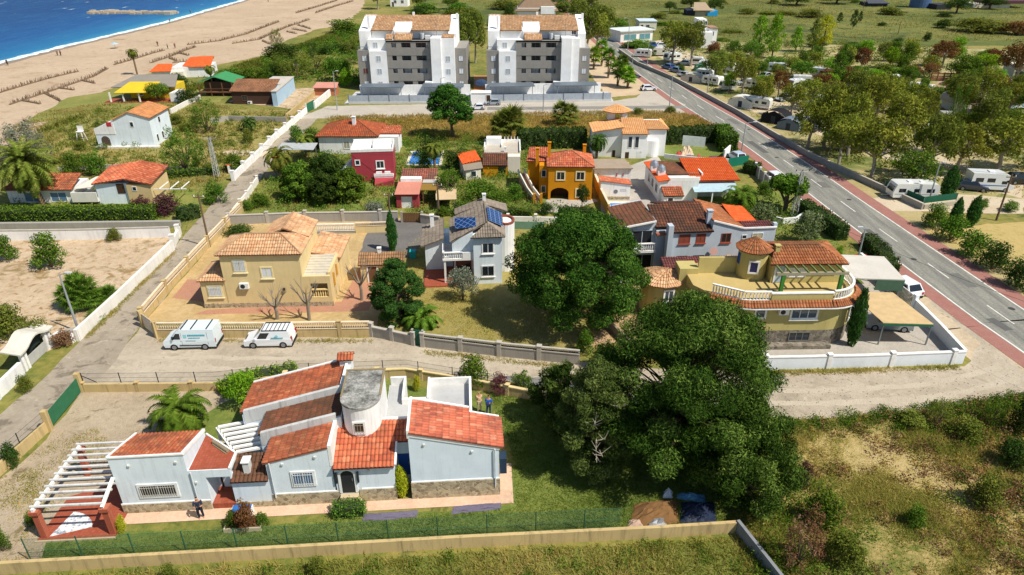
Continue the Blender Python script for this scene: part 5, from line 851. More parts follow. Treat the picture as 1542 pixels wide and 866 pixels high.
h.win(3.4, 1.5, .85, 1.2, 0, pane=DKBR, frame=DKBR, fw=.06); h.win(5.3, 1.9, .45, .5, -.3, fw=.05); h.part('terrace', plaster('#dcd8ce'), MB().box(-3.1, -.3, .4, .2, 3.4, .9).box(-3.1, -.3, .9, .2, -.15, 1.7).box(-3.1, -.15, .9, -2.95, 3.4, 1.7)); h.part('terrace_roof', CREAM, MB().slab([(-2.9, .4, 2.0), (.2, .4, 2.3), (.2, 4.5, 2.6), (-2.0, 4.5, 2.3)], .1)); h.part('pergola', TRIM, MB().box(7.6, 0, 1.9, 11.8, .1, 2.0).box(8.2, 0, 1.9, 8.3, 3, 2.0).box(9.6, 0, 1.9, 9.7, 3, 2.0).box(11, 0, 1.9, 11.1, 3, 2.0))
h = House('house', 'small house with red-orange tiles and blue shutters half hidden by the big date palm', 'house', (-66.5, 85.4), 1); h.part('wall', WHITE, MB().box(0, 0, 0, 8.4, 4.5, 1.9)); h.part('roof', T_ORANGE, MB().tiles([(-.4, -.4, 1.9), (8.8, -.4, 1.9), (8.2, 3.6, 2.9), (.4, 3.6, 2.9)], pitch=.28, samp=2)); h.win(3.2, .2, 2.0, 1.2, pane=plain('#5f7d9c', .5)); h.win(6.6, .2, 2.0, 1.2, pane=plain('#5f7d9c', .5))
h = House('beach_house', 'yellow beach house with porch posts and grey roof', 'beach house', (-84.5, 146), 2); YB = plaster('#d9b92e', '#a98d2c', .2); h.part('wall', YB, MB().box(3.0, 2.5, 0, 12.5, 8, 2.7)); h.part('roof', plaster('#8b857a', '#6d675e', .4), MB().slab([(-.5, 2.0, 2.6), (13, 2.0, 2.6), (11, 9, 3.9), (2, 9, 3.9)], .15)); h.part('porch_roof', YB, MB().slab([(1.6, -1.5, 2.1), (8.3, -1.5, 2.1), (9.6, 3.0, 3.5), (3.2, 3.0, 3.5)], .12))
for x in (.3, 3.0, 6.3): h.part('post', TRIM, MB().box(x, -1.2, 0, x + .25, -.95, 2.1))
h.part('porch_floor', RTILE, MB().box(-1, -1.5, 0, 13.2, 2.4, .12)); h.win(5, .8, 1.2, 1.1, 2.5); h.part('end_wall', WHITE, MB().box(12.8, -1.2, 0, 14.4, 3, 1.9))
h = House('beach_house', 'bare-timber beach house on posts with a green roof', 'beach house', (-67.6, 151), 0); GT = plaster('#5a4636', '#40332a', .3); h.part('wall', GT, MB().box(.6, 1.2, 0, 6.6, 6, 2.9)); h.part('roof', plain('#3f8a55', .7), MB().slab([(-.5, 0, 2.9), (3.5, 0, 4.2), (3.5, 6.8, 4.2), (-.5, 6.8, 2.9)], .12).slab([(3.5, 0, 4.2), (7.6, 0, 2.9), (7.6, 6.8, 2.9), (3.5, 6.8, 4.2)], .12)); h.part('deck', WOOD, MB().box(-.3, -.2, .8, 7.2, 1.2, .95).box(-.3, -.2, 1.6, 7.2, -.1, 1.7))
for x in (-.2, 2.3, 4.8, 7.0): h.part('post', WOOD, MB().box(x, -.15, 0, x + .18, .03, 2.9))
h = House('beach_house', 'dark wood cabin with a long brown tile roof next to a pale blue end wall', 'beach house', (-58.4, 143.6), -1); h.part('wall', plaster('#4d372d', '#38281f', .3), MB().box(.4, 0, 0, 8.9, 4.6, 2.6)); h.part('roof', tilemat('#9a6b4c', '#85583d', '#ab7c5c', '#5e4636', .5), MB().tiles([(.0, -.3, 2.6), (9.2, -.3, 2.6), (9.2, 5.0, 4.2), (.0, 5.0, 4.2)], pitch=.34, samp=2)); BLW = plaster('#a9c4d6', '#6d8ca3', .4); h.part('blue_wall', BLW, MB().prism([(9.4, -1.8), (10.4, -1.8), (9.2, 14), (7.0, 14)], 0, 2.9)); h.part('flat_roof', plaster('#c0b8ac', '#958d80', .5), MB().prism([(9.3, -1.9), (10.5, -1.9), (9.3, 14.2), (4.5, 14.2), (4.5, 5.0), (9.3, 5.0)], 2.9, 3.05)); h.win(3, .8, 1.0, .9, frame=WOOD); h.ac(4.0, 0, .1)
h = House('beach_house', 'white beach cottage with two bright orange tile roofs at the edge of the sand', 'beach house', (-87, 170), 8); h.part('wall', WHITE, MB().box(0, 0, 0, 4.2, 5, 1.9).box(4.2, 2, 0, 13, 9, 2.4)); h.part('roof', T_BRIGHT, MB().slab([(-.4, -.4, 1.9), (4.6, -.4, 1.9), (4.0, 4.0, 3.0), (.6, 4.0, 3.0)], .1, (.3, .4))); h.part('roof', T_BRIGHT, MB().slab([(8.6, 1.6, 2.5), (13.4, 1.6, 2.5), (13, 8, 4.0), (9.4, 8, 4.0)], .1, (.3, .4)).slab([(6.4, 3.0, 2.5), (8.6, 1.6, 2.5), (9.4, 8, 4.0), (7.2, 8, 3.8)], .1, (.3, .4))); h.part('terrace_wall', CREAM, MB().box(4.4, .8, 0, 7.0, 2, 1.6))
h = House('hut', 'small pink-roofed brick hut left of the beachward apartment block', 'hut', (-43.4, 151.5), 0); h.part('wall', plaster('#b5704f', '#8d5640', .4), MB().box(.3, .3, 0, 5.0, 3.0, 1.7)); h.part('roof', plaster('#c98d7c', '#a36f60', .4), MB().slab([(0, 0, 1.75), (5.3, 0, 1.75), (5.0, 3.4, 2.3), (.2, 3.4, 2.3)], .12))
def fh(label, cat, px, wpx, hpx, wall, roof, d=7, name='house', flat=False, gable=False):
	"""simple far house: a few pixels tall, walls, roof, door and windows"""
	u, v = px; o = G(u, v); k = PX(u, v); w, hh = wpx * k, hpx * k * 1.05; h = House(name, label, cat, o, 0); h.part('wall', wall, MB().box(0, 0, 0, w, d, hh))
	if flat: h.part('roof', roof, MB().box(-.2, -.2, hh, w + .2, d + .2, hh + .25))
	else: h.part('roof', roof, MB().slab([(-.4, -.4, hh), (w + .4, -.4, hh), (w + .4, d / 2, hh + 1.8), (-.4, d / 2, hh + 1.8)], .15, (.3, .4)).slab([(-.4, d + .4, hh), (w + .4, d + .4, hh), (w + .4, d / 2, hh + 1.8), (-.4, d / 2, hh + 1.8)], .15, (.3, .4)))
	n_ = max(1, int(w / 4))
	for i in range(n_): h.win(w * (i + .7) / (n_ + .4), hh * .35, min(1.2, w * .18), hh * .3, fw=.1)
	h.door(w * .12 + .3, 0, .9, min(2.0, hh * .75)); return h
fh('white two-storey house with blue trim at the top edge, left of the apartment roofs', 'house', (588, 10), 26, 13, AWHITE, plain('#34568a', .6), 8, flat=True)
h = House('house', 'thatch-brown house with white gables peeking over the roadward apartment roof', 'house', (2, 268), 0); h.part('wall', AWHITE, MB().box(0, 0, 0, 14, 9, 7)); h.part('roof', plaster('#8d7660', '#6b5848', .5), MB().slab([(-1, -.5, 6), (6, 4, 12.5), (6, 8, 12.5), (-1, 10, 6)], .3).slab([(-1, -.5, 6), (15, -.5, 6), (9, 4, 12.5), (6, 4, 12.5)], .3).slab([(15, -.5, 6), (15, 10, 6), (9, 8, 12.5), (9, 4, 12.5)], .3)); h.part('gable', AWHITE, MB().prism([(8.5, -1), (13.5, -1), (13.5, 2), (8.5, 2)], 5, 7.5)); h.chimney(5, 5, 9, 15, .7, AWHITE); h.chimney(7.5, 5, 9, 14.5, .7, AWHITE)
fh('white shed-like house with pale blue-grey roof beside the far main road', 'house', (962, 46), 26, 12, CREAM, plain('#c3d3da', .6), 8, flat=True)
h = House('house', 'bright white house with a stepped tower among the campsite trees', 'house', G(1062, 72), 0); k = PX(1062, 72); h.part('wall', AWHITE, MB().box(-8 * k, 0, 0, 9 * k, 9, 22 * k)); h.part('tower', AWHITE, MB().box(-10 * k, 4, 0, 3 * k, 10, 38 * k)); h.part('annexe', AWHITE, MB().box(5 * k, 2, 0, 18 * k, 8, 26 * k)); h.part('roof', plaster('#9a7a64'), MB().box(6 * k, 1.8, 26 * k, 18.5 * k, 8.3, 27.5 * k)); h.win(-2 * k, 22 * k, 1.1, 1.4, 3.98); h.win(1 * k, 30 * k, .9, 1.1, 3.98); h.win(10 * k, 16 * k, 1.2, 1.2, 1.98)
h = House('barn', 'stone-roofed barn with a bright blue tarpaulin at its right end, far field', 'barn', G(1046, 24), 0); k = PX(1046, 24); h.part('wall', plaster('#b9ad97', '#8b806c', .5), MB().box(0, 0, 0, 30 * k, 12, 8 * k)); h.part('roof', plaster('#a8947a', '#7d6c58', .6), MB().slab([(-1, -1, 8 * k), (24 * k, -1, 8 * k), (20 * k, 7, 17 * k), (3 * k, 7, 17 * k)], .3)); h.part('dark_end_wall', plain('#2a2d38', .8), MB().prism([(-11 * k, 1), (-.1, -.5), (-.1, 10), (-9 * k, 10)], 0, [7 * k, 9 * k, 9 * k, 7 * k])); h.part('tarpaulin', plain('#2c9ad0', .5), MB().prism([(18 * k, -1.2), (33 * k, -1.2), (33 * k, 6), (18 * k, 6)], 0, [4 * k, 8 * k, 8 * k, 6 * k]))
h = House('shop', 'long low white roadside building with teal windows at the far bend of the road', 'building', G(934, 64), 22); h.part('wall', WHITE, MB().box(0, 0, 0, 12, 8, 3.2)); h.part('roof', plaster('#cfd6d4', '#9aa19f', .4), MB().box(-.5, -.5, 3.2, 12.5, 8.5, 3.5)); h.win(3.5, .6, 4.5, 1.7, pane=plain('#5f8d95', .4)); h.win(9, .6, 4, 1.7, pane=plain('#5f8d95', .4))
h = House('silo', 'dark blue-grey ribbed silo building at the top right edge', 'silo', G(1384, 14), 0); k = PX(1384, 14); h.part('drum', plain('#4c6488', .5), MB().cyl((16 * k, 9, 0), (16 * k, 9, 26 * k), 15 * k, n=24)); h.part('annexe', plain('#33353c', .7), MB().box(22 * k, -2, 0, 44 * k, 8, 7 * k))
h = House('house', 'flat-roofed dark house on pale ground at the far top right corner', 'house', G(1465, 12), 0); k = PX(1465, 12); h.part('wall', plaster('#d6cdbd'), MB().box(0, 0, 0, 55 * k, 10, 6 * k)); h.part('roof', plain('#5b3a3e', .8), MB().box(18 * k, -1, 6 * k, 80 * k, 11, 10 * k)); h.win(20 * k, 1, 3, 2)
h = House('building', 'dark low farm building on the far meadow skyline', 'farm building', G(1308, 10), 0); k = PX(1308, 10); h.part('wall', plain('#3c3f48', .8), MB().box(0, 0, 0, 28 * k, 10, 5 * k)); h.part('roof', plain('#4a4d55', .8), MB().slab([(-1, -1, 5 * k), (29 * k, -1, 5 * k), (27 * k, 6, 8 * k), (1, 6, 8 * k)], .3))
h = House('pavilion', 'arched pale vaulted campsite roof with brown flat wing', 'pavilion', G(1440, 172), 0); k = PX(1440, 172); m = MB(); R_ = 22 * k
for i in range(10): a0, a1 = math.pi * i / 10, math.pi * (i + 1) / 10; m.face([(R_ - R_ * math.cos(a0), 0, 1.6 + 1.9 * math.sin(a0)), (R_ - R_ * math.cos(a1), 0, 1.6 + 1.9 * math.sin(a1)), (R_ - R_ * math.cos(a1), 7, 1.6 + 1.9 * math.sin(a1)), (R_ - R_ * math.cos(a0), 7, 1.6 + 1.9 * math.sin(a0))][::-1])
h.part('vault', plaster('#b9ab94', '#8d816c', .4), m); h.part('wall', CREAM, MB().box(.3, .4, 0, 2 * R_ - .3, 6.8, 1.7)); h.part('flat_roof', plaster('#7d6a58', '#5e4f42', .4), MB().prism([(12 * k, -5), (52 * k, -6), (46 * k, 0), (16 * k, .0)], 1.9, 2.1)); h.part('beam', TRIM, MB().beam((10 * k, -4.9, 1.9), (48 * k, -7, 1.5), .3, .3))
h = House('building', 'low campsite block with long tan roof and white porch, behind the vaulted roof', 'building', G(1398, 150), 0); k = PX(1398, 150); h.part('wall', CREAM, MB().box(0, 0, 0, 62 * k, 6, 2.0)); h.part('roof', plaster('#a98a70', '#86694f', .4), MB().slab([(-.5, -.6, 2.0), (64 * k, -.6, 2.0), (60 * k, 5, 2.9), (4, 5, 2.9)], .2)); h.win(6, .6, 1.2, .8); h.win(11, .6, 1.2, .8)
h = House('gatehouse', 'white gate pavilion with dark green doors near the right edge of the campsite', 'gatehouse', G(1520, 128), 0); k = PX(1520, 128); h.part('wall', CREAM, MB().box(0, 0, 0, 40 * k, 4, 4.2)); h.part('gate', plain('#1d3d34', .7), MB().box(3 * k, -.06, 0, 40 * k, -.01, 3.0)); h.part('roof', CREAM, MB().box(-.3, -.3, 4.2, 41 * k, 4.3, 4.4))
h = House('building', 'white campsite kiosk with pale flat roof near the right edge', 'kiosk', G(1480, 150), 0); k = PX(1480, 150); h.part('wall', AWHITE, MB().box(0, 0, 0, 18 * k, 5, 2.8)); h.part('roof', AWHITE, MB().box(-.3, -.4, 2.8, 19 * k, 5.4, 3.0)); h.win(1.8, .8, 1.2, .9); h.part('side_wing', AWHITE, MB().box(-2, 1, 0, -.01, 4, 2.0))
h = House('paddock_fence', 'long rust-brown timber fence round the orange earth paddock', 'fence', G(1400, 122), 0); k = PX(1400, 122);
for z in (.5, 1.1, 1.7): h.part('rail', plain('#8d5f44', .85), MB().box(0, -.05, z - .18, 120 * k, .05, z + .18))
for i in range(13): h.part('post', WOOD, MB().box(i * 9.5 * k, -.1, 0, i * 9.5 * k + .2, .1, 2.0))
struct(MB().sheet([G(1385, 119), G(1560, 121), G(1560, 112), G(1390, 112)], .014).build('paddock_earth', plain('#a9764a', .95)))
def P2(s): return [G(*q) if q[0] > 55 or q[0] < -55 or abs(q[1]) > 140 else q for q in s]
def wall(label, pts, h, mat, t=.2, cap=None, posts=None, bal=None, name='wall', cat='wall', group=None, capw=.08):
	"""boundary wall along world points: base, cap, posts (spacing, width, height), balusters (z, height)"""
	e = thing(name, label, cat, (0, 0, 0), 0, group); hs = h if hasattr(h, '__len__') else [h] * len(pts)
	def ribbon(w, z0, z1):
		m = MB(); a, b = off(pts, -w / 2), off(pts, w / 2)
		for i in range(len(pts) - 1): m.prism([a[i], b[i], b[i + 1], a[i + 1]], [z0[i], z0[i], z0[i + 1], z0[i + 1]], [z1[i], z1[i], z1[i + 1], z1[i + 1]])
		return m
	ribbon(t, [0] * len(pts), hs).build('base', mat, e)
	if cap: ribbon(t + capw, [q + .002 for q in hs], [q + .09 for q in hs]).build('cap', cap, e)
	top = hs
	if bal:
		m = MB()
		for i in range(len(pts) - 1): balustrade(m, [pts[i], pts[i + 1]], hs[i] + .09, bal, .2, .045, True)
		m.build('balusters', cap or mat, e)
	if posts:
		L = 0; nxt = 0
		for i in range(len(pts) - 1):
			a, b = pts[i], pts[i + 1]; d = math.hypot(b[0] - a[0], b[1] - a[1]); an = math.atan2(b[1] - a[1], b[0] - a[0])
			while nxt <= L + d + 1e-6:
				k = (nxt - L) / d; w = posts[1] / 2; z = posts[2] + hs[i] - hs[0]
				MB().box(-w, -w, 0, w, w, z).box(-w - .04, -w - .04, z + .002, w + .04, w + .04, z + .07).build('post', posts[3] if len(posts) > 3 else (cap or mat), e, loc=(a[0] + (b[0] - a[0]) * k, a[1] + (b[1] - a[1]) * k, 0), rz=an); nxt += posts[0]
			L += d
	return e
def netting(c, a):
	n = NT('wire netting'); tr = n.n('BsdfTransparent'); mx = n.n('MixShader'); mx.inputs[0].default_value = a; n.col(c, .8); n.l(tr.outputs[0], mx.inputs[1]); n.l(n.b.outputs[0], mx.inputs[2]); n.l(mx.outputs[0], n.out.inputs[0]); return n.m
NETG = netting('#3d6a50', .28); NETX = netting('#6d6f68', .12)
def wirefence(label, pts, z0, h, net, pm, sp=3.0, z1=None, group=None):
	e = thing('wire_fence', label, 'fence', (0, 0, 0), 0, group); m = MB(); L = 0; nxt = 0
	for i in range(len(pts) - 1):
		a, b = pts[i], pts[i + 1]; d = math.hypot(b[0] - a[0], b[1] - a[1]); m.face([(*a, z0), (*b, z0), (*b, z0 + h), (*a, z0 + h)])
		while nxt <= L + d + 1e-6:
			k = (nxt - L) / d; x, y = a[0] + (b[0] - a[0]) * k, a[1] + (b[1] - a[1]) * k; MB().cyl((x, y, z0 - .1), (x, y, z0 + h + .06), .035, n=6).build('post', pm, e); nxt += sp
		L += d
	m.build('netting', net, e); w = MB()
	for i in range(len(pts) - 1):
		for z in (z0 + .05, z0 + h * .5, z0 + h): w.cyl((*pts[i], z), (*pts[i + 1], z), .012, n=4, caps=False)
	w.build('tension_wire', pm, e); return e
YBLK = plaster('#c2aa78', '#6d6044', .95); YCAP = plain('#d6c08d', .9); GCAP = plain('#b5aea2', .9); OLDW = plaster('#e4e0d6', '#9a9080', .4)
wall('weathered white wall on the right side of the sandy palm lot', [G(118, 514), G(180, 455), G(262, 376)], [1.15, 1.1, 1.2], OLDW, .3)
wall('white wall across the back of the sandy palm lot', [G(-60, 363), G(120, 361), G(258, 357)], 1.25, WHITE, .18, cap=GCAP)
wall('old concrete wall at the foot of the long clipped hedge', [G(-60, 345), G(120, 343), G(272, 341)], .75, CONC, .5)
wall('white gate pillars and short wall at the alley corner of the sandy palm lot', [G(262, 372), G(272, 352)], .95, OLDW, .3, posts=(3.0, .45, 1.5))
BAL = plain('#e3ceae', .85)
wall('ochre wall with white balusters in front of the yellow house, beside the vans', [G(238, 508), G(400, 508), G(558, 506)], .85, YBLK, .22, cap=BAL, bal=.5, posts=(5.4, .34, 1.6, YBLK))
wall('ochre wall with white balusters between the alley and the yellow house', [G(216, 484), G(250, 443), G(300, 388), G(345, 340), G(372, 312)], .75, YBLK, .22, cap=BAL, bal=.45, posts=(5.5, .34, 1.45, YBLK))
g_ = thing('gate', 'pale barred metal gate at the alley corner of the yellow house', 'gate', (*G(217, 492), 0), math.atan2(G(238, 508)[1] - G(217, 492)[1], G(238, 508)[0] - G(217, 492)[0]))
L = math.dist(G(217, 492), G(238, 508)); m = MB(); [m.box(.2 + i * .11, -.02, .1, .23 + i * .11, .02, 1.45) for i in range(int((L - .4) / .11))]; m.box(.15, -.025, .1, L - .15, .025, .16).box(.15, -.025, 1.4, L - .15, .025, 1.47); m.build('bars', plain('#c9bfae', .6), g_)
for q in (0, L): MB().box(q - .2, -.2, 0, q + .2, .2, 1.7).build('pillar', YBLK, g_)
wall('long grey concrete wall with coping behind the yellow house', [G(346, 338), G(450, 334), G(600, 332)], 1.15, CONC, .25, cap=GCAP, posts=(4.6, .36, 1.45))
wall('white railing wall along the driveway behind the yellow house', [G(478, 352), G(535, 351)], .35, CONC, .2, cap=TRIM, bal=.7)
wall('ochre garden wall at the end of the dark driveway', [G(536, 351), G(596, 349)], .9, YEL, .2, cap=BAL, bal=.25)
wall('grey block wall with rail, left of the green garden door', [G(560, 506), G(624, 520)], .95, CONC, .22, cap=GCAP, posts=(2.1, .34, 1.35))
wall('grey block wall with rail, from the green garden door to the dark pines', [G(637, 522), G(760, 537), G(872, 548)], .95, CONC, .22, cap=GCAP, bal=.22, posts=(3.4, .36, 1.4))
d = thing('garden_gate', 'narrow dark green metal door in the grey block wall', 'gate', (*G(630, 520), 0), RAD(-12)); MB().box(-.38, -.04, 0, .38, .04, 1.55).build('panel', plain('#1f5a45', .6), d); MB().box(-.55, -.12, 0, -.38, .12, 1.6).build('post', CONC, d); MB().box(.38, -.12, 0, .55, .12, 1.6).build('post', CONC, d); MB().box(.22, -.09, .75, .28, -.04, .95).build('handle', STEEL, d)
wall('yellow block wall at the back of the sandy yard, behind the front palm', [G(128, 590), G(325, 588), G(430, 576)], .75, YBLK, .2, posts=(4.2, .25, .85))
wirefence('plain wire fence on the yellow block wall along the dirt road', [G(130, 588), G(325, 586), G(430, 574), G(612, 567), G(790, 597)], .75, .85, NETX, IRON, 2.9)
wall('yellow block wall behind the white terraces of the pale-blue villa', [G(432, 576), G(612, 568), G(700, 582), G(790, 600), G(868, 612)], .8, YBLK, .2, cap=YCAP, posts=(3.6, .3, 1.0))
wall('yellow wall beside the alley, below the green mesh gate', [G(-60, 768), G(0, 716), G(74, 648)], .85, YBLK, .2)
wirefence('wire fence on the yellow wall beside the alley', [G(-60, 766), G(0, 714), G(76, 646)], .85, .8, NETX, IRON, 2.6)
a, b = G(76, 648), G(124, 590); g_ = thing('gate', 'wide green mesh-covered gate between two ochre pillars', 'gate', (*a, 0), math.atan2(b[1] - a[1], b[0] - a[0])); L = math.dist(a, b); NT_ = plain('#2f6b4a', .8)
MB().box(.15, -.02, .15, L - .15, .02, 1.4).build('mesh_panel', NT_, g_)
for q in (0, L): MB().box(q - .18, -.18, 0, q + .18, .18, 1.75).build('pillar', YBLK, g_)
MB().beam((L + .15, -.1, 1.5), (L + 1.1, -.6, .1), .06).build('stay', IRON, g_)
wall('long yellow block wall below the front lawn, along the bottom of the photo', [G(-80, 868), G(300, 846), G(700, 823), G(1000, 808), G(1106, 801)], .85, YBLK, .22)
wirefence('green wire fence standing behind the long bottom wall', [(p[0], p[1] + .45) for p in (G(40, 855), G(300, 842), G(700, 819), G(935, 806))], .0, 1.75, NETG, plain('#2c5a44', .6), 2.9)
wall('plain grey wall running down to the bottom edge beside the pines', [G(1108, 800), G(1170, 880), G(1230, 960)], .95, plaster('#85878a', '#55565a', .6), .2, cap=None)  # dark grey plaster stands in for the shade on the left face
TW = plaster('#e4e9ec', '#a9adb0', .15)
wall('white garden wall in front of the tan villa, along the dirt road', [G(1150, 556), G(1300, 553), G(1448, 547)], 1.15, TW, .2, cap=TRIM, posts=(5.3, .34, 1.35))
wall('white wall from the tan villa\'s front corner up to its driveway gate', [G(1448, 546), G(1412, 506), G(1374, 467)], 1.15, TW, .2, cap=TRIM)
wall('white wall above the driveway gate of the tan villa, beside the road', [G(1338, 437), G(1318, 420), G(1292, 398)], 1.3, TW, .2, cap=TRIM)
a, b = G(1340, 440), G(1372, 466); g_ = thing('gate', 'sliding metal driveway gate of the tan villa with pale bars', 'gate', (*a, 0), math.atan2(b[1] - a[1], b[0] - a[0])); L = math.dist(a, b); m = MB(); [m.box(.1 + i * .18, -.02, .15, .2 + i * .18, .02, 1.4) for i in range(int((L - .2) / .18))]; m.build('bars', plain('#8f8f80', .6), g_); MB().box(0, -.03, .05, L, .03, .15).build('rail', TRIM, g_); MB().box(0, -.03, 1.4, L, .03, 1.48).build('rail', TRIM, g_); MB().box(L, -.18, 0, L + .36, .18, 1.7).build('pillar', TW, g_); MB().box(-.36, -.18, 0, 0, .18, 1.7).build('pillar', TW, g_)
wall('dark low wall between the dry lawn and the brown yard by the tan villa', [G(906, 482), G(930, 508), G(956, 532)], .85, plaster('#8d8270', '#5d5548', .5), .2)
zig = [G(352, 272), G(375, 250), G(400, 226), G(415, 210), G(432, 196), G(448, 182), G(462, 170)]
wall('bright white stepped wall climbing beside the upper alley', zig, 1.05, WHITE, .3, posts=(4.6, .5, 1.45, WHITE))
wall('bright white wall with green gate end, by the apartment forecourt', [G(474, 164), G(500, 142)], 1.4, WHITE, .3)
a, b = G(462, 170), G(474, 163); g_ = thing('gate', 'small dark green gate in the bright white alley wall', 'gate', (*a, 0), math.atan2(b[1] - a[1], b[0] - a[0])); L = math.dist(a, b); MB().box(0, -.04, .1, L, .04, 1.7).build('panel', FGRN, g_); MB().box(-.12, -.12, 0, .02, .12, 1.9).build('post', WHITE, g_)
wall('low pale wall between the upper alley and the olive garden', [G(388, 276), G(372, 300), G(352, 325)], .9, OLDW, .22, posts=(3.2, .3, 1.1))
wall('short white tile-capped wall end with orange tiles beside the alley', [G(346, 262), G(350, 250)], 1.3, OLDW, .3, cap=T_BRIGHT, capw=.4)
wall('stepped grey garden wall under the olive trees\' palm', [G(400, 268), G(445, 262), G(480, 258)], .85, CONC, .22)
wall('long pale grey wall below the dark wood cabin', [G(318, 186), G(345, 182), G(432, 184)], .95, CONC, .25)
wall('ochre diagonal wall rising to the pink-roofed hut', [G(432, 180), G(455, 160), G(482, 137)], 1.0, YBLK, .3)
wall('pale diagonal wall between the yellow and the timber beach houses', [G(258, 172), G(280, 160), G(302, 150)], 1.0, OLDW, .3)
wall('low grey wall in the beach scrub beneath the white cottage', [G(88, 258), G(200, 252), G(330, 262)], .6, CONC, .25)
wall('campsite boundary wall running along the right side of the main road', [G(932, 78), G(960, 98), G(1012, 120), G(1062, 146), G(1110, 172), G(1160, 203), G(1220, 238), G(1300, 275), G(1388, 316)], .8, plaster('#9a988f', '#6b6a62', .5), .25, cap=GCAP)
wall('short wall with dark green screen at the campsite corner by the road', [G(1390, 315), G(1440, 309)], .6, plaster('#a9a28f', '#77705e', .5), .25)
e = thing('screen', 'dark green privacy screen along the campsite corner, behind its wall', 'screen', (0, 0, 0)); a, b, c = G(1330, 288), G(1388, 313), G(1438, 307); m = MB()
for p, q in ((a, b), (b, c)): m.prism([p, q, (q[0], q[1] + .06), (p[0], p[1] + .06)], .62, 1.5)
m.build('fabric', plain('#1d5a42', .8), e); [MB().cyl((*q, 0), (*q, 1.55), .04, n=6).build('post', STEEL, e) for q in (a, b, c)]
wall('diagonal ochre wall right of the orange house', [G(893, 272), G(904, 300), G(916, 325)], 1.5, plaster('#c79a3c', '#8d7036', .4), .22, cap=plain('#d9cdb0', .9))
e = thing('gate', 'dark brown timber gate beside the cypress below the red garage', 'gate', (*G(606, 335), 0)); m = MB(); [m.box(.1 + i * .2, -.03, .08, .28 + i * .2, .03, 1.25) for i in range(11)]; m.build('planks', WOOD, e); [MB().box(q, -.15, 0, q + .25, .15, 1.45).build('pillar', CONC, e) for q in (-.15, 2.35)]
wall('grey wall right of the brown timber gate', [G(634, 336), G(662, 340)], 1.1, CONC, .25, cap=GCAP)
wall('pale wall with railings across the gardens below the orange house', [G(765, 335), G(830, 336), G(905, 338)], .8, OLDW, .2, posts=(3.4, .3, 1.1))
wall('green-screened fence behind the solar panel house', [G(775, 345), G(820, 346)], 1.0, plain('#6f927c', .8), .06, name='fence', cat='fence')
wall('white corrugated fence panel on the lawn behind the white villa', [G(1027, 219), G(1061, 222)], 1.7, plain('#dfe4e6', .5), .08, name='fence', cat='fence')
wall('white wall of the rubble yard next to the white villa', [G(1000, 238), G(1045, 243), G(1098, 246)], .7, WHITE, .2)
wall('curved white wall round the clipped ficus by the road', [G(1160, 334), G(1178, 338), G(1198, 336), G(1209, 328), G(1211, 318), G(1204, 308)], .8, WHITE, .22)
wall('grey slatted fence beside the main road, left of the white parked car', [G(1136, 262), G(1150, 277), G(1162, 291)], 1.5, plain('#8d8a84', .7), .08, posts=(2.2, .25, 1.7, TRIM), name='fence', cat='fence')
wall('teal canvas screen by the rubble yard', [G(1096, 252), G(1126, 247)], 1.4, plain('#12705a', .8), .06, name='screen', cat='screen')
wall('white wall end by the small parked cars above the teal screen', [G(1089, 240), G(1098, 232)], 1.5, WHITE, .2)
e = thing('gateway', 'white arched gateway with sloping pale roof and dark gate on the alley', 'gateway', (0, 0, 0)); a, b = G(38, 560), G(80, 520); e.location = (*a, 0); e.rotation_euler = (0, 0, math.atan2(b[1] - a[1], b[0] - a[0])); L = math.dist(a, b)
for q in (0, L - .75): MB().box(q, -.12, 0, q + .28, .12, 1.75).build('pillar', TRIM, e); MB().box(q + .45, -.12, 0, q + .7, .12, 1.75).build('pillar', TRIM, e)
m = MB(); N_ = 12; pr = [(i / N_ * (L + .6) - .3, 1.8 + .55 * math.sin(math.pi * max(0, min(1, (i / N_ - .12) / .76))) ** 2) for i in range(N_ + 1)]
for i in range(N_): (xa, za), (xb, zb) = pr[i], pr[i + 1]; m.prism([(xa, -.35), (xb, -.35), (xb, 1.2), (xa, 1.2)], [za - .12, zb - .12, zb + .2, za + .2], [za, zb, zb + .32, za + .32])
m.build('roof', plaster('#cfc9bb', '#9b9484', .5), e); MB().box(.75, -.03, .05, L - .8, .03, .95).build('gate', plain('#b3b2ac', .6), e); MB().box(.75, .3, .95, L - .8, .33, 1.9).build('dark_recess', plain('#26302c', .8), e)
wall('white plastered wall at the left edge, below the arched gateway', [G(-50, 640), G(8, 592), G(36, 564)], 1.2, WHITE, .3)
wall('short white wall above the arched gateway', [G(80, 520), G(92, 512), G(112, 516)], .9, WHITE, .3)
wall('pale blue-grey building wall cut by the left edge of the photo', [G(-40, 640), G(-2, 600)], 1.8, BLUEW, .5)
e = thing('utility_cabinet', 'small grey concrete meter cabinet at the foot of the street lamp', 'cabinet', (*G(113, 512), 0), .4); MB().box(-.5, -.3, 0, .5, .3, 1.1).build('body', CONC, e); MB().box(-.35, -.33, .3, .35, -.3, .95).build('door', GCAP, e)
REED = plaster('#7d6a55', '#55483a', .4)
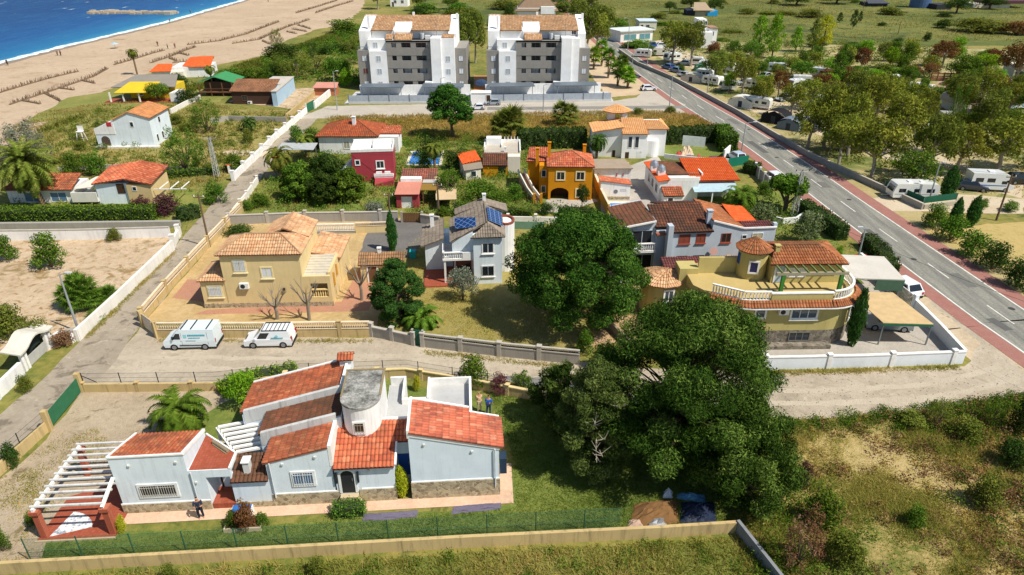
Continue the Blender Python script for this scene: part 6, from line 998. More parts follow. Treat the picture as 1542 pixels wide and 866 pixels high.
def reed(label, pts, h_):
	m = MB(); r = random.Random(len(label))
	for i in range(len(pts) - 1):
		a, b = pts[i], pts[i + 1]; n = int(math.dist(a, b) / .16)
		m.beam((*a, .1), (*b, .1), .45, .2)
		for j in range(n):
			t = (j + r.random()) / n; x, y = a[0] + (b[0] - a[0]) * t + r.gauss(0, .16), a[1] + (b[1] - a[1]) * t + r.gauss(0, .16); z = h_ * r.uniform(.25, 1) ** .7; w = r.uniform(.05, .13); an = r.uniform(0, 3.14); dx, dy = w * math.cos(an), w * math.sin(an); lx, ly = r.gauss(0, .12), r.gauss(0, .12)
			m.face([(x - dx, y - dy, 0), (x + dx, y + dy, 0), (x + dx * .5 + lx, y + dy * .5 + ly, z), (x - dx * .5 + lx, y - dy * .5 + ly, z)])
	tag(m.build('sand_fence', REED), label, 'sand fence', 'reed sand fences on the beach')
for i, (pts, lab) in enumerate([
	([(0, 140), (40, 128), (75, 118), (118, 108)], 'long low reed sand fence nearest the left edge of the beach'), ([(15, 158), (60, 143), (100, 130), (140, 116), (162, 104)], 'reed sand fence ending above the tall beach palm\'s left'),
	([(172, 98), (200, 90), (232, 80), (248, 76)], 'reed sand fence just behind the tall lone palm'), ([(228, 95), (255, 86), (280, 76), (295, 71)], 'reed sand fence above the orange beach roofs'), ([(260, 95), (290, 92), (322, 88)], 'short fallen reed fence right above the orange beach roofs'),
	([(282, 68), (330, 62), (370, 52), (420, 33)], 'long reed sand fence in the middle of the beach'), ([(350, 66), (390, 60), (430, 42), (466, 30)], 'reed sand fence with short spurs, middle of the beach'), ([(440, 34), (437, 33)], ''),
	([(446, 20), (480, 10), (508, 1)], 'reed sand fence at the far top of the beach, seaward one'), ([(475, 20), (505, 10), (532, 2)], 'reed sand fence at the far top of the beach, landward one')]):
	if not lab: continue
	reed(lab, [G(*q) for q in pts], 1.0)
for i, (u, v, du, dv, lab) in enumerate([(68, 141, 24, 12, 'short reed spur, third from the left edge'), (35, 152, 26, 5, 'short reed spur nearest the left edge'), (88, 133, 24, 3, 'short reed spur, second from the left edge'), (125, 122, 18, 4, 'short reed spur left of the lone tall palm'), (268, 80, 16, 4, 'short reed spur above the orange beach roofs'), (255, 88, 12, 4, 'tiny reed spur just over the orange beach roofs'), (395, 62, 12, 5, 'short reed spur at mid beach, lower one'), (440, 44, 22, 4, 'short reed spur at mid beach, upper right'), (448, 38, 20, 6, 'upper short reed spur at mid beach'), (432, 48, 14, 3, 'small reed spur in the mid-beach comb of fences')]):
	reed(lab, [G(u, v), G(u + du, v + dv)], .8)
e = thing('breakwater', 'low boulder breakwater reaching into the sea', 'breakwater', (0, 0, 0)); a, b = G(141, 20), G(262, 21); m = MB(); r = random.Random(8)
for i in range(260):
	t = r.random(); x = a[0] + (b[0] - a[0]) * t; y = a[1] + (b[1] - a[1]) * t + r.gauss(0, 1.3); s_ = r.uniform(.5, 1.2); q = [r.uniform(.7, 1.3) for _ in range(8)]
	P_ = [(x + sx * s_ * q[0], y + sy * s_ * q[1], (.9 if sz > 0 else -.2) * s_ * q[2 + (i % 4)]) for sx in (-1, 1) for sy in (-1, 1) for sz in (-1, 1)]
	for f in ((0, 1, 3, 2), (4, 6, 7, 5), (0, 4, 5, 1), (2, 3, 7, 6), (1, 5, 7, 3)): m.face([P_[k] for k in f])
m.build('boulders', plaster('#b3a68f', '#6d6456', .6), e)['kind'] = 'stuff'
TYRE = plain('#1c1c1d', .9); RIM = plain('#8d9095', .4, .5); BLK = plain('#222325', .6); TAILL = plain('#9c1f1c', .4); HEADL = plain('#d5dbe0', .2); GLC = glass('#1b232a', .06); TEAL = plain('#3fa7b8', .5)
def paint(h):
	k = ('car', h)
	if k in MC: return MC[k]
	n = NT('car paint'); n.col(h, .28); n.b.inputs['Coat Weight'].default_value = .6; n.b.inputs['Coat Roughness'].default_value = .08; n.b.inputs['Specular IOR Level'].default_value = .5; MC[k] = n.m; return n.m
def bev(o, w=.06, seg=2): q = o.modifiers.new('bevel', 'BEVEL'); q.width = w; q.segments = seg; q.limit_method = 'ANGLE'; q.angle_limit = RAD(35); return o
def sideprism(prof, w):
	"""extrude an (x,z) outline across y; w = half width or function of z"""
	f = w if callable(w) else (lambda z: w); m = MB(); n = len(prof); a = sum(prof[i][0] * prof[(i + 1) % n][1] - prof[(i + 1) % n][0] * prof[i][1] for i in range(n))
	if a < 0: prof = prof[::-1]
	A = [(x, -f(z), z) for x, z in prof]; B = [(x, f(z), z) for x, z in prof]
	m.face(A); m.face(B[::-1])
	for i in range(n): j = (i + 1) % n; m.face([A[j], A[i], B[i], B[j]])
	return m
def wheels(e, xs, w, r_=.32):
	for x in xs:
		for s_ in (-1, 1):
			o = thing_part('wheel', e, (x, s_ * (w - .1), r_)); MB().cyl((0, -.1, 0), (0, .1, 0), r_, n=16).build('tyre', TYRE, o); MB().cyl((0, s_ * .1, 0), (0, s_ * .115, 0), r_ * .62, n=12).build('rim', RIM, o)
def thing_part(name, parent, loc):
	o = bpy.data.objects.new(name, None); COL.objects.link(o); o.parent = parent; o.location = loc; o.empty_display_size = .1; return o
def gquad(m, a, b, c, d, k=.1, out=.012):
	"""inset quad lying just proud of the face a,b,c,d"""
	n = pnorm([a, b, c, d]); ctr_ = tuple(sum(q[i] for q in (a, b, c, d)) / 4 for i in range(3)); P_ = [add(add(q, sub(ctr_, q), k), n, out) for q in (a, b, c, d)]; return m.face(P_)
def car(label, loc, rz, L=4.1, W_=1.75, Hh=1.48, col='#e4e6e8', cat='car', group=None, name='car', rack=False, van=False):
	e = thing(name, label, cat, (*loc, .0), rz, group); hl, hw = L / 2, W_ / 2; belt = .62 * Hh if not van else .56 * Hh; g0, g1, g2, g3 = (-.24 * L, -.08 * L, .36 * L, .47 * L) if not van else (-.3 * L, -.13 * L, .44 * L, .48 * L)
	f = lambda z: hw * (1 - .05 * max(0, (z - belt) / (Hh - belt))) if z > .35 else hw * .97
	low = [(-hl + .06, .25), (-hl, .5), (-hl + .12, belt - .22), (g0, belt), (g3, belt), (hl - .03, belt - .05), (hl, .5), (hl - .08, .25)]
	bev(sideprism(low, lambda z: hw * .97 if z < .3 else hw).build('body', paint(col), e), .07)
	tw = hw * .8 if not van else hw * .88; q = [(g0, hw * .97, belt - .02), (g1, tw, Hh), (g2, tw, Hh), (g3, hw * .97, belt - .02)]
	m = MB(); A = [(x, -y, z) for x, y, z in q]; B = q; m.face([A[0], A[3], A[2], A[1]]); m.face(B); m.face([A[1], A[2], B[2], B[1]]); m.face([A[0], A[1], B[1], B[0]]); m.face([A[3], B[3], B[2], A[2]]); bev(m.build('cabin', paint(col), e), .05)
	m = MB(); gquad(m, A[0], A[1], B[1], B[0], .12, .02); m.build('windscreen', GLC, e); m = MB(); gquad(m, A[3], B[3], B[2], A[2], .16, .02); m.build('rear_window', GLC if not van else paint(col), e)
	xe = g3 if not van else g0 + .36 * (g3 - g0)
	for s_, Q in ((-1, A), (1, B)):
		lo0, lo1 = Q[0], Q[3]; hi0, hi1 = Q[1], Q[2]; t = 1 if not van else .38
		def lerp(a, b, k): return tuple(a[i] + (b[i] - a[i]) * k for i in range(3))
		a, b, c, d = lerp(lo0, lo1, .1), lerp(lo0, lo1, t * .9), lerp(hi0, hi1, t * .95), lerp(hi0, hi1, .04)
		m = MB(); pts = [lerp(a, d, .12), lerp(b, c, .12), lerp(b, c, .84), lerp(a, d, .84)]; pts = [(x, y + s_ * .015, z) for x, y, z in pts]; m.face(pts if s_ < 0 else pts[::-1]); m.build('side_window', GLC, e)
	for s_ in (-1, 1): MB().box(-hl - .005, s_ * hw * .72 - .16, .55, -hl + .14, s_ * hw * .72 + .16, .7).build('headlight', HEADL, e); MB().box(hl - .06, s_ * hw * .82 - .1, .6, hl + .012, s_ * hw * .82 + .1, .85 if not van else 1.1).build('tail_light', TAILL, e); MB().box(g0 + .12, s_ * (hw + .02) - .07, belt, g0 + .3, s_ * (hw + .02) + .07, belt + .14).build('mirror', paint(col), e)
	MB().box(-hl - .03, -hw * .9, .22, -hl + .12, hw * .9, .46).build('bumper', BLK, e); MB().box(hl - .1, -hw * .9, .22, hl + .035, hw * .9, .48).build('bumper', BLK, e); wheels(e, (-L * .31, L * .31), hw, .32); MB().box(hl - .02, -.25, .55, hl + .02, .25, .66).build('number_plate', FRW, e)
	if rack:
		m = MB()
		for i in range(7): x = g1 + .15 + (g2 - g1 - .3) * i / 6; m.box(x - .025, -tw * .95, Hh + .06, x + .025, tw * .95, Hh + .1)
		m.box(g1 + .1, -tw * .95, Hh, g2 - .1, -tw * .95 + .05, Hh + .1).box(g1 + .1, tw * .95 - .05, Hh, g2 - .1, tw * .95, Hh + .1); m.build('roof_rack', BLK, e)
	return e
x, y = G(291, 526); e = thing('van', 'larger white panel van with teal lettering, parked at the ochre baluster wall', 'van', (x - .15, y + .75, 0), RAD(2)); e.scale = (.93, .95, .93); L, hw, Hh = 4.75, .98, 2.15; pc = paint('#d9e6ea')
bev(sideprism([(-L / 2 + .1, .3), (-L / 2, .55), (-L / 2 + .05, .95), (-L / 2 + .75, 1.2), (-L / 2 + 1.35, 1.95), (-L / 2 + 1.7, Hh), (L / 2 - .06, Hh), (L / 2, 1.0), (L / 2, .35)], lambda z: hw * (.97 if z < .4 else 1 - .08 * max(0, (z - 1.1) / 1.1))).build('body', pc, e), .09, 3)
def vw(pts, s_, nm, mt, k=0): m = MB(); P_ = [(xx, s_ * (hw * (1 - .08 * max(0, (zz - 1.1) / 1.1)) + .014), zz) for xx, zz in pts]; m.face(P_ if s_ < 0 else P_[::-1]); return m.build(nm, mt, e)
m = MB(); m.face([(-1.62, .8, 1.3), (-1.62, -.8, 1.3), (-1.06, -.76, 1.9), (-1.06, .76, 1.9)][::-1]); o = m.build('windscreen', GLC, e); o.location = (-.045, 0, .03)
for s_ in (-1, 1): vw([(-1.5, 1.2), (-.72, 1.2), (-.72, 1.78), (-1.08, 1.78)], s_, 'side_window', GLC); vw([(-.9, .5), (1.1, .5), (1.1, .6), (-.9, .6)], s_, 'rub_strip', BLK)
r = random.Random(2)
for zz, x0, x1, hh, mt in ((1.5, -.02, 1.55, .17, TEAL), (1.27, .02, 1.05, .1, TEAL), (1.0, -.25, .6, .07, plain('#7d98a5', .5))):
	m = MB(); q = x0
	while q < x1: w_ = r.uniform(.06, .13); m.face([(q, -hw * (1 - .08 * max(0, (zz - 1.1) / 1.1)) - .016, zz), (q + w_, -hw * (1 - .08 * max(0, (zz - 1.1) / 1.1)) - .016, zz), (q + w_, -hw * (1 - .08 * max(0, (zz + hh - 1.1) / 1.1)) - .016, zz + hh), (q, -hw * (1 - .08 * max(0, (zz + hh - 1.1) / 1.1)) - .016, zz + hh)]); q += w_ + .025
	m.build('lettering', mt, e)
vw([(-.42, 1.32), (-.12, 1.32), (-.12, 1.66), (-.42, 1.66)], -1, 'logo_patch', plain('#8fcbd6', .5))
vw([(-.62, .62), (-.6, .62), (-.6, 1.85), (-.62, 1.85)], -1, 'door_seam', BLK); vw([(1.72, .62), (1.74, .62), (1.74, 1.9), (1.72, 1.9)], -1, 'door_seam', BLK); vw([(-.74, 1.0), (-.66, 1.0), (-.66, 1.05), (-.74, 1.05)], -1, 'door_handle', BLK)
for q in (-.55, .35, 1.75): MB().box(q - .035, -hw * .85, Hh, q + .035, hw * .85, Hh + .09).build('roof_bar', BLK, e)
MB().box(-L / 2 - .04, -hw * .93, .25, -L / 2 + .2, hw * .93, .6).build('bumper', BLK, e); MB().box(L / 2 - .12, -hw * .93, .25, L / 2 + .05, hw * .93, .5).build('bumper', BLK, e); wheels(e, (-1.45, 1.35), hw, .34)
for s_ in (-1, 1): MB().box(L / 2 - .03, s_ * .84 - .07, .75, L / 2 + .02, s_ * .84 + .07, 1.2).build('tail_light', TAILL, e); MB().box(-L / 2 + .02, s_ * .7 - .16, .72, -L / 2 + .2, s_ * .7 + .16, .94).build('headlight', HEADL, e); MB().box(-1.42, s_ * (hw + .1) - .07, 1.25, -1.3, s_ * (hw + .1) + .07, 1.5).build('mirror', BLK, e)
x, y = G(404, 525); e = car('smaller white van with black roof rack, parked behind the larger van', (x, y + .88), RAD(2), 4.15, 1.75, 1.62, '#e6eaec', 'van', None, 'van', True, True); m = MB(); r = random.Random(5)
q = .35
while q < 1.35: w_ = r.uniform(.05, .1); m.box(q, -.905, 1.0, q + w_, -.885, 1.09); q += w_ + .02
m.build('lettering', TEAL, e); MB().cyl((.85, -.9, 1.22), (.85, -.88, 1.22), .13, n=12).build('logo_patch', plain('#8fcbd6', .5), e)
car('white SUV with dark rear window outside the tan villa\'s driveway gate', (G(1366, 452)[0] + .1, G(1366, 452)[1] + 1.9), RAD(-75), 4.3, 1.8, 1.55)
car('silver hatchback parked on the side street below the white gatehouse', (G(742, 159)[0], G(742, 159)[1] + .5), RAD(3), 3.1, 1.5, 1.25, '#9aa3ab'); car('small white car beside the silver hatchback on the side street', (G(719, 165)[0], G(719, 165)[1]), RAD(3), 3.0, 1.5, 1.2)
car('white hatchback parked on the sandy strip beside the main road', (G(977, 137)[0], G(977, 137)[1] + .5), RAD(190), 3.5, 1.6, 1.3); car('dark blue car beside the young palms next to the main road', (G(953, 118)[0], G(953, 118)[1] + .5), RAD(185), 3.7, 1.6, 1.3, '#1f3557')
car('blue-white car driving at the far end of the main road', (30.2, 248), RAD(95), 4, 1.7, 1.4, '#8d9db8'); car('white car half hidden behind the grey slatted fence and clipped ficus', (G(1163, 272)[0], G(1163, 272)[1]), RAD(-80), 3.8, 1.6, 1.4); car('grey car under the beige canopy of the tan villa', (34.0, 53.4), RAD(-8), 4.0, 1.7, 1.4, '#8d979b')
car('small white car next to the white wall end by the road', (G(1108, 240)[0], G(1108, 240)[1]), RAD(-75), 3.6, 1.6, 1.3, '#b9c7d6')
def caravan(label, loc, rz, L=5.4, W_=2.1, Hh=2.2, col='#e3e4de', group=None, stripe='#9fb0b8'):
	e = thing('caravan', label, 'caravan', (*loc, 0), rz, group); hl, hw = L / 2, W_ / 2
	bev(sideprism([(-hl + .1, .4), (-hl, 1.1), (-hl + .35, Hh - .1), (-hl + .7, Hh), (hl - .3, Hh), (hl, Hh - .3), (hl, .4)], hw).build('body', paint(col), e), .12, 3)
	for s_ in (-1, 1):
		for x0, x1 in ((-hl + .7, -hl + 1.6), (-.3, .35), (hl - 1.6, hl - .6)): o = MB().box(x0, s_ * hw - .015, 1.15, x1, s_ * hw + .015, 1.65).build('window', GLC, e)
		MB().box(-hl + .25, s_ * hw - .012, .85, hl - .1, s_ * hw + .012, .95).build('stripe', plain(stripe, .5), e)
	MB().box(-.1, -hw - .013, .45, .5, -hw + .01, 1.9).build('door', paint('#d5d6d0'), e); m = MB().face([(-hl + .05, .8, 1.15), (-hl + .05, -.8, 1.15), (-hl + .3, -.8, 1.85), (-hl + .3, .8, 1.85)][::-1]); o = m.build('front_window', GLC, e); o.location = (-.07, 0, .02); MB().box(-.9, -.35, Hh, -.4, .35, Hh + .12).build('roof_vent', FRW, e); MB().box(.7, -.3, Hh, 1.2, .3, Hh + .1).build('roof_vent', FRW, e)
	wheels(e, (.1,), hw, .3); MB().beam((-hl, 0, .45), (-hl - 1.0, 0, .45), .1).build('drawbar', STEEL, e); return e
def motorhome(label, loc, rz, L=5.8, W_=2.1, Hh=2.6, col='#dfe3e4', group=None):
	e = thing('motorhome', label, 'motorhome', (*loc, 0), rz, group); hl, hw = L / 2, W_ / 2
	bev(sideprism([(-hl + .05, .35), (-hl, .9), (-hl + .75, 1.15), (-hl + 1.2, 1.7), (-hl + .7, 1.85), (-hl + .75, Hh - .25), (-hl + 1.5, Hh), (hl - .05, Hh), (hl, .4)], hw).build('body', paint(col), e), .1, 3)
	m = MB().face([(-hl + .78, .8, 1.2), (-hl + .78, -.8, 1.2), (-hl + 1.17, -.8, 1.66), (-hl + 1.17, .8, 1.66)][::-1]); o = m.build('windscreen', GLC, e); o.location = (-.03, 0, .03)
	for s_ in (-1, 1):
		for x0, x1, z0, z1 in ((-hl + 1.0, -hl + 1.7, 1.2, 1.62), (-.2, .8, 1.4, 1.95), (hl - 1.5, hl - .5, 1.4, 1.95)): MB().box(x0, s_ * hw - .015, z0, x1, s_ * hw + .015, z1).build('window', GLC, e)
		MB().box(-hl + 1.0, s_ * hw - .012, .9, hl - .1, s_ * hw + .012, 1.02).build('stripe', plain('#4a6f9c', .5), e)
	wheels(e, (-hl + .95, hl - 1.3), hw, .34); MB().box(-.3, -.4, Hh, .5, .4, Hh + .12).build('roof_vent', FRW, e); return e
cg = 'vehicles on the campsite beside the main road'
caravan('long white caravan parked behind the dark green corner screen', (G(1376, 302)[0], G(1376, 302)[1] + 1.0), RAD(-3), 5.9, 2.2, 2.3, group=cg)
motorhome('white motorhome parked under the trees at the right edge', (G(1492, 289)[0], G(1492, 289)[1] + 1), RAD(172), 5.6, 2.2, 2.6, group=cg); car('black car behind the motorhome at the right edge', G(1536, 276), RAD(178), 4.2, 1.75, 1.5, '#1d2024', group=cg)
car('dark blue estate car in the shade left of the motorhome', G(1462, 286), RAD(160), 4.0, 1.7, 1.45, '#27344a', group=cg)
caravan('cream square caravan just behind the campsite wall, below the first eucalyptus', (G(1095, 136)[0], G(1095, 136)[1]), RAD(2), 3.6, 2, 2.1, '#e6e2d0', cg)
caravan('pale caravan with a grey awning, right behind the wall next to the white awning', (G(1212, 196)[0], G(1212, 196)[1]), RAD(-40), 4.6, 2.1, 2.3, '#8f9aa5', cg); caravan('white caravan in front of the teal awning by the campsite wall', (G(1140, 163)[0], G(1140, 163)[1]), RAD(-35), 5.2, 2.1, 2.2, group=cg)
car('green-white camper car parked alone in the campsite lane', G(1151, 144), RAD(60), 3.8, 1.8, 1.7, '#a9b8a8', group=cg)
caravan('cream caravan between the wall and the rust-brown bush', G(1060, 118), RAD(-30), 4.4, 2, 2.2, group=cg); caravan('white caravan with green awning, fourth back along the wall', G(1048, 98), RAD(-20), 3.4, 2, 2.1, group=cg); car('bright blue car next to the campsite wall under eucalyptus', G(1006, 104), RAD(-60), 3.8, 1.7, 1.4, '#2c5a9c', group=cg); car('steel-blue car next to the bright blue one', G(1018, 109), RAD(-60), 3.8, 1.7, 1.4, '#5f7f9c', group=cg)
caravan('long pale caravan roof at the far end of the campsite wall', G(998, 84), RAD(-8), 7, 2.2, 2.2, '#d8d4c8', cg); car('white pick-up beside a blue skip near the far campsite entrance', G(993, 72), RAD(0), 4.4, 1.8, 1.6, group=cg); car('blue skip-like van near the far campsite entrance', G(983, 72), RAD(90), 4.0, 1.8, 1.7, '#1f4a8c', group=cg)
caravan('white caravan deep in the campsite between yellow-green eucalyptus', G(1342, 128), RAD(10), 3.4, 2.1, 2.3, group=cg); caravan('pale caravan in the row under bright green trees', G(1168, 108), RAD(-20), 4.6, 2.1, 2.2, '#c8d0d6', cg); caravan('low white caravan under the bright green row, second from the left', G(1236, 116), RAD(-30), 5, 2.1, 2.2, '#cfd2d4', cg); caravan('white caravan by the brown-leaved bushes in the middle of the campsite', G(1198, 134), RAD(20), 4, 2.1, 2.2, group=cg); caravan('white box caravan among dark trunks right of the grey awning', G(1272, 196), RAD(90), 4, 2.1, 2.4, group=cg); caravan('blue-white caravan right of the vaulted pavilion', G(1526, 164), RAD(15), 5.5, 2.1, 2.3, '#b8ccd9', cg)
caravan('white caravan showing under the rust-coloured trees near the paddock', G(1222, 158), RAD(-15), 4, 2.1, 2.1, group=cg); caravan('pale caravan peeping out left of the vaulted pavilion', G(1425, 190), RAD(80), 4.6, 2.1, 2.4, '#b9b5ac', cg)
def awning(label, loc, rz, w, d, h_, col, cat='awning'):
	e = thing('awning', label, cat, (*loc, 0), rz, cg); m = MB(); k = 8
	for i in range(k): a0, a1 = math.pi * (.12 + .76 * i / k), math.pi * (.12 + .76 * (i + 1) / k); f = lambda a: (-w / 2 * math.cos(a) / math.cos(.12 * math.pi), h_ * (.35 + .65 * math.sin(a))); (xa, za), (xb, zb) = f(a0), f(a1); m.face([(xa, -d / 2, za), (xb, -d / 2, zb), (xb, d / 2, zb), (xa, d / 2, za)])
	m.face([(-w / 2, -d / 2, 0), (w / 2, -d / 2, 0), (w / 2, -d / 2, h_ * .58), (0, -d / 2, h_), (-w / 2, -d / 2, h_ * .58)]); m.face([(-w / 2, -d / 2, 0), (-w / 2, -d / 2, h_ * .58), (-w / 2, d / 2, h_ * .58), (-w / 2, d / 2, 0)]); m.face([(w / 2, -d / 2, 0), (w / 2, d / 2, 0), (w / 2, d / 2, h_ * .58), (w / 2, -d / 2, h_ * .58)])
	m.build('canvas', plain(col, .85), e); MB().box(-.4, -d / 2 - .02, .1, .4, -d / 2 - .005, h_ * .6).build('flap', plain('#3a4046', .8), e)
awning('black domed awning tent right behind the campsite wall', G(1168, 184), RAD(-40), 4.6, 3.4, 2.4, '#1c1c20'); awning('white awning roof over the first caravan by the campsite wall', G(1117, 160), RAD(-35), 5, 3, 2.2, '#d6d6cc'); awning('grey awning next to the grey caravan', G(1190, 194), RAD(-40), 4, 3, 2.1, '#6d7a88'); awning('dark green awning in front of the fourth caravan', G(1056, 107), RAD(-10), 3.6, 2.6, 1.7, '#2c6b4e'); awning('pale awning in the row behind the campsite wall, near the rusty bush', G(1043, 122), RAD(-35), 5, 3, 1.9, '#cfcabb'); awning('pale tarpaulin shelter deep in the campsite', G(1256, 122), RAD(-20), 6, 3, 1.8, '#b9b3a6')
pk = [caravan('white caravan nearest the far entrance in the row behind the campsite wall', G(955, 84)[:2] and G(968, 86), RAD(-20), 4.6, 2.1, 2.2, group=cg), car('silver car between caravans in the row behind the campsite wall', G(1030, 116), RAD(-60), 3.8, 1.7, 1.4, '#b5bcc2', group=cg)]
for i, (u, v, a) in enumerate([(1012, 92, 20), (1030, 98, -30), (1060, 104, 60), (1084, 120, -20), (1072, 128, -50), (1120, 128, 15), (1136, 134, -40), (1180, 152, 30), (1206, 128, -15), (1150, 118, 40), (1100, 108, -70), (1255, 140, 10), (1290, 132, -30), (1320, 142, 20), (1380, 140, -10), (1460, 140, 35), (1400, 210, 60), (1520, 192, -20), (1330, 205, 70), (1255, 178, 15)]):
	c = copy_tree(pk[i % 2], 'white caravan half hidden among the campsite trees' if i % 2 == 0 else 'silver car half hidden among the campsite trees', 'vehicles half hidden among the campsite trees'); c.location = (*G(u, v), 0); c.rotation_euler = (0, 0, RAD(a))
GALV = plain('#a9b0b3', .45, .4); POLEW = plaster('#6d5a46', '#4a3c2e', .4)
def lamp(label, u, v, vt, side=1, arm=1.2, group=None, mat=None, wood=False):
	x, y = G(u, v); hh = HT(v, vt); e = thing('utility_pole' if wood else 'street_lamp', label, 'utility pole' if wood else 'street lamp', (x, y, 0), 0, group); MB().cyl((0, 0, 0), (0, 0, hh), .12 if not wood else .13, .06 if not wood else .09, n=8).build('pole', mat or (POLEW if wood else GALV), e)
	if wood: MB().beam((-.6, 0, hh - .4), (.6, 0, hh - .4), .1).build('crossarm', POLEW, e); [MB().cyl((q, 0, hh - .35), (q, 0, hh - .15), .05, n=6).build('insulator', FRW, e) for q in (-.5, .5)]
	else: MB().beam((0, 0, hh - .05), (side * arm, 0, hh + .15), .07).build('arm', GALV, e); MB().box(side * arm - .28, -.1, hh + .12, side * arm + .28, .1, hh + .22).build('lamp_head', plain('#c9ced0', .4), e)
	return (x, y, hh)
def lattice(label, u, v, vt):
	x, y = G(u, v); hh = HT(v, vt); e = thing('lattice_pole', label, 'utility pole', (x, y, 0)); m = MB(); w0, w1 = .32, .14; n = max(4, int(hh / .6)); MT = plain('#b5b5ac', .7)
	for sx, sy in ((-1, -1), (1, -1), (1, 1), (-1, 1)): m.beam((sx * w0, sy * w0, 0), (sx * w1, sy * w1, hh), .08)
	for i in range(n):
		z0, z1 = hh * i / n, hh * (i + 1) / n; a, b = w0 + (w1 - w0) * i / n, w0 + (w1 - w0) * (i + 1) / n; s_ = 1 if i % 2 else -1
		for sy in (-1, 1): m.beam((s_ * a, sy * a, z0), (-s_ * b, sy * b, z1), .045); m.beam((sy * a, s_ * a, z0), (sy * b, -s_ * b, z1), .045)
	m.build('lattice', MT, e); MB().beam((-.9, 0, hh - .1), (.9, 0, hh - .1), .1).build('crossarm', MT, e); [MB().cyl((q, 0, hh), (q, 0, hh + .22), .06, n=6).build('insulator', plain('#5a4a40', .5), e) for q in (-.8, 0, .8)]; return (x, y, hh)
lamp('grey metal street lamp pole at the corner of the sandy palm lot', 119, 500, 413, 1, .8)
pA = lamp('dark wooden pole beside the alley, left of the yellow house', 316, 372, 292, wood=True); lamp('street lamp on the road behind the tan villa\'s carport', 1287, 408, 344, -1, .6); pB = lattice('lattice power pole beside the clipped ficus by the main road', 1195, 326, 258); pC = lattice('lattice power pole in the scrub plot beside the upper alley', 327, 266, 207)
rg = 'street lamps along the main road'
for i, (u, v, vt, lab) in enumerate([(1116, 232, 185, 'street lamp on the left pavement above the teal screen'), (1008, 160, 113, 'tall street lamp at the side street corner'), (951, 112, 74, 'street lamp left of the road behind the young palms'), (913, 68, 40, 'street lamp at the far bend on the left'), (1065, 140, 104, 'street lamp on the right verge by the cream caravan'), (945, 76, 28, 'tall thin lamp on the right at the far bend'), (974, 104, 64, 'street lamp on the right verge opposite the dark blue car')]): lamp(lab, u, v, vt, 1 if i < 4 else -1, 1.4, rg)
for u, v, vt, lab in [(508, 166, 108, 'street lamp at the left end of the side street'), (665, 156, 118, 'street lamp on the side street in front of the beachward block'), (818, 167, 128, 'thin street lamp on the side street in front of the roadward block')]: lamp(lab, u, v, vt, 1, .8, 'street lamps along the side street')
lamp('leaning grey pole behind the long white caravan', 1398, 305, 246, 1, .5); pD = lamp('dark wooden pole at the right edge beside the campsite lane', 1500, 332, 262, wood=True); lamp('wooden pole beside the brown timber gate', 588, 330, 290, wood=True); lamp('pale pole beside the shade canopy', 661, 325, 275, wood=True); lamp('bleached post in the scrub above the grey carport wall', 449, 122, 96, wood=True)
for u, v, vt, lab in [(1352, 52, 32, 'pale leaning pole in the far meadow, right one'), (1229, 38, 10, 'pale pole behind the yellow-green poplar'), (1160, 18, -4, 'pale pole at the top edge of the far meadow'), (1236, 107, 88, 'white trunk-like post under the bright green campsite trees'), (1300, 12, 2, 'tiny pale pole near the dark farm building')]: lamp(lab, u, v, vt, wood=True)
def cable(label, p, q, sag=.5):
	m = MB(); k = 12; P_ = [(p[0] + (q[0] - p[0]) * i / k, p[1] + (q[1] - p[1]) * i / k, p[2] + (q[2] - p[2]) * i / k - sag * 4 * (i / k) * (1 - i / k)) for i in range(k + 1)]
	for i in range(k): m.cyl(P_[i], P_[i + 1], .014, n=4, caps=False)
	tag(m.build('power_cable', IRON), label, 'cable')
cable('thin cable strung over the dirt road beside the tan villa', (32.2, 62, 6.2), (47, 37, 7), .8); cable('thin cable from the lattice pole across the main road', pB, (52, 95, 7), .6); cable('thin cable over the campsite lane to the right-edge pole', (45, 92, 6), pD, .7); cable('thin cable from the lattice pole over the red house garden', (pC[0], pC[1], pC[2]), (-8, 92, 4.5), .8); cable('thin cable from the alley pole to the scrub-plot lattice pole', pA, pC, .8)
BARK = plaster('#6b5a48', '#3f352a', .6); BARKL = plaster('#a59a88', '#6d6252', .5); PALMT = plaster('#7d6a50', '#4d4030', .6)
FM = dict(g=foliage('green leaves', '#38551a', '#5a7a28', '#829c3e'), d=foliage('dark leaves', '#283e18', '#405824', '#627838'), o=foliage('olive leaves', '#47541f', '#6d7a30', '#959646'), e=foliage('eucalyptus leaves', '#4c5a1e', '#808832', '#b2b24c'), r=foliage('rust leaves', '#563a22', '#785432', '#957048'), y=foliage('lime leaves', '#4f7a1a', '#77a026', '#9dbf3c'), s=foliage('silver leaves', '#5d6552', '#828974', '#a3a68f'),
	l=foliage('lawn blades', '#4a6224', '#6b7e32', '#96994c', .35), p=foliage('pine needles', '#1c2f10', '#405a20', '#7e9244', .12), q=foliage('pale pine needles', '#334a20', '#566e34', '#93a45c', .2), n=foliage('stone pine needles', '#1f3a12', '#3d6022', '#6b8c3a', .12), h=foliage('hedge leaves', '#3a5a1c', '#5a8028', '#80a03c', .25), k=foliage('brown twigs', '#5d4230', '#7d5a40', '#9a8068', .1), m=foliage('bougainvillea', '#4f3434', '#6d4048', '#5a6034', .3), f=foliage('golden cypress', '#7f9020', '#b5b52c', '#d6cf4a', .3), w=foliage('straw blades', '#7f8434', '#b5a254', '#d4bd7c', .45), x=foliage('mixed field blades', '#6d8030', '#a89c52', '#cfb67c', .45), c=foliage('cypress leaves', '#28481f', '#3f6a2e', '#5f8440', .2), u=foliage('oleander', '#4c5d34', '#6f7f50', '#96a078', .3))
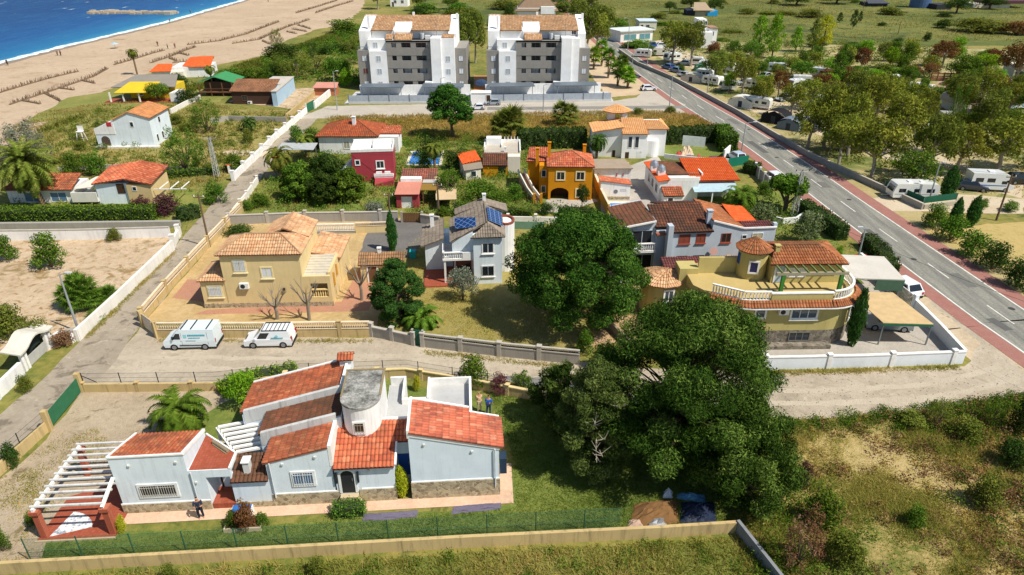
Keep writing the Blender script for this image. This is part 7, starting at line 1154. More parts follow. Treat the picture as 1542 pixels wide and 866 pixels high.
def trunkmesh(limbs, r0):
	"""limbs: list of polylines (x,y,z) with start radius factor"""
	m = MB()
	for pts, ra, rb in limbs:
		n = len(pts) - 1
		for i in range(n): a = ra + (rb - ra) * i / n; b = ra + (rb - ra) * (i + 1) / n; m.cyl(pts[i], pts[i + 1], a * r0, b * r0, n=7, caps=False)
	return m
def proto(kind, seed):
	g = random.Random(seed * 31 + len(kind)); cl = []; limbs = []
	if kind in ('broad', 'euc'):
		n = 22 if kind == 'broad' else 22; z0 = .38 if kind == 'broad' else .4
		limbs.append(([(0, 0, 0), (g.uniform(-.02, .02), g.uniform(-.02, .02), .2), (g.uniform(-.05, .05), g.uniform(-.05, .05), .42)], 1, .6))
		for i in range(n):
			a = i * 2.4 + g.uniform(-.3, .3); t = (i + .5) / n; z = z0 + .42 * t + g.uniform(-.05, .05); rr = (.36 * math.sqrt(max(.05, 1 - (t * 1.05 - .15) ** 2 * 1.1))) * g.uniform(.45, 1.0); r = g.uniform(.11, .18) if kind == 'broad' else g.uniform(.09, .16)
			c = (rr * math.cos(a), rr * math.sin(a), z); cl.append((*c, r, r, r * g.uniform(.7, .95), r * r))
			if i % 2 == 0: limbs.append(([(0, 0, .3 + .1 * t), (c[0] * .5, c[1] * .5, .3 + (z - .3) * .55), c], .45, .12))
		V, T = clumpcloud(cl, 3400 if kind == 'broad' else 3200, .05, seed, .55, .4, 1.1); tr = trunkmesh(limbs, .035)
	elif kind == 'bush':
		for i in range(16): a = i * 2.4; t = (i + .5) / 16; rr = .34 * math.sqrt(1 - t * .8) * g.uniform(.4, 1); r = g.uniform(.13, .22); cl.append((rr * math.cos(a), rr * math.sin(a), .16 + .62 * t * g.uniform(.7, 1.1), r, r, r, r * r))
		V, T = clumpcloud(cl, 2400, .065, seed, .5, .3, .9); tr = trunkmesh([([(0, 0, 0), (.1 * g.uniform(-1, 1), .1, .5)], 1, .4), ([(0, 0, 0), (-.15, .12 * g.uniform(-1, 1), .45)], .8, .3), ([(0, 0, 0), (.14, -.12, .45)], .8, .3)], .03)
	elif kind == 'wisp':      # tamarisk / airy tall shrub
		for i in range(26): a = i * 2.4; t = (i + .5) / 26; rr = .4 * math.sqrt(1 - t * .7) * g.uniform(.5, 1.05); r = g.uniform(.07, .13); cl.append((rr * math.cos(a), rr * math.sin(a), .18 + .75 * t * g.uniform(.75, 1.1), r, r, r * 1.4, r * r));
		for c in cl[::3]: limbs.append(([(0, 0, 0), (c[0] * .5, c[1] * .5, c[2] * .6), c[:3]], .7, .12))
		V, T = clumpcloud(cl, 2600, .055, seed, .3, .2, .2); tr = trunkmesh(limbs, .025)
	elif kind == 'poplar':
		for i in range(22): a = i * 2.4; t = (i + .5) / 22; rr = .3 * math.sin(math.pi * min(1, .18 + t * .8)) * g.uniform(.4, 1); r = g.uniform(.1, .17); cl.append((rr * math.cos(a), rr * math.sin(a), .16 + .78 * t, r, r, r * .55, r * r))
		V, T = clumpcloud(cl, 2400, .05, seed, .6, .3, .4); tr = trunkmesh([([(0, 0, 0), (0, 0, .5), (.02, 0, .9)], 1, .2)], .03)
	elif kind == 'cypress':
		for i in range(30): t = i / 29; r = .36 * math.sin(math.pi * (.12 + .86 * t)) ** .8 + .05; cl.append((g.uniform(-.06, .06), g.uniform(-.06, .06), .06 + .9 * t, r, r, .07, r))
		V, T = clumpcloud(cl, 4200, .1, seed, .4, .75, .7); V[:, 2] += 0; tr = trunkmesh([([(0, 0, 0), (0, 0, .6)], 1, .5)], .06)
	elif kind == 'mush':      # clipped flat-topped crown on a short trunk
		for i in range(40): a = i * 2.4; rr = .42 * math.sqrt((i + .5) / 40); cl.append((rr * math.cos(a), rr * math.sin(a), .78, .1, .1, .2, 1))
		V, T = clumpcloud(cl, 5200, .075, seed, .7, .3, .5); V[:, 2] = np.clip(V[:, 2], .62, .97); tr = trunkmesh([([(0, 0, 0), (.03, 0, .6)], 1, .8), ([(0, 0, .2), (.25, .1, .6)], .6, .4), ([(0, 0, .2), (-.25, -.1, .6)], .6, .4)], .06)
	return V, T, tr
PRO = {}
def plant(kind, mk, u, vb, vt, wpx, label, group=None, cat='tree', bark=None, name=None, ysq=.9, pos=None, hh=None, ww=None):
	sd = rnd.randrange(3); key = (kind, sd); x, y = pos or G(u, vb); k = PX(u, vb) if not pos else 1; hgt = hh or max(.5, HT(vb, vt)); wid = ww or wpx * k * .98
	if key not in PRO:
		V, T, tr = proto(kind, sd + 1); e = thing('tmp', label, cat); t = tr.build('trunk', BARK, e, smooth=True); c = npmesh('crown', V, 4, FM['g'], T, e); PRO[key] = (t, c); first = (e, t, c)
	else:
		e = thing('tmp', label, cat); t = PRO[key][0].copy(); COL.objects.link(t); t.parent = e; c = PRO[key][1].copy(); COL.objects.link(c); c.parent = e
	e.name = name or ('tree' if cat == 'tree' else cat.replace(' ', '_')); e['label'] = label; e['category'] = cat
	if group: e['group'] = group
	e.location = (x, y, 0); e.scale = (wid * rnd.uniform(.95, 1.05), wid * ysq, hgt); e.rotation_euler = (0, 0, rnd.uniform(0, 6.28)); setmat(c, FM[mk])
	if bark: setmat(t, bark)
	return e
def pine(label, x, y, hgt, rad, z0, ncl, nleaf, seed, mk, lsize=.42, prof=None, cr=(.16, .26), trunk=.3, asp=.27, lean=(0, 0), shell=.45, name='pine_tree', wild=.12, dead=0):
	e = thing(name, label, 'pine tree', (x, y, 0)); g = random.Random(seed); cl = []; limbs = [([(0, 0, 0), (lean[0] * .4, lean[1] * .4, hgt * .35), (lean[0], lean[1], hgt * .72)], 1, .35)]
	prof = prof or (lambda t: math.sin(math.pi * (.16 + .80 * t)) ** .75)
	for i in range(ncl):
		t = (i + .5) / ncl; a = i * 2.39996 + g.uniform(-.3, .3); z = z0 + (hgt - z0) * t * .94 + g.uniform(-.3, .3); r = rad * g.uniform(*cr); rr = max(0, rad * prof(t) - r * .8) * (g.uniform(1 - wild * 1.6, 1 + wild * .55) if i % 4 else g.uniform(.2, .6)); c = (rr * math.cos(a) + lean[0] * t, rr * math.sin(a) + lean[1] * t, z)
		cl.append((*c, r, r, r * g.uniform(.6, .85), r * r))
		if i % 2: limbs.append(([(lean[0] * t * .7, lean[1] * t * .7, z * .62), (c[0] * .55, c[1] * .55, z * .85), c], .32, .06))
	trunkmesh(limbs, trunk).build('trunk', BARK, e, smooth=True); V, T = clumpcloud(cl, nleaf, lsize, seed, asp, shell, 1.1); npmesh('crown', V, 4, FM[mk], T, e)
	if dead:
		L_ = []
		for i in range(dead):
			c = g.choice(cl); a = math.atan2(c[1], c[0]) ; a = g.uniform(-2.6, -.6); rr = rad * g.uniform(.7, 1.02); z = hgt * g.uniform(.25, .75); p = (rr * .55 * math.cos(a), rr * .55 * math.sin(a), z); q = (rr * math.cos(a), rr * math.sin(a), z + g.uniform(-.2, .8)); L_.append(([p, q], .16, .06))
			for j in range(4): k = g.uniform(.35, .9); o = tuple(p[t] + (q[t] - p[t]) * k for t in range(3)); L_.append(([o, (o[0] + g.uniform(-.6, .6), o[1] + g.uniform(-.5, .2), o[2] + g.uniform(-.1, .7))], .08, .03))
		trunkmesh(L_, trunk).build('dead_branches', plain('#a59c8c', .9), e)
	return e
pine('tallest broad dark-green pine in the foreground, right of the front lawn', 11.3, 36.0, 12.3, 6.2, 1.8, 210, 170000, 3, 'p', .25, lambda t: float(np.interp(t, (0, .25, .5, .8, .93, 1), (.6, 1, .93, .72, .5, .2))) , cr=(.12, .2), shell=.4, wild=.16)
pine('slimmer paler pine standing left of the tallest pine', 5.4, 34.6, 8.9, 2.7, .8, 84, 60000, 11, 'q', .23, lambda t: math.sin(math.pi * (.18 + .76 * t)) ** .7, cr=(.16, .28), shell=.35, wild=.2, dead=7)
pine('lower light-green pine in front of the tallest pine, by the grey corner wall', 14.2, 33.0, 6.8, 3.9, .6, 90, 64000, 23, 'p', .24, lambda t: math.sin(math.pi * (.25 + .7 * t)) ** .8, cr=(.14, .24), shell=.35, wild=.2)
pine('small dark pine in the shade between the villa lawn and the pale pine', 3.6, 39.5, 5.2, 2.6, .5, 30, 9000, 29, 'd', .36)
pine('huge rounded bright-green stone pine between the solar house and the tan villa', 6.0, 54.8, 10.3, 6.4, 2.4, 150, 100000, 5, 'n', .25, lambda t: math.sin(math.pi * (.28 + .66 * t)) ** .6, cr=(.12, .2), asp=.42, shell=.72, name='stone_pine')
pine('dark dense juniper-like conifer left of the green garden door', -10.6, 55.2, 6.0, 2.6, .3, 80, 40000, 7, 'c', .2, lambda t: math.sin(math.pi * (.3 + .62 * t)) ** .8, asp=.4, shell=.6)
pine('umbrella pine with bare leaning trunk behind the blue pool', -10.2, 117.5, 8.6, 4.2, 3.6, 48, 16000, 13, 'n', .42, lambda t: math.sin(math.pi * (.3 + .66 * t)) ** .6, trunk=.3, asp=.42, lean=(-1.0, .5), shell=.6)
for i, (x, y, hh, rr, lab) in enumerate([(-28.6, 86.6, 4.6, 2.6, 'left dark mastic tree of the clump in front of the red house'), (-25.2, 89.5, 5.2, 3.2, 'tallest mastic tree of the clump in front of the red house'), (-21.7, 86.5, 4.3, 2.5, 'right-hand mastic tree touching the red house\'s lower wall'), (-24.8, 85.4, 3.9, 2.3, 'front low mastic tree over the dark shadow before the red house'), (-29.3, 91.8, 3.4, 1.9, 'small mastic tree nearest the date palm by the grey carport')]): pine(lab, x, y, hh, rr, .7, 30, 9000, 40 + i, 'd' if i % 2 else 'g', .36, lambda t: math.sin(math.pi * (.28 + .64 * t)) ** .7, asp=.5, cr=(.22, .34), name='mastic_tree')
def frondset(n, L, droop, up0, up1, seed, leaf=.34, lw=.05, nl=20):
	g = np.random.default_rng(seed); tri = []
	for i in range(n):
		az = i * 2.39996 + g.uniform(-.2, .2); el = RAD(up0 + (up1 - up0) * (i + .5) / n + g.uniform(-8, 8)); ll = L * g.uniform(.85, 1.1); p = np.zeros(3); d = el; pts = []; m = nl
		for j in range(m + 1):
			pts.append(p.copy()); p = p + ll / m * np.array([math.cos(d) * math.cos(az), math.cos(d) * math.sin(az), math.sin(d)]); d -= droop / m * (1 + .8 * j / m)
		sd = np.array([-math.sin(az), math.cos(az), 0])
		for j in range(1, m):
			a, b = pts[j], pts[j + 1]; t = (b - a) / np.linalg.norm(b - a); f = math.sin(math.pi * (.12 + .84 * j / m)) ** .6
			for s_ in (-1, 1):
				tip = a + sd * s_ * leaf * f * .9 + t * leaf * .55 * f + np.array([0, 0, -leaf * .25 * f * g.uniform(.3, 1.4)]); tri += [a - t * lw, a + t * lw, tip]
			tri += [a - sd * .02, a + sd * .02, b]
	V = np.array(tri); return V, np.clip(g.normal(.5, .22, len(V) // 3), 0, 1)
def palm(label, x, y, th, L, n=46, droop=1.7, up=(85, -35), mk='o', seed=1, tr=.26, lean=(0, 0), cat='palm tree', leaf=None, fruit=False, skirt=False, group=None):
	e = thing('palm_tree', label, cat, (x, y, 0), 0, group); V, T = frondset(n, L, droop, up[0], up[1], seed, leaf or .28 * L ** .6, .045 + .02 * L, 18); V = V + np.array([lean[0], lean[1], th]); npmesh('fronds', V, 3, FM[mk], T, e)
	m = MB(); k = max(3, int(th / .3))
	for i in range(k): a, b = i / k, (i + 1) / k; m.cyl((lean[0] * a, lean[1] * a, th * a), (lean[0] * b, lean[1] * b, th * b + .02), tr * 1.08, tr * .9, n=8, caps=False)
	m.cyl((lean[0], lean[1], th - .1), (lean[0], lean[1], th + .3), tr * 1.3, tr * .6, n=8); m.build('trunk', PALMT, e)
	if fruit:
		q = MB(); gg = random.Random(seed)
		for i in range(14): a = gg.uniform(0, 6.28); q.beam((lean[0], lean[1], th + .2), (lean[0] + .8 * math.cos(a), lean[1] + .8 * math.sin(a), th - .1 + gg.uniform(-.3, .4)), .14)
		q.build('fruit_stalks', plain('#c58a2c', .7), e)
	return e
def fanpalm(label, x, y, heads, seed=1, mk='g', R_=.55, nf=30, tr=.16, cat='fan palm', group=None):
	"""heads: (dx,dy,trunk height,crown radius)"""
	e = thing('fan_palm', label, cat, (x, y, 0), 0, group); g = np.random.default_rng(seed); tri = []; m = MB()
	for dx, dy, th, cr in heads:
		m.cyl((dx * .3, dy * .3, 0), (dx, dy, th), tr, tr * .8, n=7, caps=False)
		for i in range(nf):
			az = i * 2.4; el = RAD(80 - 120 * (i + .5) / nf); d = np.array([math.cos(el) * math.cos(az), math.cos(el) * math.sin(az), math.sin(el)]); c = np.array([dx, dy, th]) + d * cr * g.uniform(.5, .7); sd = np.array([-math.sin(az), math.cos(az), 0]); up = np.cross(d, sd)
			tri += [np.array([dx, dy, th]) - sd * .02, np.array([dx, dy, th]) + sd * .02, c]
			for j in range(13):
				a = RAD(-105 + 210 * j / 12); v = (d * math.cos(a) + sd * math.sin(a)); v[2] -= .25 * abs(math.sin(a)) + .12; w = np.cross(v, up) * cr * .07; tri += [c - w, c + w, c + v * cr * .62 * g.uniform(.85, 1.1)]
	V = np.array(tri); npmesh('fans', V, 3, FM[mk], np.clip(g.normal(.5, .22, len(V) // 3), 0, 1), e); m.build('trunk', PALMT, e); return e
def GH(u, v, vt): x, y = G(u, v); return x, y, HT(v, vt)
x, y = G(276, 646); palm('bushy green palm in the sandy yard behind the pale-blue villa', x, y, 1.5, 2.8, 46, 1.75, (88, -14), 'g', 2, .3)
x, y, z = GH(66, 308, 240); palm('very large date palm with orange fruit stalks behind the long hedge', x, y, z * .92, 4.9, 100, 1.25, (85, -38), 'o', 3, .3, (-.9, 0), fruit=True, leaf=.6)
x, y, z = GH(424, 270, 236); palm('date palm with orange fruit stalks beside the upper alley and grey carport', x, y, z, 3.0, 46, 1.9, (85, -30), 'o', 4, .24, fruit=True)
x, y, z = GH(207, 113, 78); palm('tall lone palm on the edge of the beach', x, y, z, 2.1, 30, 2.0, (75, -30), 'o', 5, .22)
x, y = G(376, 197); palm('stubby palm with dark trunk in the dry scrub plot', x, y, 1.5, 2.0, 34, 1.7, (88, 0), 'd', 6, .55)
x, y = G(636, 490); palm('small arching palm right of the dark juniper', x, y, .6, 2.3, 34, 1.6, (85, 5), 'g', 7, .25)
x, y = G(1112, 312); palm('large feathery palm in front of the blue-grey awning', x, y, 1.3, 3.4, 44, 1.9, (88, -5), 'g', 8, .3)
x, y, z = GH(898, 240, 212); palm('palm at the left corner of the white angular villa', x, y, z, 2.4, 36, 2.0, (85, -35), 'd', 9, .22)
x, y, z = GH(323, 143, 103); palm('thin palm in front of the green-roofed beach house', x, y, z, 1.9, 30, 2.2, (80, -40), 'o', 10, .17)
x, y, z = GH(655, 258, 215); palm('palm beside the blue pool and the red house', x, y, z * .8, 2.0, 32, 2.0, (85, -30), 'o', 12, .2)
x, y, z = GH(462, 236, 206); palm('second palm just behind the date palm by the carport', x, y, z * .8, 2.2, 34, 1.9, (85, -20), 'o', 13, .2)
palm('palm cut by the left edge of the photo, in the sandy lot', *G(-6, 505), 1.6, 2.2, 34, 1.8, (85, -15), 'g', 14, .25)
fanpalm('large clump of fan palms behind the street lamp in the sandy lot', *G(122, 462), [(-.9, 0, 1.3, 1.3), (.6, .2, 1.9, 1.4), (.1, -.6, 1.2, 1.3), (-.3, .7, 2.1, 1.3), (1.2, -.3, 1.2, 1.2)], 1, 'g'); fanpalm('small fan palm to the right of the big clump in the sandy lot', *G(157, 454), [(0, 0, .5, 1.1), (.4, .3, .7, 1.0)], 2, 'g'); fanpalm('low fan palm seedling against the weathered white wall', *G(143, 482), [(0, 0, .2, .9)], 3, 'g')
x, y, z = GH(766, 218, 180); fanpalm('pair of tall fan palms left of the high dark hedge', x, y, [(-1.2, 0, z * .8, 2.3), (.6, .5, z, 2.6), (-.4, 1.2, z * .9, 2.2)], 4, 'o', nf=34); x, y, z = GH(851, 188, 168); fanpalm('fan palms poking up behind the high dark hedge', x, y, [(-.7, 0, z, 2.2), (.9, .4, z * .8, 2.0)], 5, 'o')
for i, (u, vb, vt, lab) in enumerate([(929, 130, 92, 'young fan palm by the parking strip, front left'), (944, 133, 103, 'young fan palm by the parking strip, front right'), (915, 118, 70, 'young fan palm in the row beside the roadward block, middle'), (905, 100, 58, 'young fan palm in the row beside the roadward block, rear'), (936, 112, 85, 'young fan palm beside the dark blue car'), (893, 105, 70, 'fan palm closest to the grey side of the roadward block')]): x, y, z = GH(u, vb, vt); fanpalm(lab, x, y, [(0, 0, z * .72, 2.0), (.6, .4, z * .5, 1.7)], 20 + i, 'y' if i % 2 else 'g', nf=28, group='young palms beside the main road')
def hedge(label, pts, w, h_, mk='h', dens=70, ls=.2, seed=1, cat='hedge', wob=.12):
	e = thing('hedge', label, cat, (0, 0, 0)); g = np.random.default_rng(seed); a, b = off(pts, -w / 2 + .12), off(pts, w / 2 - .12); m = MB()
	for i in range(len(pts) - 1): m.prism([a[i], b[i], b[i + 1], a[i + 1]], 0, h_ - .15)
	m.build('dark_core', plain('#33401f', .95), e); V = []  # solid dark core added behind the leaves to block light
	for i in range(len(pts) - 1):
		p, q = np.array(pts[i]), np.array(pts[i + 1]); L = np.linalg.norm(q - p); d = (q - p) / L; nn = np.array([-d[1], d[0]]); n = int(dens * L * (w + 2 * h_)); s_ = g.random(n) * (w + 2 * h_); t = g.random(n) * L
		off_ = np.where(s_ < h_, -w / 2, np.where(s_ < h_ + w, s_ - h_ - w / 2, w / 2)); zz = np.where(s_ < h_, s_, np.where(s_ < h_ + w, h_, 2 * h_ + w - s_)); bump_ = wob * (np.sin(t * 2.3 + i) + np.sin(t * 5.1 + zz * 3)) * .5
		off_ = off_ + np.sign(off_) * bump_ * (s_ < h_) + g.normal(size=n) * .05; zz = np.maximum(.03, zz + bump_ * ((s_ >= h_) & (s_ < h_ + w)) + g.normal(size=n) * .06)
		xy = p + d * t[:, None] + nn * off_[:, None]; V.append(np.concatenate([xy, zz[:, None]], 1))
	for p, sg, q in ((pts[0], -1, pts[1]), (pts[-1], 1, pts[-2])):
		p, q = np.array(p), np.array(q); d = (p - q) / np.linalg.norm(p - q); nn = np.array([-d[1], d[0]]); n = int(dens * 1.6 * w * h_); xy = p + d * (.05 + g.normal(size=(n, 1)) * .07) + nn * ((g.random((n, 1)) - .5) * w); V.append(np.concatenate([xy, g.random((n, 1)) * h_], 1))
	P_ = np.concatenate(V); npmesh('leaves', leafquads(P_, ls, g, None, .6), 4, FM[mk], np.clip(g.normal(.5, .25, len(P_)), 0, 1), e); return e
hedge('long clipped bright green hedge on the left, above the old concrete wall', [G(-70, 334), G(100, 333), G(234, 330)], 1.8, 1.75, 'h', 60, .24, 2); hedge('high dark hedge behind the orange house', [(1, 111.2), (8, 112.2), (12.2, 112)], 2.6, 3.0, 'd', 30, .36, 3, wob=.3); hedge('tall dark green hedge right of the white angular villa', [(23.6, 113.8), (29, 114.5), (35.6, 115.5)], 2.2, 2.6, 'd', 34, .34, 4, wob=.3); hedge('tall hedge end turning along the main road behind the white villa', [(35.6, 115.5), (35.3, 108.5)], 2.4, 2.9, 'h', 36, .34, 5, wob=.3)
hedge('long dark hedge between the road and the east garden', [G(1206, 322), G(1235, 340), G(1266, 362)], 1.6, 1.9, 'd', 55, .24, 6, wob=.2); hedge('dark hedge beside the carport by the main road', [G(1304, 370), G(1325, 392), G(1340, 416)], 1.5, 1.5, 'd', 55, .24, 7, wob=.25); hedge('low clipped hedge in the orange house garden, left', [G(765, 322), G(800, 326)], 1.1, .9, 'g', 55, .22, 8); hedge('low clipped hedge in the orange house garden, right of the path', [G(842, 326), G(892, 328)], 1.3, 1.2, 'd', 55, .22, 9); hedge('dark square hedge above the teal screen', [G(1122, 258), G(1140, 262)], 2.0, 1.5, 'd', 50, .26, 10)
hedge('bright green hedge behind the rear orange roof of the pale-blue villa', [G(335, 594), G(372, 578), G(446, 566)], 1.3, 1.0, 'y', 60, .22, 11, wob=.3); hedge('dark hedge left of the white pergola beams at the alley', [G(270, 332), G(300, 326)], 1.6, 1.6, 'd', 50, .26, 12, wob=.3); hedge('low green hedge behind the red-roofed house', [G(250, 268), G(300, 264), G(330, 262)], 1.0, 1.0, 'h', 50, .26, 13); hedge('rounded boxwood hedge in front of the pale-blue villa\'s arched door', [G(504, 775), G(548, 772)], .9, .85, 'h', 160, .12, 14)
S, B = 'shrub', 'bush'
TB = [
 ('broad','s',697,452,398,56,'small silver-leaved olive tree in front of the solar panel house',None,'tree'),
 ('cypress','c',592,378,318,20,'slim dark cypress at the end of the driveway',None,'tree'),('cypress','c',1281,520,434,27,'dark pointed cypress in front of the tan villa',None,'tree'),('cypress','f',606,748,702,26,'golden-yellow conical conifer against the pale-blue villa wall',None,'tree'),
 ('bush','g',78,402,345,66,'loose tall green shrub standing in the sandy lot',None,S),('bush','g',12,392,350,44,'green shrub at the left edge of the sandy lot',None,S),('bush','o',173,362,342,30,'round dark bush in front of the white back wall',None,S),('bush','o',20,505,455,70,'olive-green bush mass by the arched gateway',None,S),('bush','o',60,520,478,60,'low bush just above the arched gateway roof',None,S),('bush','k',98,520,494,44,'dry brown thorny shrub right of the arched gateway',None,S),('bush','o',40,590,560,30,'weedy shrub in front of the left-edge white wall',None,S),
 ('wisp','s',46,250,178,95,'tall grey tamarisk behind the big date palm',None,'tree'),('wisp','s',4,262,215,60,'grey tamarisk at the left edge behind the orange-roofed house',None,'tree'),('bush','g',112,264,224,44,'green oleander clump left in the row under the white cottage','oleander row under the white cottage',S),('bush','g',148,264,222,46,'green oleander clump right in the row under the white cottage','oleander row under the white cottage',S),
 ('wisp','g',282,258,192,95,'wide airy green tamarisk left of the scrub-plot lattice pole',None,'tree'),('wisp','g',312,198,150,64,'airy green tamarisk in front of the dark wood cabin',None,'tree'),('bush','g',355,258,225,40,'green shrub right of the scrub-plot lattice pole',None,S),('bush','o',245,205,180,36,'olive scrub between the white cottage and the pale diagonal wall',None,S),('bush','g',325,305,268,46,'leafy bush beside the white pergola beams by the alley',None,S),('bush','m',252,322,290,58,'purple bougainvillea at the corner of the red-roofed house',None,S),('bush','m',215,318,292,40,'dark purple shrub under the red roof',None,S),('bush','f',226,220,204,14,'small yellow-flowering bush at the white cottage corner',None,S),
 ('broad','g',238,152,122,48,'round green tree beside the yellow beach house',None,'tree'),('broad','d',268,135,108,46,'dark tree between the yellow and orange-roofed beach houses',None,'tree'),('broad','g',350,128,100,60,'green tree behind the green-roofed beach house',None,'tree'),('broad','g',384,130,98,62,'wide green tree behind the dark wood cabin',None,'tree'),('bush','d',282,155,130,48,'dark hedge-like bush left of the timber beach house',None,B),
 ('bush','d',425,88,62,80,'dark low dune thicket above the beach scrub',None,B),('wisp','o',418,72,42,26,'dark windblown dune tree at the sand edge',None,'tree'),('wisp','o',440,118,80,90,'tall pale reeds behind the dark wood cabin',None,B),('wisp','o',475,112,78,80,'tall pale reeds left of the beachward apartment block',None,B),('broad','g',508,122,80,60,'dark green tree at the left side of the beachward apartment block',None,'tree'),('bush','y',522,130,96,34,'bright green bush between the pink hut and the apartment block',None,B),('bush','d',492,82,66,36,'dark bush in the dune meadow left of the apartments',None,B),('bush','d',524,80,64,34,'dark bush closest to the left penthouse gable',None,B),('bush','g',520,50,25,90,'wide green dune thicket at the upper left of the apartments',None,B),('bush','g',560,45,28,60,'green dune thicket touching the penthouse gable',None,B),
 ('bush','g',448,215,185,34,'shrub beside the top of the bright white stepped wall',None,S),('bush','g',470,215,190,44,'dark green shrub left of the red-brown hipped roof',None,S),('bush','d',475,225,200,32,'dark shrub against the white bungalow\'s left end',None,S),('bush','o',375,216,190,26,'dry scrub bush in the plot left of the stepped wall',None,S),('bush','g',392,310,288,44,'yellow-green shrub in the corner of the olive garden',None,S),('bush','g',372,316,300,30,'low yellow-green shrub at the olive garden wall',None,S),('bush','s',564,324,300,44,'round grey-green bush in front of the red house\'s lower wall',None,S),('bush','d',360,353,338,60,'wide dark bush behind the yellow house roof',None,S),
 ('broad','g',678,300,250,46,'green tree left of the cream house\'s orange outbuilding',None,'tree'),('broad','g',722,312,268,70,'spreading leafy tree below the brown tiled porch',None,'tree'),('broad','g',752,318,285,56,'leafy tree right of the shade canopy',None,'tree'),('bush','g',700,322,300,52,'low leafy bush by the shade canopy',None,S),('bush','g',668,325,308,30,'small bush between shade canopy and solar roof',None,S),('bush','g',775,300,275,40,'shrub at the foot of the orange house\'s outdoor stairs',None,S),('broad','d',876,318,272,26,'thin dark-stemmed tree in front of the orange house',None,'tree'),('bush','d',822,322,302,30,'round clipped bush left of the path to the orange house',None,S),('bush','g',902,275,250,24,'green bush between the orange house and the white store',None,S),('bush','g',640,255,225,30,'bush between the red house and the pool',None,S),('bush','d',690,255,220,60,'dark shrubs below the umbrella pine',None,S),('bush','d',648,235,205,50,'dark shrubs behind the blue pool',None,S),
 ('bush','g',800,212,190,60,'bushy green top behind the flat cream house',None,S),('bush','o',1010,170,158,26,'clump of spiky plants along the side street, right',None,S),('bush','o',960,172,160,24,'clump of spiky plants along the side street, left',None,S),
 ('mush','h',1182,318,266,62,'clipped flat-topped ficus tree inside the curved white wall',None,'tree'),('bush','u',1145,345,300,84,'grey-green oleander mass left of the curved white wall','oleanders in the east garden',S),('bush','u',1212,366,312,62,'round silvery bush tree on the east lawn',None,'tree'),('bush','g',1110,345,322,44,'green bush under the bright orange mono-pitch roof',None,S),('bush','y',1226,378,358,26,'small lime-green shrub at the edge of the east lawn',None,S),('bush','g',1150,292,272,34,'low shrub by the grey slatted fence',None,S),('bush','y',1262,388,366,18,'small leafy plant beside the grey carport roof',None,S),
 ('broad','y',372,612,556,62,'bright green fig tree behind the rear orange roof',None,'tree'),('bush','g',712,578,532,64,'straggly bush by the dirt road behind the white terrace','bushes by the dirt road wall',S),('bush','m',752,590,562,46,'pink-flowered bush by the dirt road behind the white terrace','bushes by the dirt road wall',S),('bush','f',628,588,562,18,'small yellow-green palm-like shrub in the notch of the white terraces',None,S),('bush','g',786,588,556,44,'dark bush where the yellow wall meets the pines',None,S),('wisp','g',838,620,540,60,'thin pale-stemmed shrub at the wall end left of the pines',None,S),('bush','r',372,796,750,48,'reddish-leaved shrub in the planter before the pale-blue villa',None,S),('bush','g',352,794,765,30,'green shrub in the planter, left of the reddish one',None,S),('bush','g',396,792,768,26,'green shrub in the planter, right of the reddish one',None,S),('bush','f',186,800,772,22,'small lime bush at the pergola\'s right pillar',None,S),
 ('bush','d',20,700,662,40,'dark dusty shrub on the yellow alley wall',None,S),('bush','g',5,830,785,36,'green shrub in the bottom left corner',None,S),('bush','g',50,790,770,26,'weed clump left of the pergola pillar',None,S),('bush','o',480,866,835,40,'weedy shrub below the bottom wall, middle',None,S),('bush','o',258,876,848,36,'weedy shrub below the bottom wall, left',None,S),('bush','d',1535,652,580,54,'dark bush cut by the right edge beside the dirt road',None,S),('wisp','o',1412,640,600,50,'feathery green weed shrub at the field\'s road edge','weed shrubs along the field edge',S),('wisp','g',1490,640,598,50,'feathery weed shrub right of the other at the field\'s road edge','weed shrubs along the field edge',S),('bush','o',1370,640,618,60,'low weeds at the field\'s road edge',None,S),('bush','o',1455,660,630,70,'dark low bush in the rough field near the road',None,S),('bush','d',1520,700,655,70,'dark brush at the right edge of the rough field',None,S),('bush','g',1375,790,760,44,'small bright green bush in the rough field',None,S),('bush','o',1480,760,715,80,'brown-green brush right in the rough field',None,S),('wisp','k',1200,850,770,90,'grey leafless brushwood at the foot of the pines',None,S),('bush','m',1205,735,690,34,'pink-flowering bush on the slope right of the pines',None,S),('bush','g',1175,740,680,60,'bright green bramble mass right of the pines','brambles right of the pines',S),('bush','g',1235,790,735,80,'green bramble mass lower right of the pines','brambles right of the pines',S),('bush','o',1270,850,800,90,'olive bramble mass at the bottom right of the pines','brambles right of the pines',S),
 ('bush','d',908,555,505,50,'dark shrub behind the grey block wall\'s right end',None,S),('bush','g',880,530,490,40,'bright leafy shrub at the foot of the round stone pine',None,S),('bush','s',1000,540,505,36,'pale shrub by the low dark wall in the brown yard',None,S),
 ('bush','g',1405,342,303,52,'first green bush of the roadside row, near the campsite lane','roadside bush row on the right',S),('bush','h',1430,362,316,60,'second bush of the roadside row','roadside bush row on the right',S),('bush','h',1460,385,340,64,'middle bush of the roadside row','roadside bush row on the right',S),('bush','d',1494,405,360,66,'fourth bush of the roadside row','roadside bush row on the right',S),('bush','d',1530,432,386,74,'last bush of the roadside row at the right edge','roadside bush row on the right',S),('cypress','c',1434,342,298,20,'dark upright bush left, beside the campsite lane wall',None,S),('cypress','c',1460,342,295,24,'dark upright bush right, beside the campsite lane wall',None,S),('bush','g',1478,315,296,26,'small shrub in front of the right-edge motorhome',None,S),('bush','g',1520,318,300,34,'low shrub at the right edge below the motorhome',None,S),
]
CE = 'eucalyptus and other trees of the campsite'
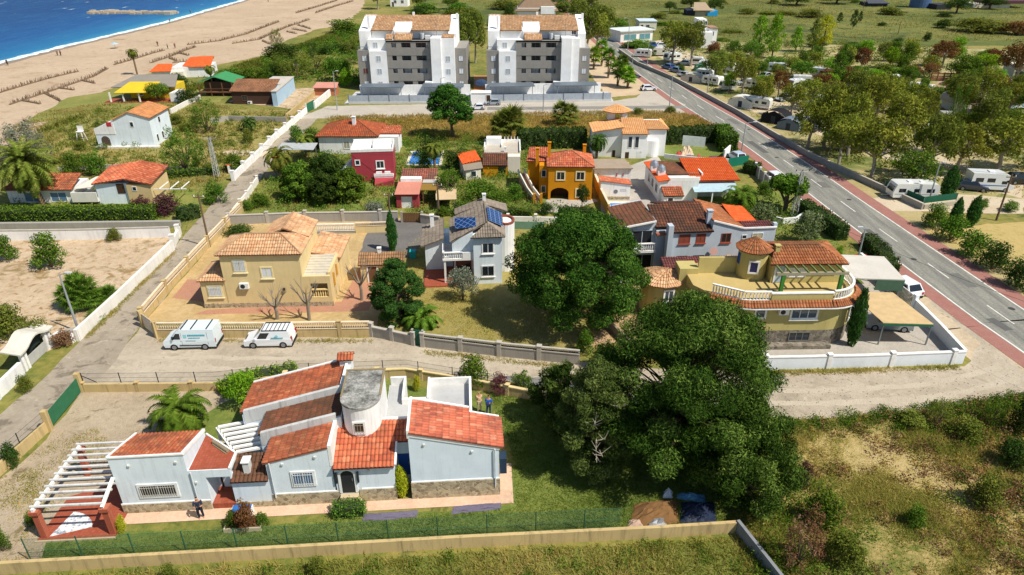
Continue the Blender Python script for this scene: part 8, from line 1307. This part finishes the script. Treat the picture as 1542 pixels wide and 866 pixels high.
for q in [('broad','g',1372,282,222,92,'bright leafy tree right behind the long white caravan'),('cypress','c',1424,300,250,26,'dark upright tree between the long caravan and the motorhome'),('euc','e',1216,224,140,72,'eucalyptus leaning over the campsite wall above the grey caravan'),('euc','e',1262,250,165,80,'eucalyptus hanging over the middle of the campsite wall'),('euc','e',1312,268,168,96,'forked eucalyptus with dark leaning trunk beside the road wall'),('euc','e',1240,222,112,80,'tall eucalyptus right of the grey caravan'),('euc','e',1276,236,128,86,'yellow-green eucalyptus in the middle of the roadside clump'),('euc','e',1350,225,130,96,'large olive eucalyptus above the leafy tree'),('euc','o',1395,268,158,84,'darker eucalyptus over the shaded lane'),('euc','e',1318,180,100,70,'eucalyptus behind the forked one'),('euc','o',1282,170,98,60,'dark olive eucalyptus at the back of the roadside clump'),('euc','e',1440,262,178,90,'eucalyptus left of the right-edge motorhome'),('euc','e',1500,262,165,100,'broad yellow eucalyptus over the right-edge motorhome'),('euc','o',1542,255,160,80,'eucalyptus cut by the right edge of the photo'),('euc','e',1370,172,118,60,'small eucalyptus left of the vaulted pavilion'),('broad','g',1470,205,165,70,'green tree in front of the vaulted pavilion'),('broad','g',1515,200,160,60,'green tree below the blue-white caravan'),
 ('euc','e',1117,142,78,50,'eucalyptus with hanging leaves over the cream caravan'),('euc','o',1075,125,70,56,'grey-brown eucalyptus behind the cream caravan'),('euc','e',1012,96,22,62,'big eucalyptus left of the stepped white house'),('euc','o',1040,100,25,64,'dark eucalyptus in front of the stepped white house'),('euc','e',1092,112,75,40,'yellow-green eucalyptus next to the rusty bush'),('bush','r',1074,80,60,34,'rust-leaved bush right of the stepped white house'),('euc','r',1170,150,100,44,'rust-leaved small tree in the middle of the campsite'),('euc','e',1190,176,120,50,'eucalyptus behind the black awning tent'),('euc','e',1146,165,108,46,'thin eucalyptus beside the camper car'),('broad','g',1205,118,88,56,'bright green tree under the pale post'),('broad','g',1165,105,82,50,'bright green tree over the caravan row'),('euc','e',1218,165,112,56,'eucalyptus over the rusty-tree caravan'),('euc','r',1238,140,108,44,'rust-brown tree left of the clump'),
 ('poplar','y',1140,85,20,42,'bright lime poplar, left of three beyond the campsite'),('poplar','y',1162,88,20,44,'bright lime poplar, middle of three beyond the campsite'),('poplar','y',1197,78,38,34,'bright lime poplar, right of three beyond the campsite'),('poplar','f',1238,72,20,42,'yellow-green poplar by the pale pole'),('poplar','o',1222,78,26,30,'grey-green poplar left of the yellow-green one'),('poplar','g',1262,120,75,40,'green poplar behind the bright green row'),('euc','r',1294,110,66,34,'rust-brown round tree with white trunk'),('broad','d',1268,112,72,34,'dark tree left of the rust-brown round tree'),('euc','r',1372,120,95,40,'rusty tree left of the paddock fence'),('euc','r',1418,100,56,56,'big rust-brown tree behind the paddock fence'),('broad','g',1450,122,78,60,'dark green tree right of the paddock fence'),('broad','y',1482,110,78,60,'bright green tree right behind the paddock'),('euc','r',1525,130,56,72,'large rust-red tree at the right edge behind the gate pavilion'),('euc','r',1500,160,108,34,'leaning thin rust tree before the gate pavilion'),('bush','g',1350,118,100,60,'green bushes left of the paddock'),('bush','g',1408,150,128,60,'green bushes behind the tan campsite block'),
 ('euc','e',1335,160,108,56,'eucalyptus behind the deep white caravan'),('euc','o',1300,150,104,46,'dull eucalyptus between rust tree and caravan'),('bush','o',1330,110,92,50,'grey-green scrub behind the rust-brown round tree'),('bush','g',1025,110,94,18,'small bush on the campsite wall near the blue cars'),('bush','g',980,84,66,24,'round dark tree at the start of the campsite wall'),('bush','h',962,72,58,60,'hedge in front of the roadside building at the bend')]: TB.append((*q, CE, 'tree' if q[0] != 'bush' else B))
FT = 'trees and bushes at the far edge of the settlement'
for q in [('euc','o',700,100,8,60,'tall thin dark tree in the gap between the apartment blocks, left'),('euc','o',716,95,4,52,'tall thin tree in the gap between the apartment blocks, right'),('euc','o',690,70,5,60,'dark tree just right of the left penthouse roof'),('euc','o',884,84,2,70,'tall dark tree right of the roadward penthouse'),('euc','o',905,55,2,60,'olive tree at the left of the road\'s far end'),('euc','e',898,80,14,56,'yellowish tree behind the young palms'),('euc','o',870,40,-8,50,'dark tree above the roadward penthouse chimney'),('broad','g',928,48,24,50,'green tree group right at the road\'s far end'),('bush','g',640,20,2,80,'green thicket above the left penthouse roof'),('bush','g',690,22,0,60,'dark thicket between the two penthouse roofs'),('bush','o',760,14,-4,70,'olive thicket left of the thatch-brown house'),('bush','o',850,18,-2,60,'olive thicket right of the thatch-brown house'),('broad','d',1008,18,0,24,'dark solitary tree left of the blue-tarp barn'),('broad','d',1040,14,-8,40,'dark tree behind the blue-tarp barn, left'),('broad','d',1075,20,-6,30,'dark tree behind the blue-tarp barn, right'),('poplar','d',1264,34,18,16,'left one of the small dark cypress-like trees in the far meadow'),('poplar','d',1284,44,14,18,'tallest of the small dark cypress-like trees in the far meadow'),('poplar','d',1294,34,16,12,'right one of the small dark cypress-like trees in the far meadow'),('bush','d',1350,70,54,26,'dark round bush at the pale pole in the far meadow'),('bush','d',1395,62,46,18,'dark bush in the far meadow left of the brown thicket'),('bush','d',1420,42,26,40,'dark bush in front of the ribbed silo building'),('bush','o',1470,48,24,120,'long brown thicket on the far right meadow'),('bush','r',1530,52,28,70,'brown thicket at the far right edge'),('bush','o',1220,26,12,60,'olive low thicket in the far meadow'),('bush','o',1340,22,8,60,'olive thicket left of the ribbed silo building'),('broad','d',1440,20,-6,50,'dark trees right of the ribbed silo building'),('broad','d',1490,14,-8,50,'dark trees before the flat-roofed dark house'),('broad','d',1200,8,-10,60,'dark tree line at the top edge, left part'),('broad','d',1260,6,-10,60,'dark tree line at the top edge, right part')]: TB.append((*q, FT, 'tree' if q[0] in ('broad', 'euc', 'poplar') else B))
for kind, mk, u, vb, vt, w, lab, grp, cat in TB: plant(kind, mk, u, vb, vt, w, lab, grp, cat, bark=BARKL if kind == 'euc' else None, ysq=.75 if w > 70 and kind in ('bush', 'wisp') else .95)
for i in range(30):
	u = rnd.uniform(1225, 1560); v = rnd.uniform(165, 232) - (20 if u > 1400 else 0); plant(rnd.choice(['euc', 'euc', 'broad', 'wisp']), rnd.choice('eeogq'), u, v, v - rnd.uniform(38, 88), rnd.uniform(36, 76), 'olive-yellow tree inside the dense campsite grove right of the road', 'eucalyptus grove inside the campsite', 'tree', BARKL)
for i in range(22):
	u = rnd.uniform(395, 545); v = rnd.uniform(62, 122); v = max(v, 122 - (u - 395) * .45); plant(rnd.choice(['bush', 'wisp']), rnd.choice('god'), u, v, v - rnd.uniform(12, 26), rnd.uniform(26, 46), 'green dune shrub in the wild thicket between the beach and the beachward apartment block', 'wild dune thicket shrubs', B)
for i in range(16):
	u = rnd.uniform(40, 330); v = rnd.uniform(185, 262); plant(rnd.choice(['bush', 'wisp']), rnd.choice('ogo'), u, v, v - rnd.uniform(8, 20), rnd.uniform(18, 36), 'low wild shrub in the dry scrub around the white cottage', 'low scrub around the white cottage', S)
for i in range(20):
	u = rnd.uniform(560, 900); v = rnd.uniform(8, 62); plant(rnd.choice(['euc', 'broad', 'bush']), rnd.choice('odg'), u, v, v - rnd.uniform(16, 40), rnd.uniform(26, 46), 'dark tree in the belt behind the apartment roofs', 'tree belt behind the apartments', 'tree')
for i in range(60):
	u = rnd.uniform(1075, 1540); v = rnd.uniform(84, 150); plant(rnd.choice(['euc', 'broad', 'bush']), rnd.choice('egoryg'), u, v, v - rnd.uniform(18, 38), rnd.uniform(24, 48), 'mixed green and brown tree along the far side of the campsite', 'far side trees of the campsite', 'tree', BARKL)
for i in range(20):
	u = rnd.uniform(930, 1540); v = rnd.uniform(4, 78); plant('bush', rnd.choice('oodg'), u, v, v - rnd.uniform(5, 11), rnd.uniform(18, 50), 'low scattered scrub bush on the far green meadow', 'scrub bushes on the far meadow', B)
def scrubmass(name, label, polys, n, h_, mk, seed, ls=.22, per=60, cond=None, cat='undergrowth'):
	g = np.random.default_rng(seed); cl = []; r = random.Random(seed); ars = [abs(sum(p[i][0] * p[i - 1][1] - p[i - 1][0] * p[i][1] for i in range(len(p)))) for p in polys]
	for p, A in zip(polys, ars):
		lo = np.min(p, 0); hi = np.max(p, 0); k = 0
		while k < n * A / sum(ars):
			q = lo + (hi - lo) * g.random(2)
			if inpoly(q[None], p)[0] and (not cond or cond(q[0], q[1], r)): s_ = h_ * r.uniform(.35, 1.25); cl.append((q[0], q[1], s_ * .35, s_ * r.uniform(.6, 1.3), s_ * r.uniform(.6, 1.3), s_ * .7, s_ * s_)); k += 1
	V, T = clumpcloud(cl, len(cl) * per, ls, seed, .5, .3, .3); V[:, 2] = np.abs(V[:, 2]); tag(npmesh(name, V, 4, FM[mk], T), label, cat, kind='stuff')
g = np.random.default_rng(77); q = np.array(dirt); lo, hi = q.min(0), q.max(0); q = lo + (hi - lo) * g.random((3500, 2)); q = q[inpoly(q, dirt)]; tag(npmesh('stones', leafquads(np.concatenate([q, np.full((len(q), 1), .05)], 1), .13, g, np.tile([[0, 0, 1.0]], (len(q), 1)), .8, 3), 4, plaster('#a89d8a', '#6d6456', .5)), 'loose stones scattered over the pale dirt road', 'stones', kind='stuff')
fp3 = field; edge = lambda x, y, r: r.random() < min(1, max(0, (x - 24) / 16)) ** 2 + max(0, 1 - (x - 15) / 7) + max(0, (y - 37.5) / 5) * .8
scrubmass('brambles', 'tangled green bramble and weed scrub of the foreground field', [fp3], 900, .66, 'g', 1, .16, 60, edge); scrubmass('dry_scrub', 'tangled dry brown scrub of the foreground field', [fp3], 460, .5, 'w', 2, .16, 55, lambda x, y, r: r.random() < .25 + max(0, (x - 24) / 14)); scrubmass('dry_scrub', 'rust-brown dead weed patches of the foreground field', [fp3], 460, .7, 'k', 3, .16, 60, lambda x, y, r: x > 19 and r.random() < .12 + max(0, (x - 23) / 10))
scrubmass('undergrowth', 'mixed garden undergrowth around the olive, pool and orange-house gardens', [[(-34, 81), (-34, 118), (-12, 122), (3, 112), (4, 81)], [(24, 74), (36, 74), (38, 88), (32, 90)], [(3, 76), (3, 84), (10, 84), (11, 78)]], 720, 1.15, 'g', 4, .28, 45); scrubmass('undergrowth', 'wild scrub undergrowth in the open plots left of the alley', [[(-66, 78.5), (-42, 78.5), (-42, 92), (-66, 92)], [(-78, 94), (-42, 94), (-42, 136), (-85, 140)]], 520, .9, 'o', 5, .3, 45); scrubmass('undergrowth', 'leafy low undergrowth between the campsite pitches', [[(52, 92), (110, 88), (150, 165), (120, 230), (50, 235), (45, 160), (50, 122)]], 950, 1.5, 'o', 6, .42, 40); scrubmass('undergrowth', 'green undergrowth among the dune thickets', [pxpoly([(395, 92), (545, 40), (548, 128), (430, 130)])], 260, 1.8, 'g', 7, .5, 40)
scrubmass('fallen_leaves', 'weeds and shoots along the lower edge of the dirt road', [pxpoly([(1165, 634), (1300, 622), (1440, 608), (1560, 592), (1560, 610), (1440, 626), (1300, 642), (1165, 656)])], 150, .5, 'g', 8, .15, 60)
scrubmass('weeds', 'green weed clumps in the rough grass below the bottom wall', [bot], 130, .5, 'g', 9, .14, 60)
def baretree(label, u, v, vt, seed):
	x, y = G(u, v); hh = HT(v, vt); e = thing('bare_tree', label, 'bare tree', (x, y, 0)); g = random.Random(seed); limbs = [([(0, 0, 0), (.05, 0, hh * .3), (g.uniform(-.1, .1), 0, hh * .5)], 1, .8)]
	for i in range(6):
		a = i * 1.05 + g.uniform(-.2, .2); p = (.75 * math.cos(a), .75 * math.sin(a), hh * .72 + g.uniform(-.1, .2)); limbs.append(([(0, 0, hh * .42), (p[0] * .5, p[1] * .5, hh * .55), p], .6, .35))
		for j in range(7): b = a + g.uniform(-1.0, 1.0); limbs.append(([p, (p[0] + .55 * math.cos(b), p[1] + .55 * math.sin(b), p[2] + hh * g.uniform(.08, .3))], .14, .05))
	trunkmesh(limbs, .17).build('branches', plaster('#8d8271', '#5d5346', .5), e, smooth=True)
baretree('bare pollarded tree, left one before the yellow house', 418, 482, 436, 1); baretree('bare pollarded tree, middle one before the yellow house', 466, 482, 424, 2); baretree('pale bare tree between the yellow house and the dark juniper', 545, 452, 398, 3)
blades('grass', [lawn1], 15000, .13, .05, FM['l'], 1, 'short green grass of the front lawn', 'grass', 5, .14, holes=([V1.w(-4.4, -2.2), V1.w(24.4, -1.4), V1.w(24.4, 3), V1.w(23.4, 8.2), V1.w(-4.4, 8.2)],), lean=.8)
blades('field_grass', [field], 24000, .25, .05, FM['x'], 2, 'rough dry and green grass of the foreground field', 'grass', 6, .22, patch=(.55, .3), lean=.6)
blades('verge_grass', [bot], 7000, .3, .06, FM['x'], 3, 'rough yellow-green grass below the bottom wall', 'grass', 6, .18, lean=.6)
blades('straw_grass', [straw], 9000, .5, .14, FM['w'], 4, 'tall straw-coloured grass between the side street and the gardens', 'grass', 5, .4, lean=.5)
blades('dry_lawn_grass', [dryl], 6000, .16, .06, FM['w'], 5, 'patchy dry lawn grass around the solar panel house', 'grass', 5, .25, patch=(.4, -.1), holes=([(-9.2, 61), (-.5, 61.5), (0, 71), (-9.2, 71)],))
blades('yard_weeds', [pxpoly([(40, 850), (-40, 860), (-40, 760), (70, 662), (150, 640), (170, 700), (60, 780)])], 700, .14, .06, FM['x'], 6, 'thin weeds in the sandy yard left of the pergola', 'weeds', 7, .2, patch=(.9, .25))
blades('scrub_grass', [[(-70, 92), (-42, 92), (-41.5, 136), (-80, 150), (-95, 135), (-85, 105)], [(-36, 81), (-34, 118), (-12, 124), (3, 116), (4, 81)]], 8000, .4, .13, FM['x'], 7, 'rough scrub grass in the open plots', 'grass', 5, .4, patch=(.3, -.2))
blades('campsite_weeds', [[(50.5, 86), (110, 84), (120, 150), (70, 190), (46, 150)], [(34, 62), (39, 62), (38, 74), (33, 80)]], 5000, .32, .13, FM['w'], 8, 'dry grass between the caravans', 'grass', 5, .4, patch=(.25, 0))
blades('meadow_grass', [[(40, 240), (330, 230), (520, 420), (-60, 420), (20, 300)]], 14000, .5, .3, FM['x'], 9, 'long grass of the far meadow', 'grass', 5, 1.4, patch=(.06, -.4))
blades('roadside_weeds', [pxpoly([(1152, 560), (1440, 551), (1445, 556), (1155, 567)]), pxpoly([(640, 528), (860, 552), (858, 557), (638, 533)]), pxpoly([(240, 512), (560, 513), (560, 516), (240, 515)]), pxpoly([(126, 505), (262, 379), (266, 379), (132, 512)])], 1500, .22, .06, FM['x'], 10, 'weeds along the foot of the garden walls', 'weeds', 6, .15)
blades('dune_grass', [pxpoly([(60, 200), (330, 108), (400, 86), (520, 44), (545, 60), (420, 110), (330, 130), (150, 160)])], 6000, .7, .25, FM['o'], 11, 'dune grass along the sand edge', 'grass', 5, .7, patch=(.12, .05))
def person(label, loc, rz, top, legs, hair='#2a2420', sc=1.0, arms='down', group=None, skin='#b98a6d'):
	e = thing('person', label, 'person', (*loc, 0), rz, group); e.scale = (sc, sc, sc)
	def skinmesh(name, vs_, es, rad, mat, root=0, parent=None):
		me = bpy.data.meshes.new(name); me.from_pydata(vs_, es, []); o = bpy.data.objects.new(name, me); COL.objects.link(o); o.parent = parent or e; bm = bmesh.new(); bm.from_mesh(me); ly = bm.verts.layers.skin.verify(); bm.verts.ensure_lookup_table()
		for i, v_ in enumerate(bm.verts): v_[ly].radius = (rad[i], rad[i]) if not isinstance(rad[i], tuple) else rad[i]; v_[ly].use_root = i == root
		bm.to_mesh(me); bm.free(); o.modifiers.new('skin', 'SKIN'); s_ = o.modifiers.new('sub', 'SUBSURF'); s_.levels = s_.render_levels = 1; me.materials.append(mat); return o
	hd = .22 if arms == 'down' else .34; ha = [(-.27, -.05, 1.12), (-.29, -.16, .88)] if arms == 'down' else [(-.25, -.12, 1.14), (-.12, -.32, 1.16)]; hb = [(.27, -.05, 1.12), (.29, -.14, .88)] if arms == 'down' else [(.25, -.12, 1.14), (.14, -.32, 1.2)]
	V = [(0, 0, .95), (0, .01, 1.2), (0, 0, 1.42), (0, 0, 1.52), (0, -.02, 1.62), (0, -.02, 1.72), (-.18, 0, 1.41), *ha, (.18, 0, 1.41), *hb, (-.1, 0, .92), (-.11, -.02, .5), (-.11, .02, .08), (-.11, -.12, .04), (.1, 0, .92), (.11, .03, .5), (.13, .06, .08), (.13, -.08, .04)]
	E_ = [(0, 1), (1, 2), (2, 3), (3, 4), (4, 5), (2, 6), (6, 7), (7, 8), (2, 9), (9, 10), (10, 11), (0, 12), (12, 13), (13, 14), (14, 15), (0, 16), (16, 17), (17, 18), (18, 19)]; R_ = [.14, .13, .13, .055, .095, .07, .07, .045, .04, .07, .045, .04, .09, .065, .045, .045, .09, .065, .045, .045]
	skinmesh('body', V, E_, R_, plain(skin, .7))
	skinmesh('top', [V[0], V[1], V[2], V[6], V[7], V[9], V[10]], [(0, 1), (1, 2), (2, 3), (3, 4), (2, 5), (5, 6)], [.16, .15, .15, .085, .06, .085, .06], plain(top, .9)); skinmesh('trousers', [V[0], V[12], V[13], V[14], V[16], V[17], V[18]], [(0, 1), (1, 2), (2, 3), (0, 4), (4, 5), (5, 6)], [.155, .105, .08, .06, .105, .08, .06], plain(legs, .9)); skinmesh('hair', [(0, .0, 1.68), (0, .02, 1.74)], [(0, 1)], [.105, .075], plain(hair, .9))
	MB().box(-.012, -.125, 1.62, .012, -.1, 1.66).build('nose', plain(skin, .7), e); return e
person('person in dark blue clothes standing by the stone plinth of the pale-blue villa', V1.w(5.0, -.75), RAD(20), '#2b3446', '#23283a', arms='hold'); person('person in a bright blue top standing on the lawn behind the right-hand roof', G(736, 624), RAD(160), '#1f5fc0', '#2c3a5a', hair='#1d1a18'); person('person in pale tan clothes by the corner of the white terrace', G(722, 619), RAD(200), '#c9a88a', '#b5a08c', hair='#8d7a60', arms='hold')
for i, (u, v, lab) in enumerate([(12, 99, 'person sitting dark on the sand at the far left of the beach'), (87, 84, 'person on the beach near the waterline, left of a pair'), (92, 84, 'person on the beach near the waterline, right of a pair'), (238, 70, 'person in dark clothes walking on the sand above the lone palm'), (253, 74, 'person standing on the sand right of the walking one'), (264, 73, 'person in light clothes standing on the sand, rightmost of three'), (256, 34, 'person at the foot of the breakwater'), (287, 20, 'person on the wide beach beyond the breakwater'), (404, 3, 'person at the top edge of the beach')]): person(lab, G(u, v), i * 1.3, ['#3a3030', '#4a5a70', '#8d4a40'][i % 3], ['#2c2c34', '#5a4a40'][i % 2], sc=1.0, group='people on the beach')
def lumpy(name, label, cat, poly, h_, mat, seed=1, n=9, kind=None, var=.5):
	"""a heap or crumpled sheet: grid over a quadrilateral with uneven height"""
	g = random.Random(seed); a, b, c, d = poly; m = MB(); P_ = []
	for i in range(n + 1):
		row = []
		for j in range(n + 1):
			s_, t = i / n, j / n; x = (1 - s_) * ((1 - t) * a[0] + t * d[0]) + s_ * ((1 - t) * b[0] + t * c[0]); y = (1 - s_) * ((1 - t) * a[1] + t * d[1]) + s_ * ((1 - t) * b[1] + t * c[1]); ed = min(1, 3.2 * min(s_, 1 - s_, t, 1 - t)); row.append((x + g.uniform(-.05, .05), y + g.uniform(-.05, .05), .03 + h_ * ed * g.uniform(1 - var, 1)))
		P_.append(row)
	for i in range(n):
		for j in range(n): m.face([P_[i][j], P_[i + 1][j], P_[i + 1][j + 1], P_[i][j + 1]])
	return tag(m.build(name, mat), label, cat, kind=kind)
lumpy('ground_sheet', 'long purple-grey ground sheet on the path, left of the two, by the golden conifer', 'ground sheet', [V1.w(14.9, -1.7), V1.w(18.2, -1.6), V1.w(18.2, -1.05), V1.w(14.9, -1.1)], .2, plaster('#6d6678', '#4a4554', .4), 3); lumpy('ground_sheet', 'long purple-grey ground sheet on the path, under the tall right-hand wall', 'ground sheet', [V1.w(20.3, -1.5), V1.w(23.3, -1.3), V1.w(23.5, -.75), V1.w(20.4, -.9)], .2, plaster('#6d6678', '#4a4554', .4), 4)
lumpy('tarpaulin', 'crumpled light blue tarpaulin under the pines', 'tarpaulin', [G(1018, 752), G(1065, 760), G(1062, 746), G(1020, 744)], .4, plain('#5f93b0', .5), 5); lumpy('tarpaulin', 'dark navy tarpaulin heap under the pines', 'tarpaulin', [G(1022, 788), G(1080, 790), G(1076, 758), G(1026, 756)], .6, plain('#1c2840', .6), 6); lumpy('sack', 'bulky white sack under the pines', 'sack', [G(998, 750), G(1012, 752), G(1014, 741), G(1000, 740)], .6, plain('#d6d8da', .7), 7, 5); lumpy('soil_heap', 'orange-brown heap of dry pine needles beside the bottom wall', 'soil heap', [G(948, 792), G(1024, 790), G(1018, 752), G(956, 758)], .55, plaster('#7d5c38', '#4d3a26', .7), 8); lumpy('metal_sheet', 'curved grey metal sheet leaning by the needle heap', 'metal sheet', [G(972, 795), G(1004, 793), G(1002, 776), G(978, 778)], .4, plain('#85888c', .5, .3), 9, 6); lumpy('rubble_heap', 'small pinkish rubble heap left of the grey metal sheet', 'rubble heap', [G(944, 797), G(968, 795), G(966, 782), G(946, 784)], .35, plaster('#b59a86', '#7d6a5c', .5), 10, 6)
lumpy('rubble_heap', 'tan rubble heap in the yard next to the white angular villa', 'rubble heap', [G(1022, 238), G(1046, 238), G(1042, 226), G(1026, 226)], 1.3, plaster('#c9b396', '#8d7a62', .6), 11); lumpy('tarpaulin', 'red tarpaulin left of the tan rubble heap', 'tarpaulin', [G(1016, 238), G(1028, 238), G(1027, 232), G(1018, 232)], .8, plain('#b0453a', .7), 12, 5); lumpy('tarpaulin', 'grey tarpaulin before the tan rubble heap', 'tarpaulin', [G(1027, 241), G(1048, 242), G(1047, 235), G(1030, 235)], .6, plain('#5f6672', .7), 13, 5); lumpy('panel_stack', 'flat stack of dark blue panels in the rubble yard', 'panel stack', [G(1066, 243), G(1090, 243), G(1084, 235), G(1068, 235)], .3, plain('#4a5262', .6), 14, 4); lumpy('bundle', 'small red bundle right of the rubble heap', 'bundle', [G(1048, 242), G(1054, 242), G(1054, 236), G(1049, 236)], .9, plain('#b54a48', .7), 15, 4)
e = thing('planter', 'pale stone planter bed with shrubs before the pale-blue villa', 'planter', (*G(372, 790), 0), RAD(4)); MB().box(-1.2, -.6, 0, 1.0, .5, .28).build('box', plain('#c9b99c', .9), e); MB().box(-1.1, -.5, .28, .9, .4, .31).build('soil', plain('#5a4634', .95), e)
e = thing('storage_box', 'small blue-topped box with white rim by the middle tiled roof', 'box', V1.w(7.5, -.75), RAD(4)); MB().box(-.6, -.35, 0, .6, .35, .6).build('box', FRW, e); MB().prism([(-.55, -.3), (.55, -.3), (.55, .3), (-.55, .3)], .61, .66).build('lid', plain('#2f6fb4', .4), e)
e = thing('bin', 'turquoise plastic bin on the grass left of the solar panel house', 'bin', (*G(622, 388), 0)); MB().prism([(-.3, -.3), (.3, -.3), (.3, .3), (-.3, .3)], 0, .8).build('tub', plain('#1fa3a8', .5), e); MB().box(-.34, -.34, .8, .34, .34, .88).build('lid', plain('#25b5b8', .5), e)
e = thing('lifeguard_chair', 'white wooden lookout chair in the scrub left of the white cottage', 'chair', (*G(124, 212), 0)); [MB().beam((x, y, 0), (x * .6, y * .6, 1.6), .1).build('leg', TRIM, e) for x in (-.6, .6) for y in (-.5, .5)]; MB().box(-.5, -.4, 1.55, .5, .4, 1.65).build('seat', TRIM, e); MB().box(-.5, .32, 1.65, .5, .4, 2.5).build('backrest', TRIM, e)
e = thing('beach_parasol', 'pale blue parasol lying low on the sand above the lone palm', 'parasol', (*G(174, 73), 0)); MB().cyl((0, 0, 0), (0, 0, 1.6), .04, n=6).build('pole', STEEL, e); MB().cyl((0, 0, 1.3), (0, 0, 1.75), 1.2, .05, n=10).build('canopy', plain('#9cc0d0', .8), e)
for i, (u, v, lab) in enumerate([(1424, 296, 'blue recycling bin between the dark tree and the motorhome')]): e = thing('bin', lab, 'bin', (*G(u, v), 0)); MB().box(-.4, -.4, 0, .4, .4, 1.2).build('body', plain('#1f3fa0', .5), e); MB().box(-.44, -.44, 1.2, .44, .44, 1.32).build('lid', plain('#274ab0', .5), e)
e = thing('plastic_cover', 'red plastic cover beside the carport behind the tan villa', 'cover', (*G(1297, 398), 0)); lumpy_ = MB().prism([(-.8, -.5), (.8, -.5), (.6, .6), (-.6, .6)], 0, [.5, .5, .9, .9]).build('sheet', plain('#c02f2a', .5), e); MB().box(-.7, -.4, 0, .7, .4, .3).build('base', BLK, e)
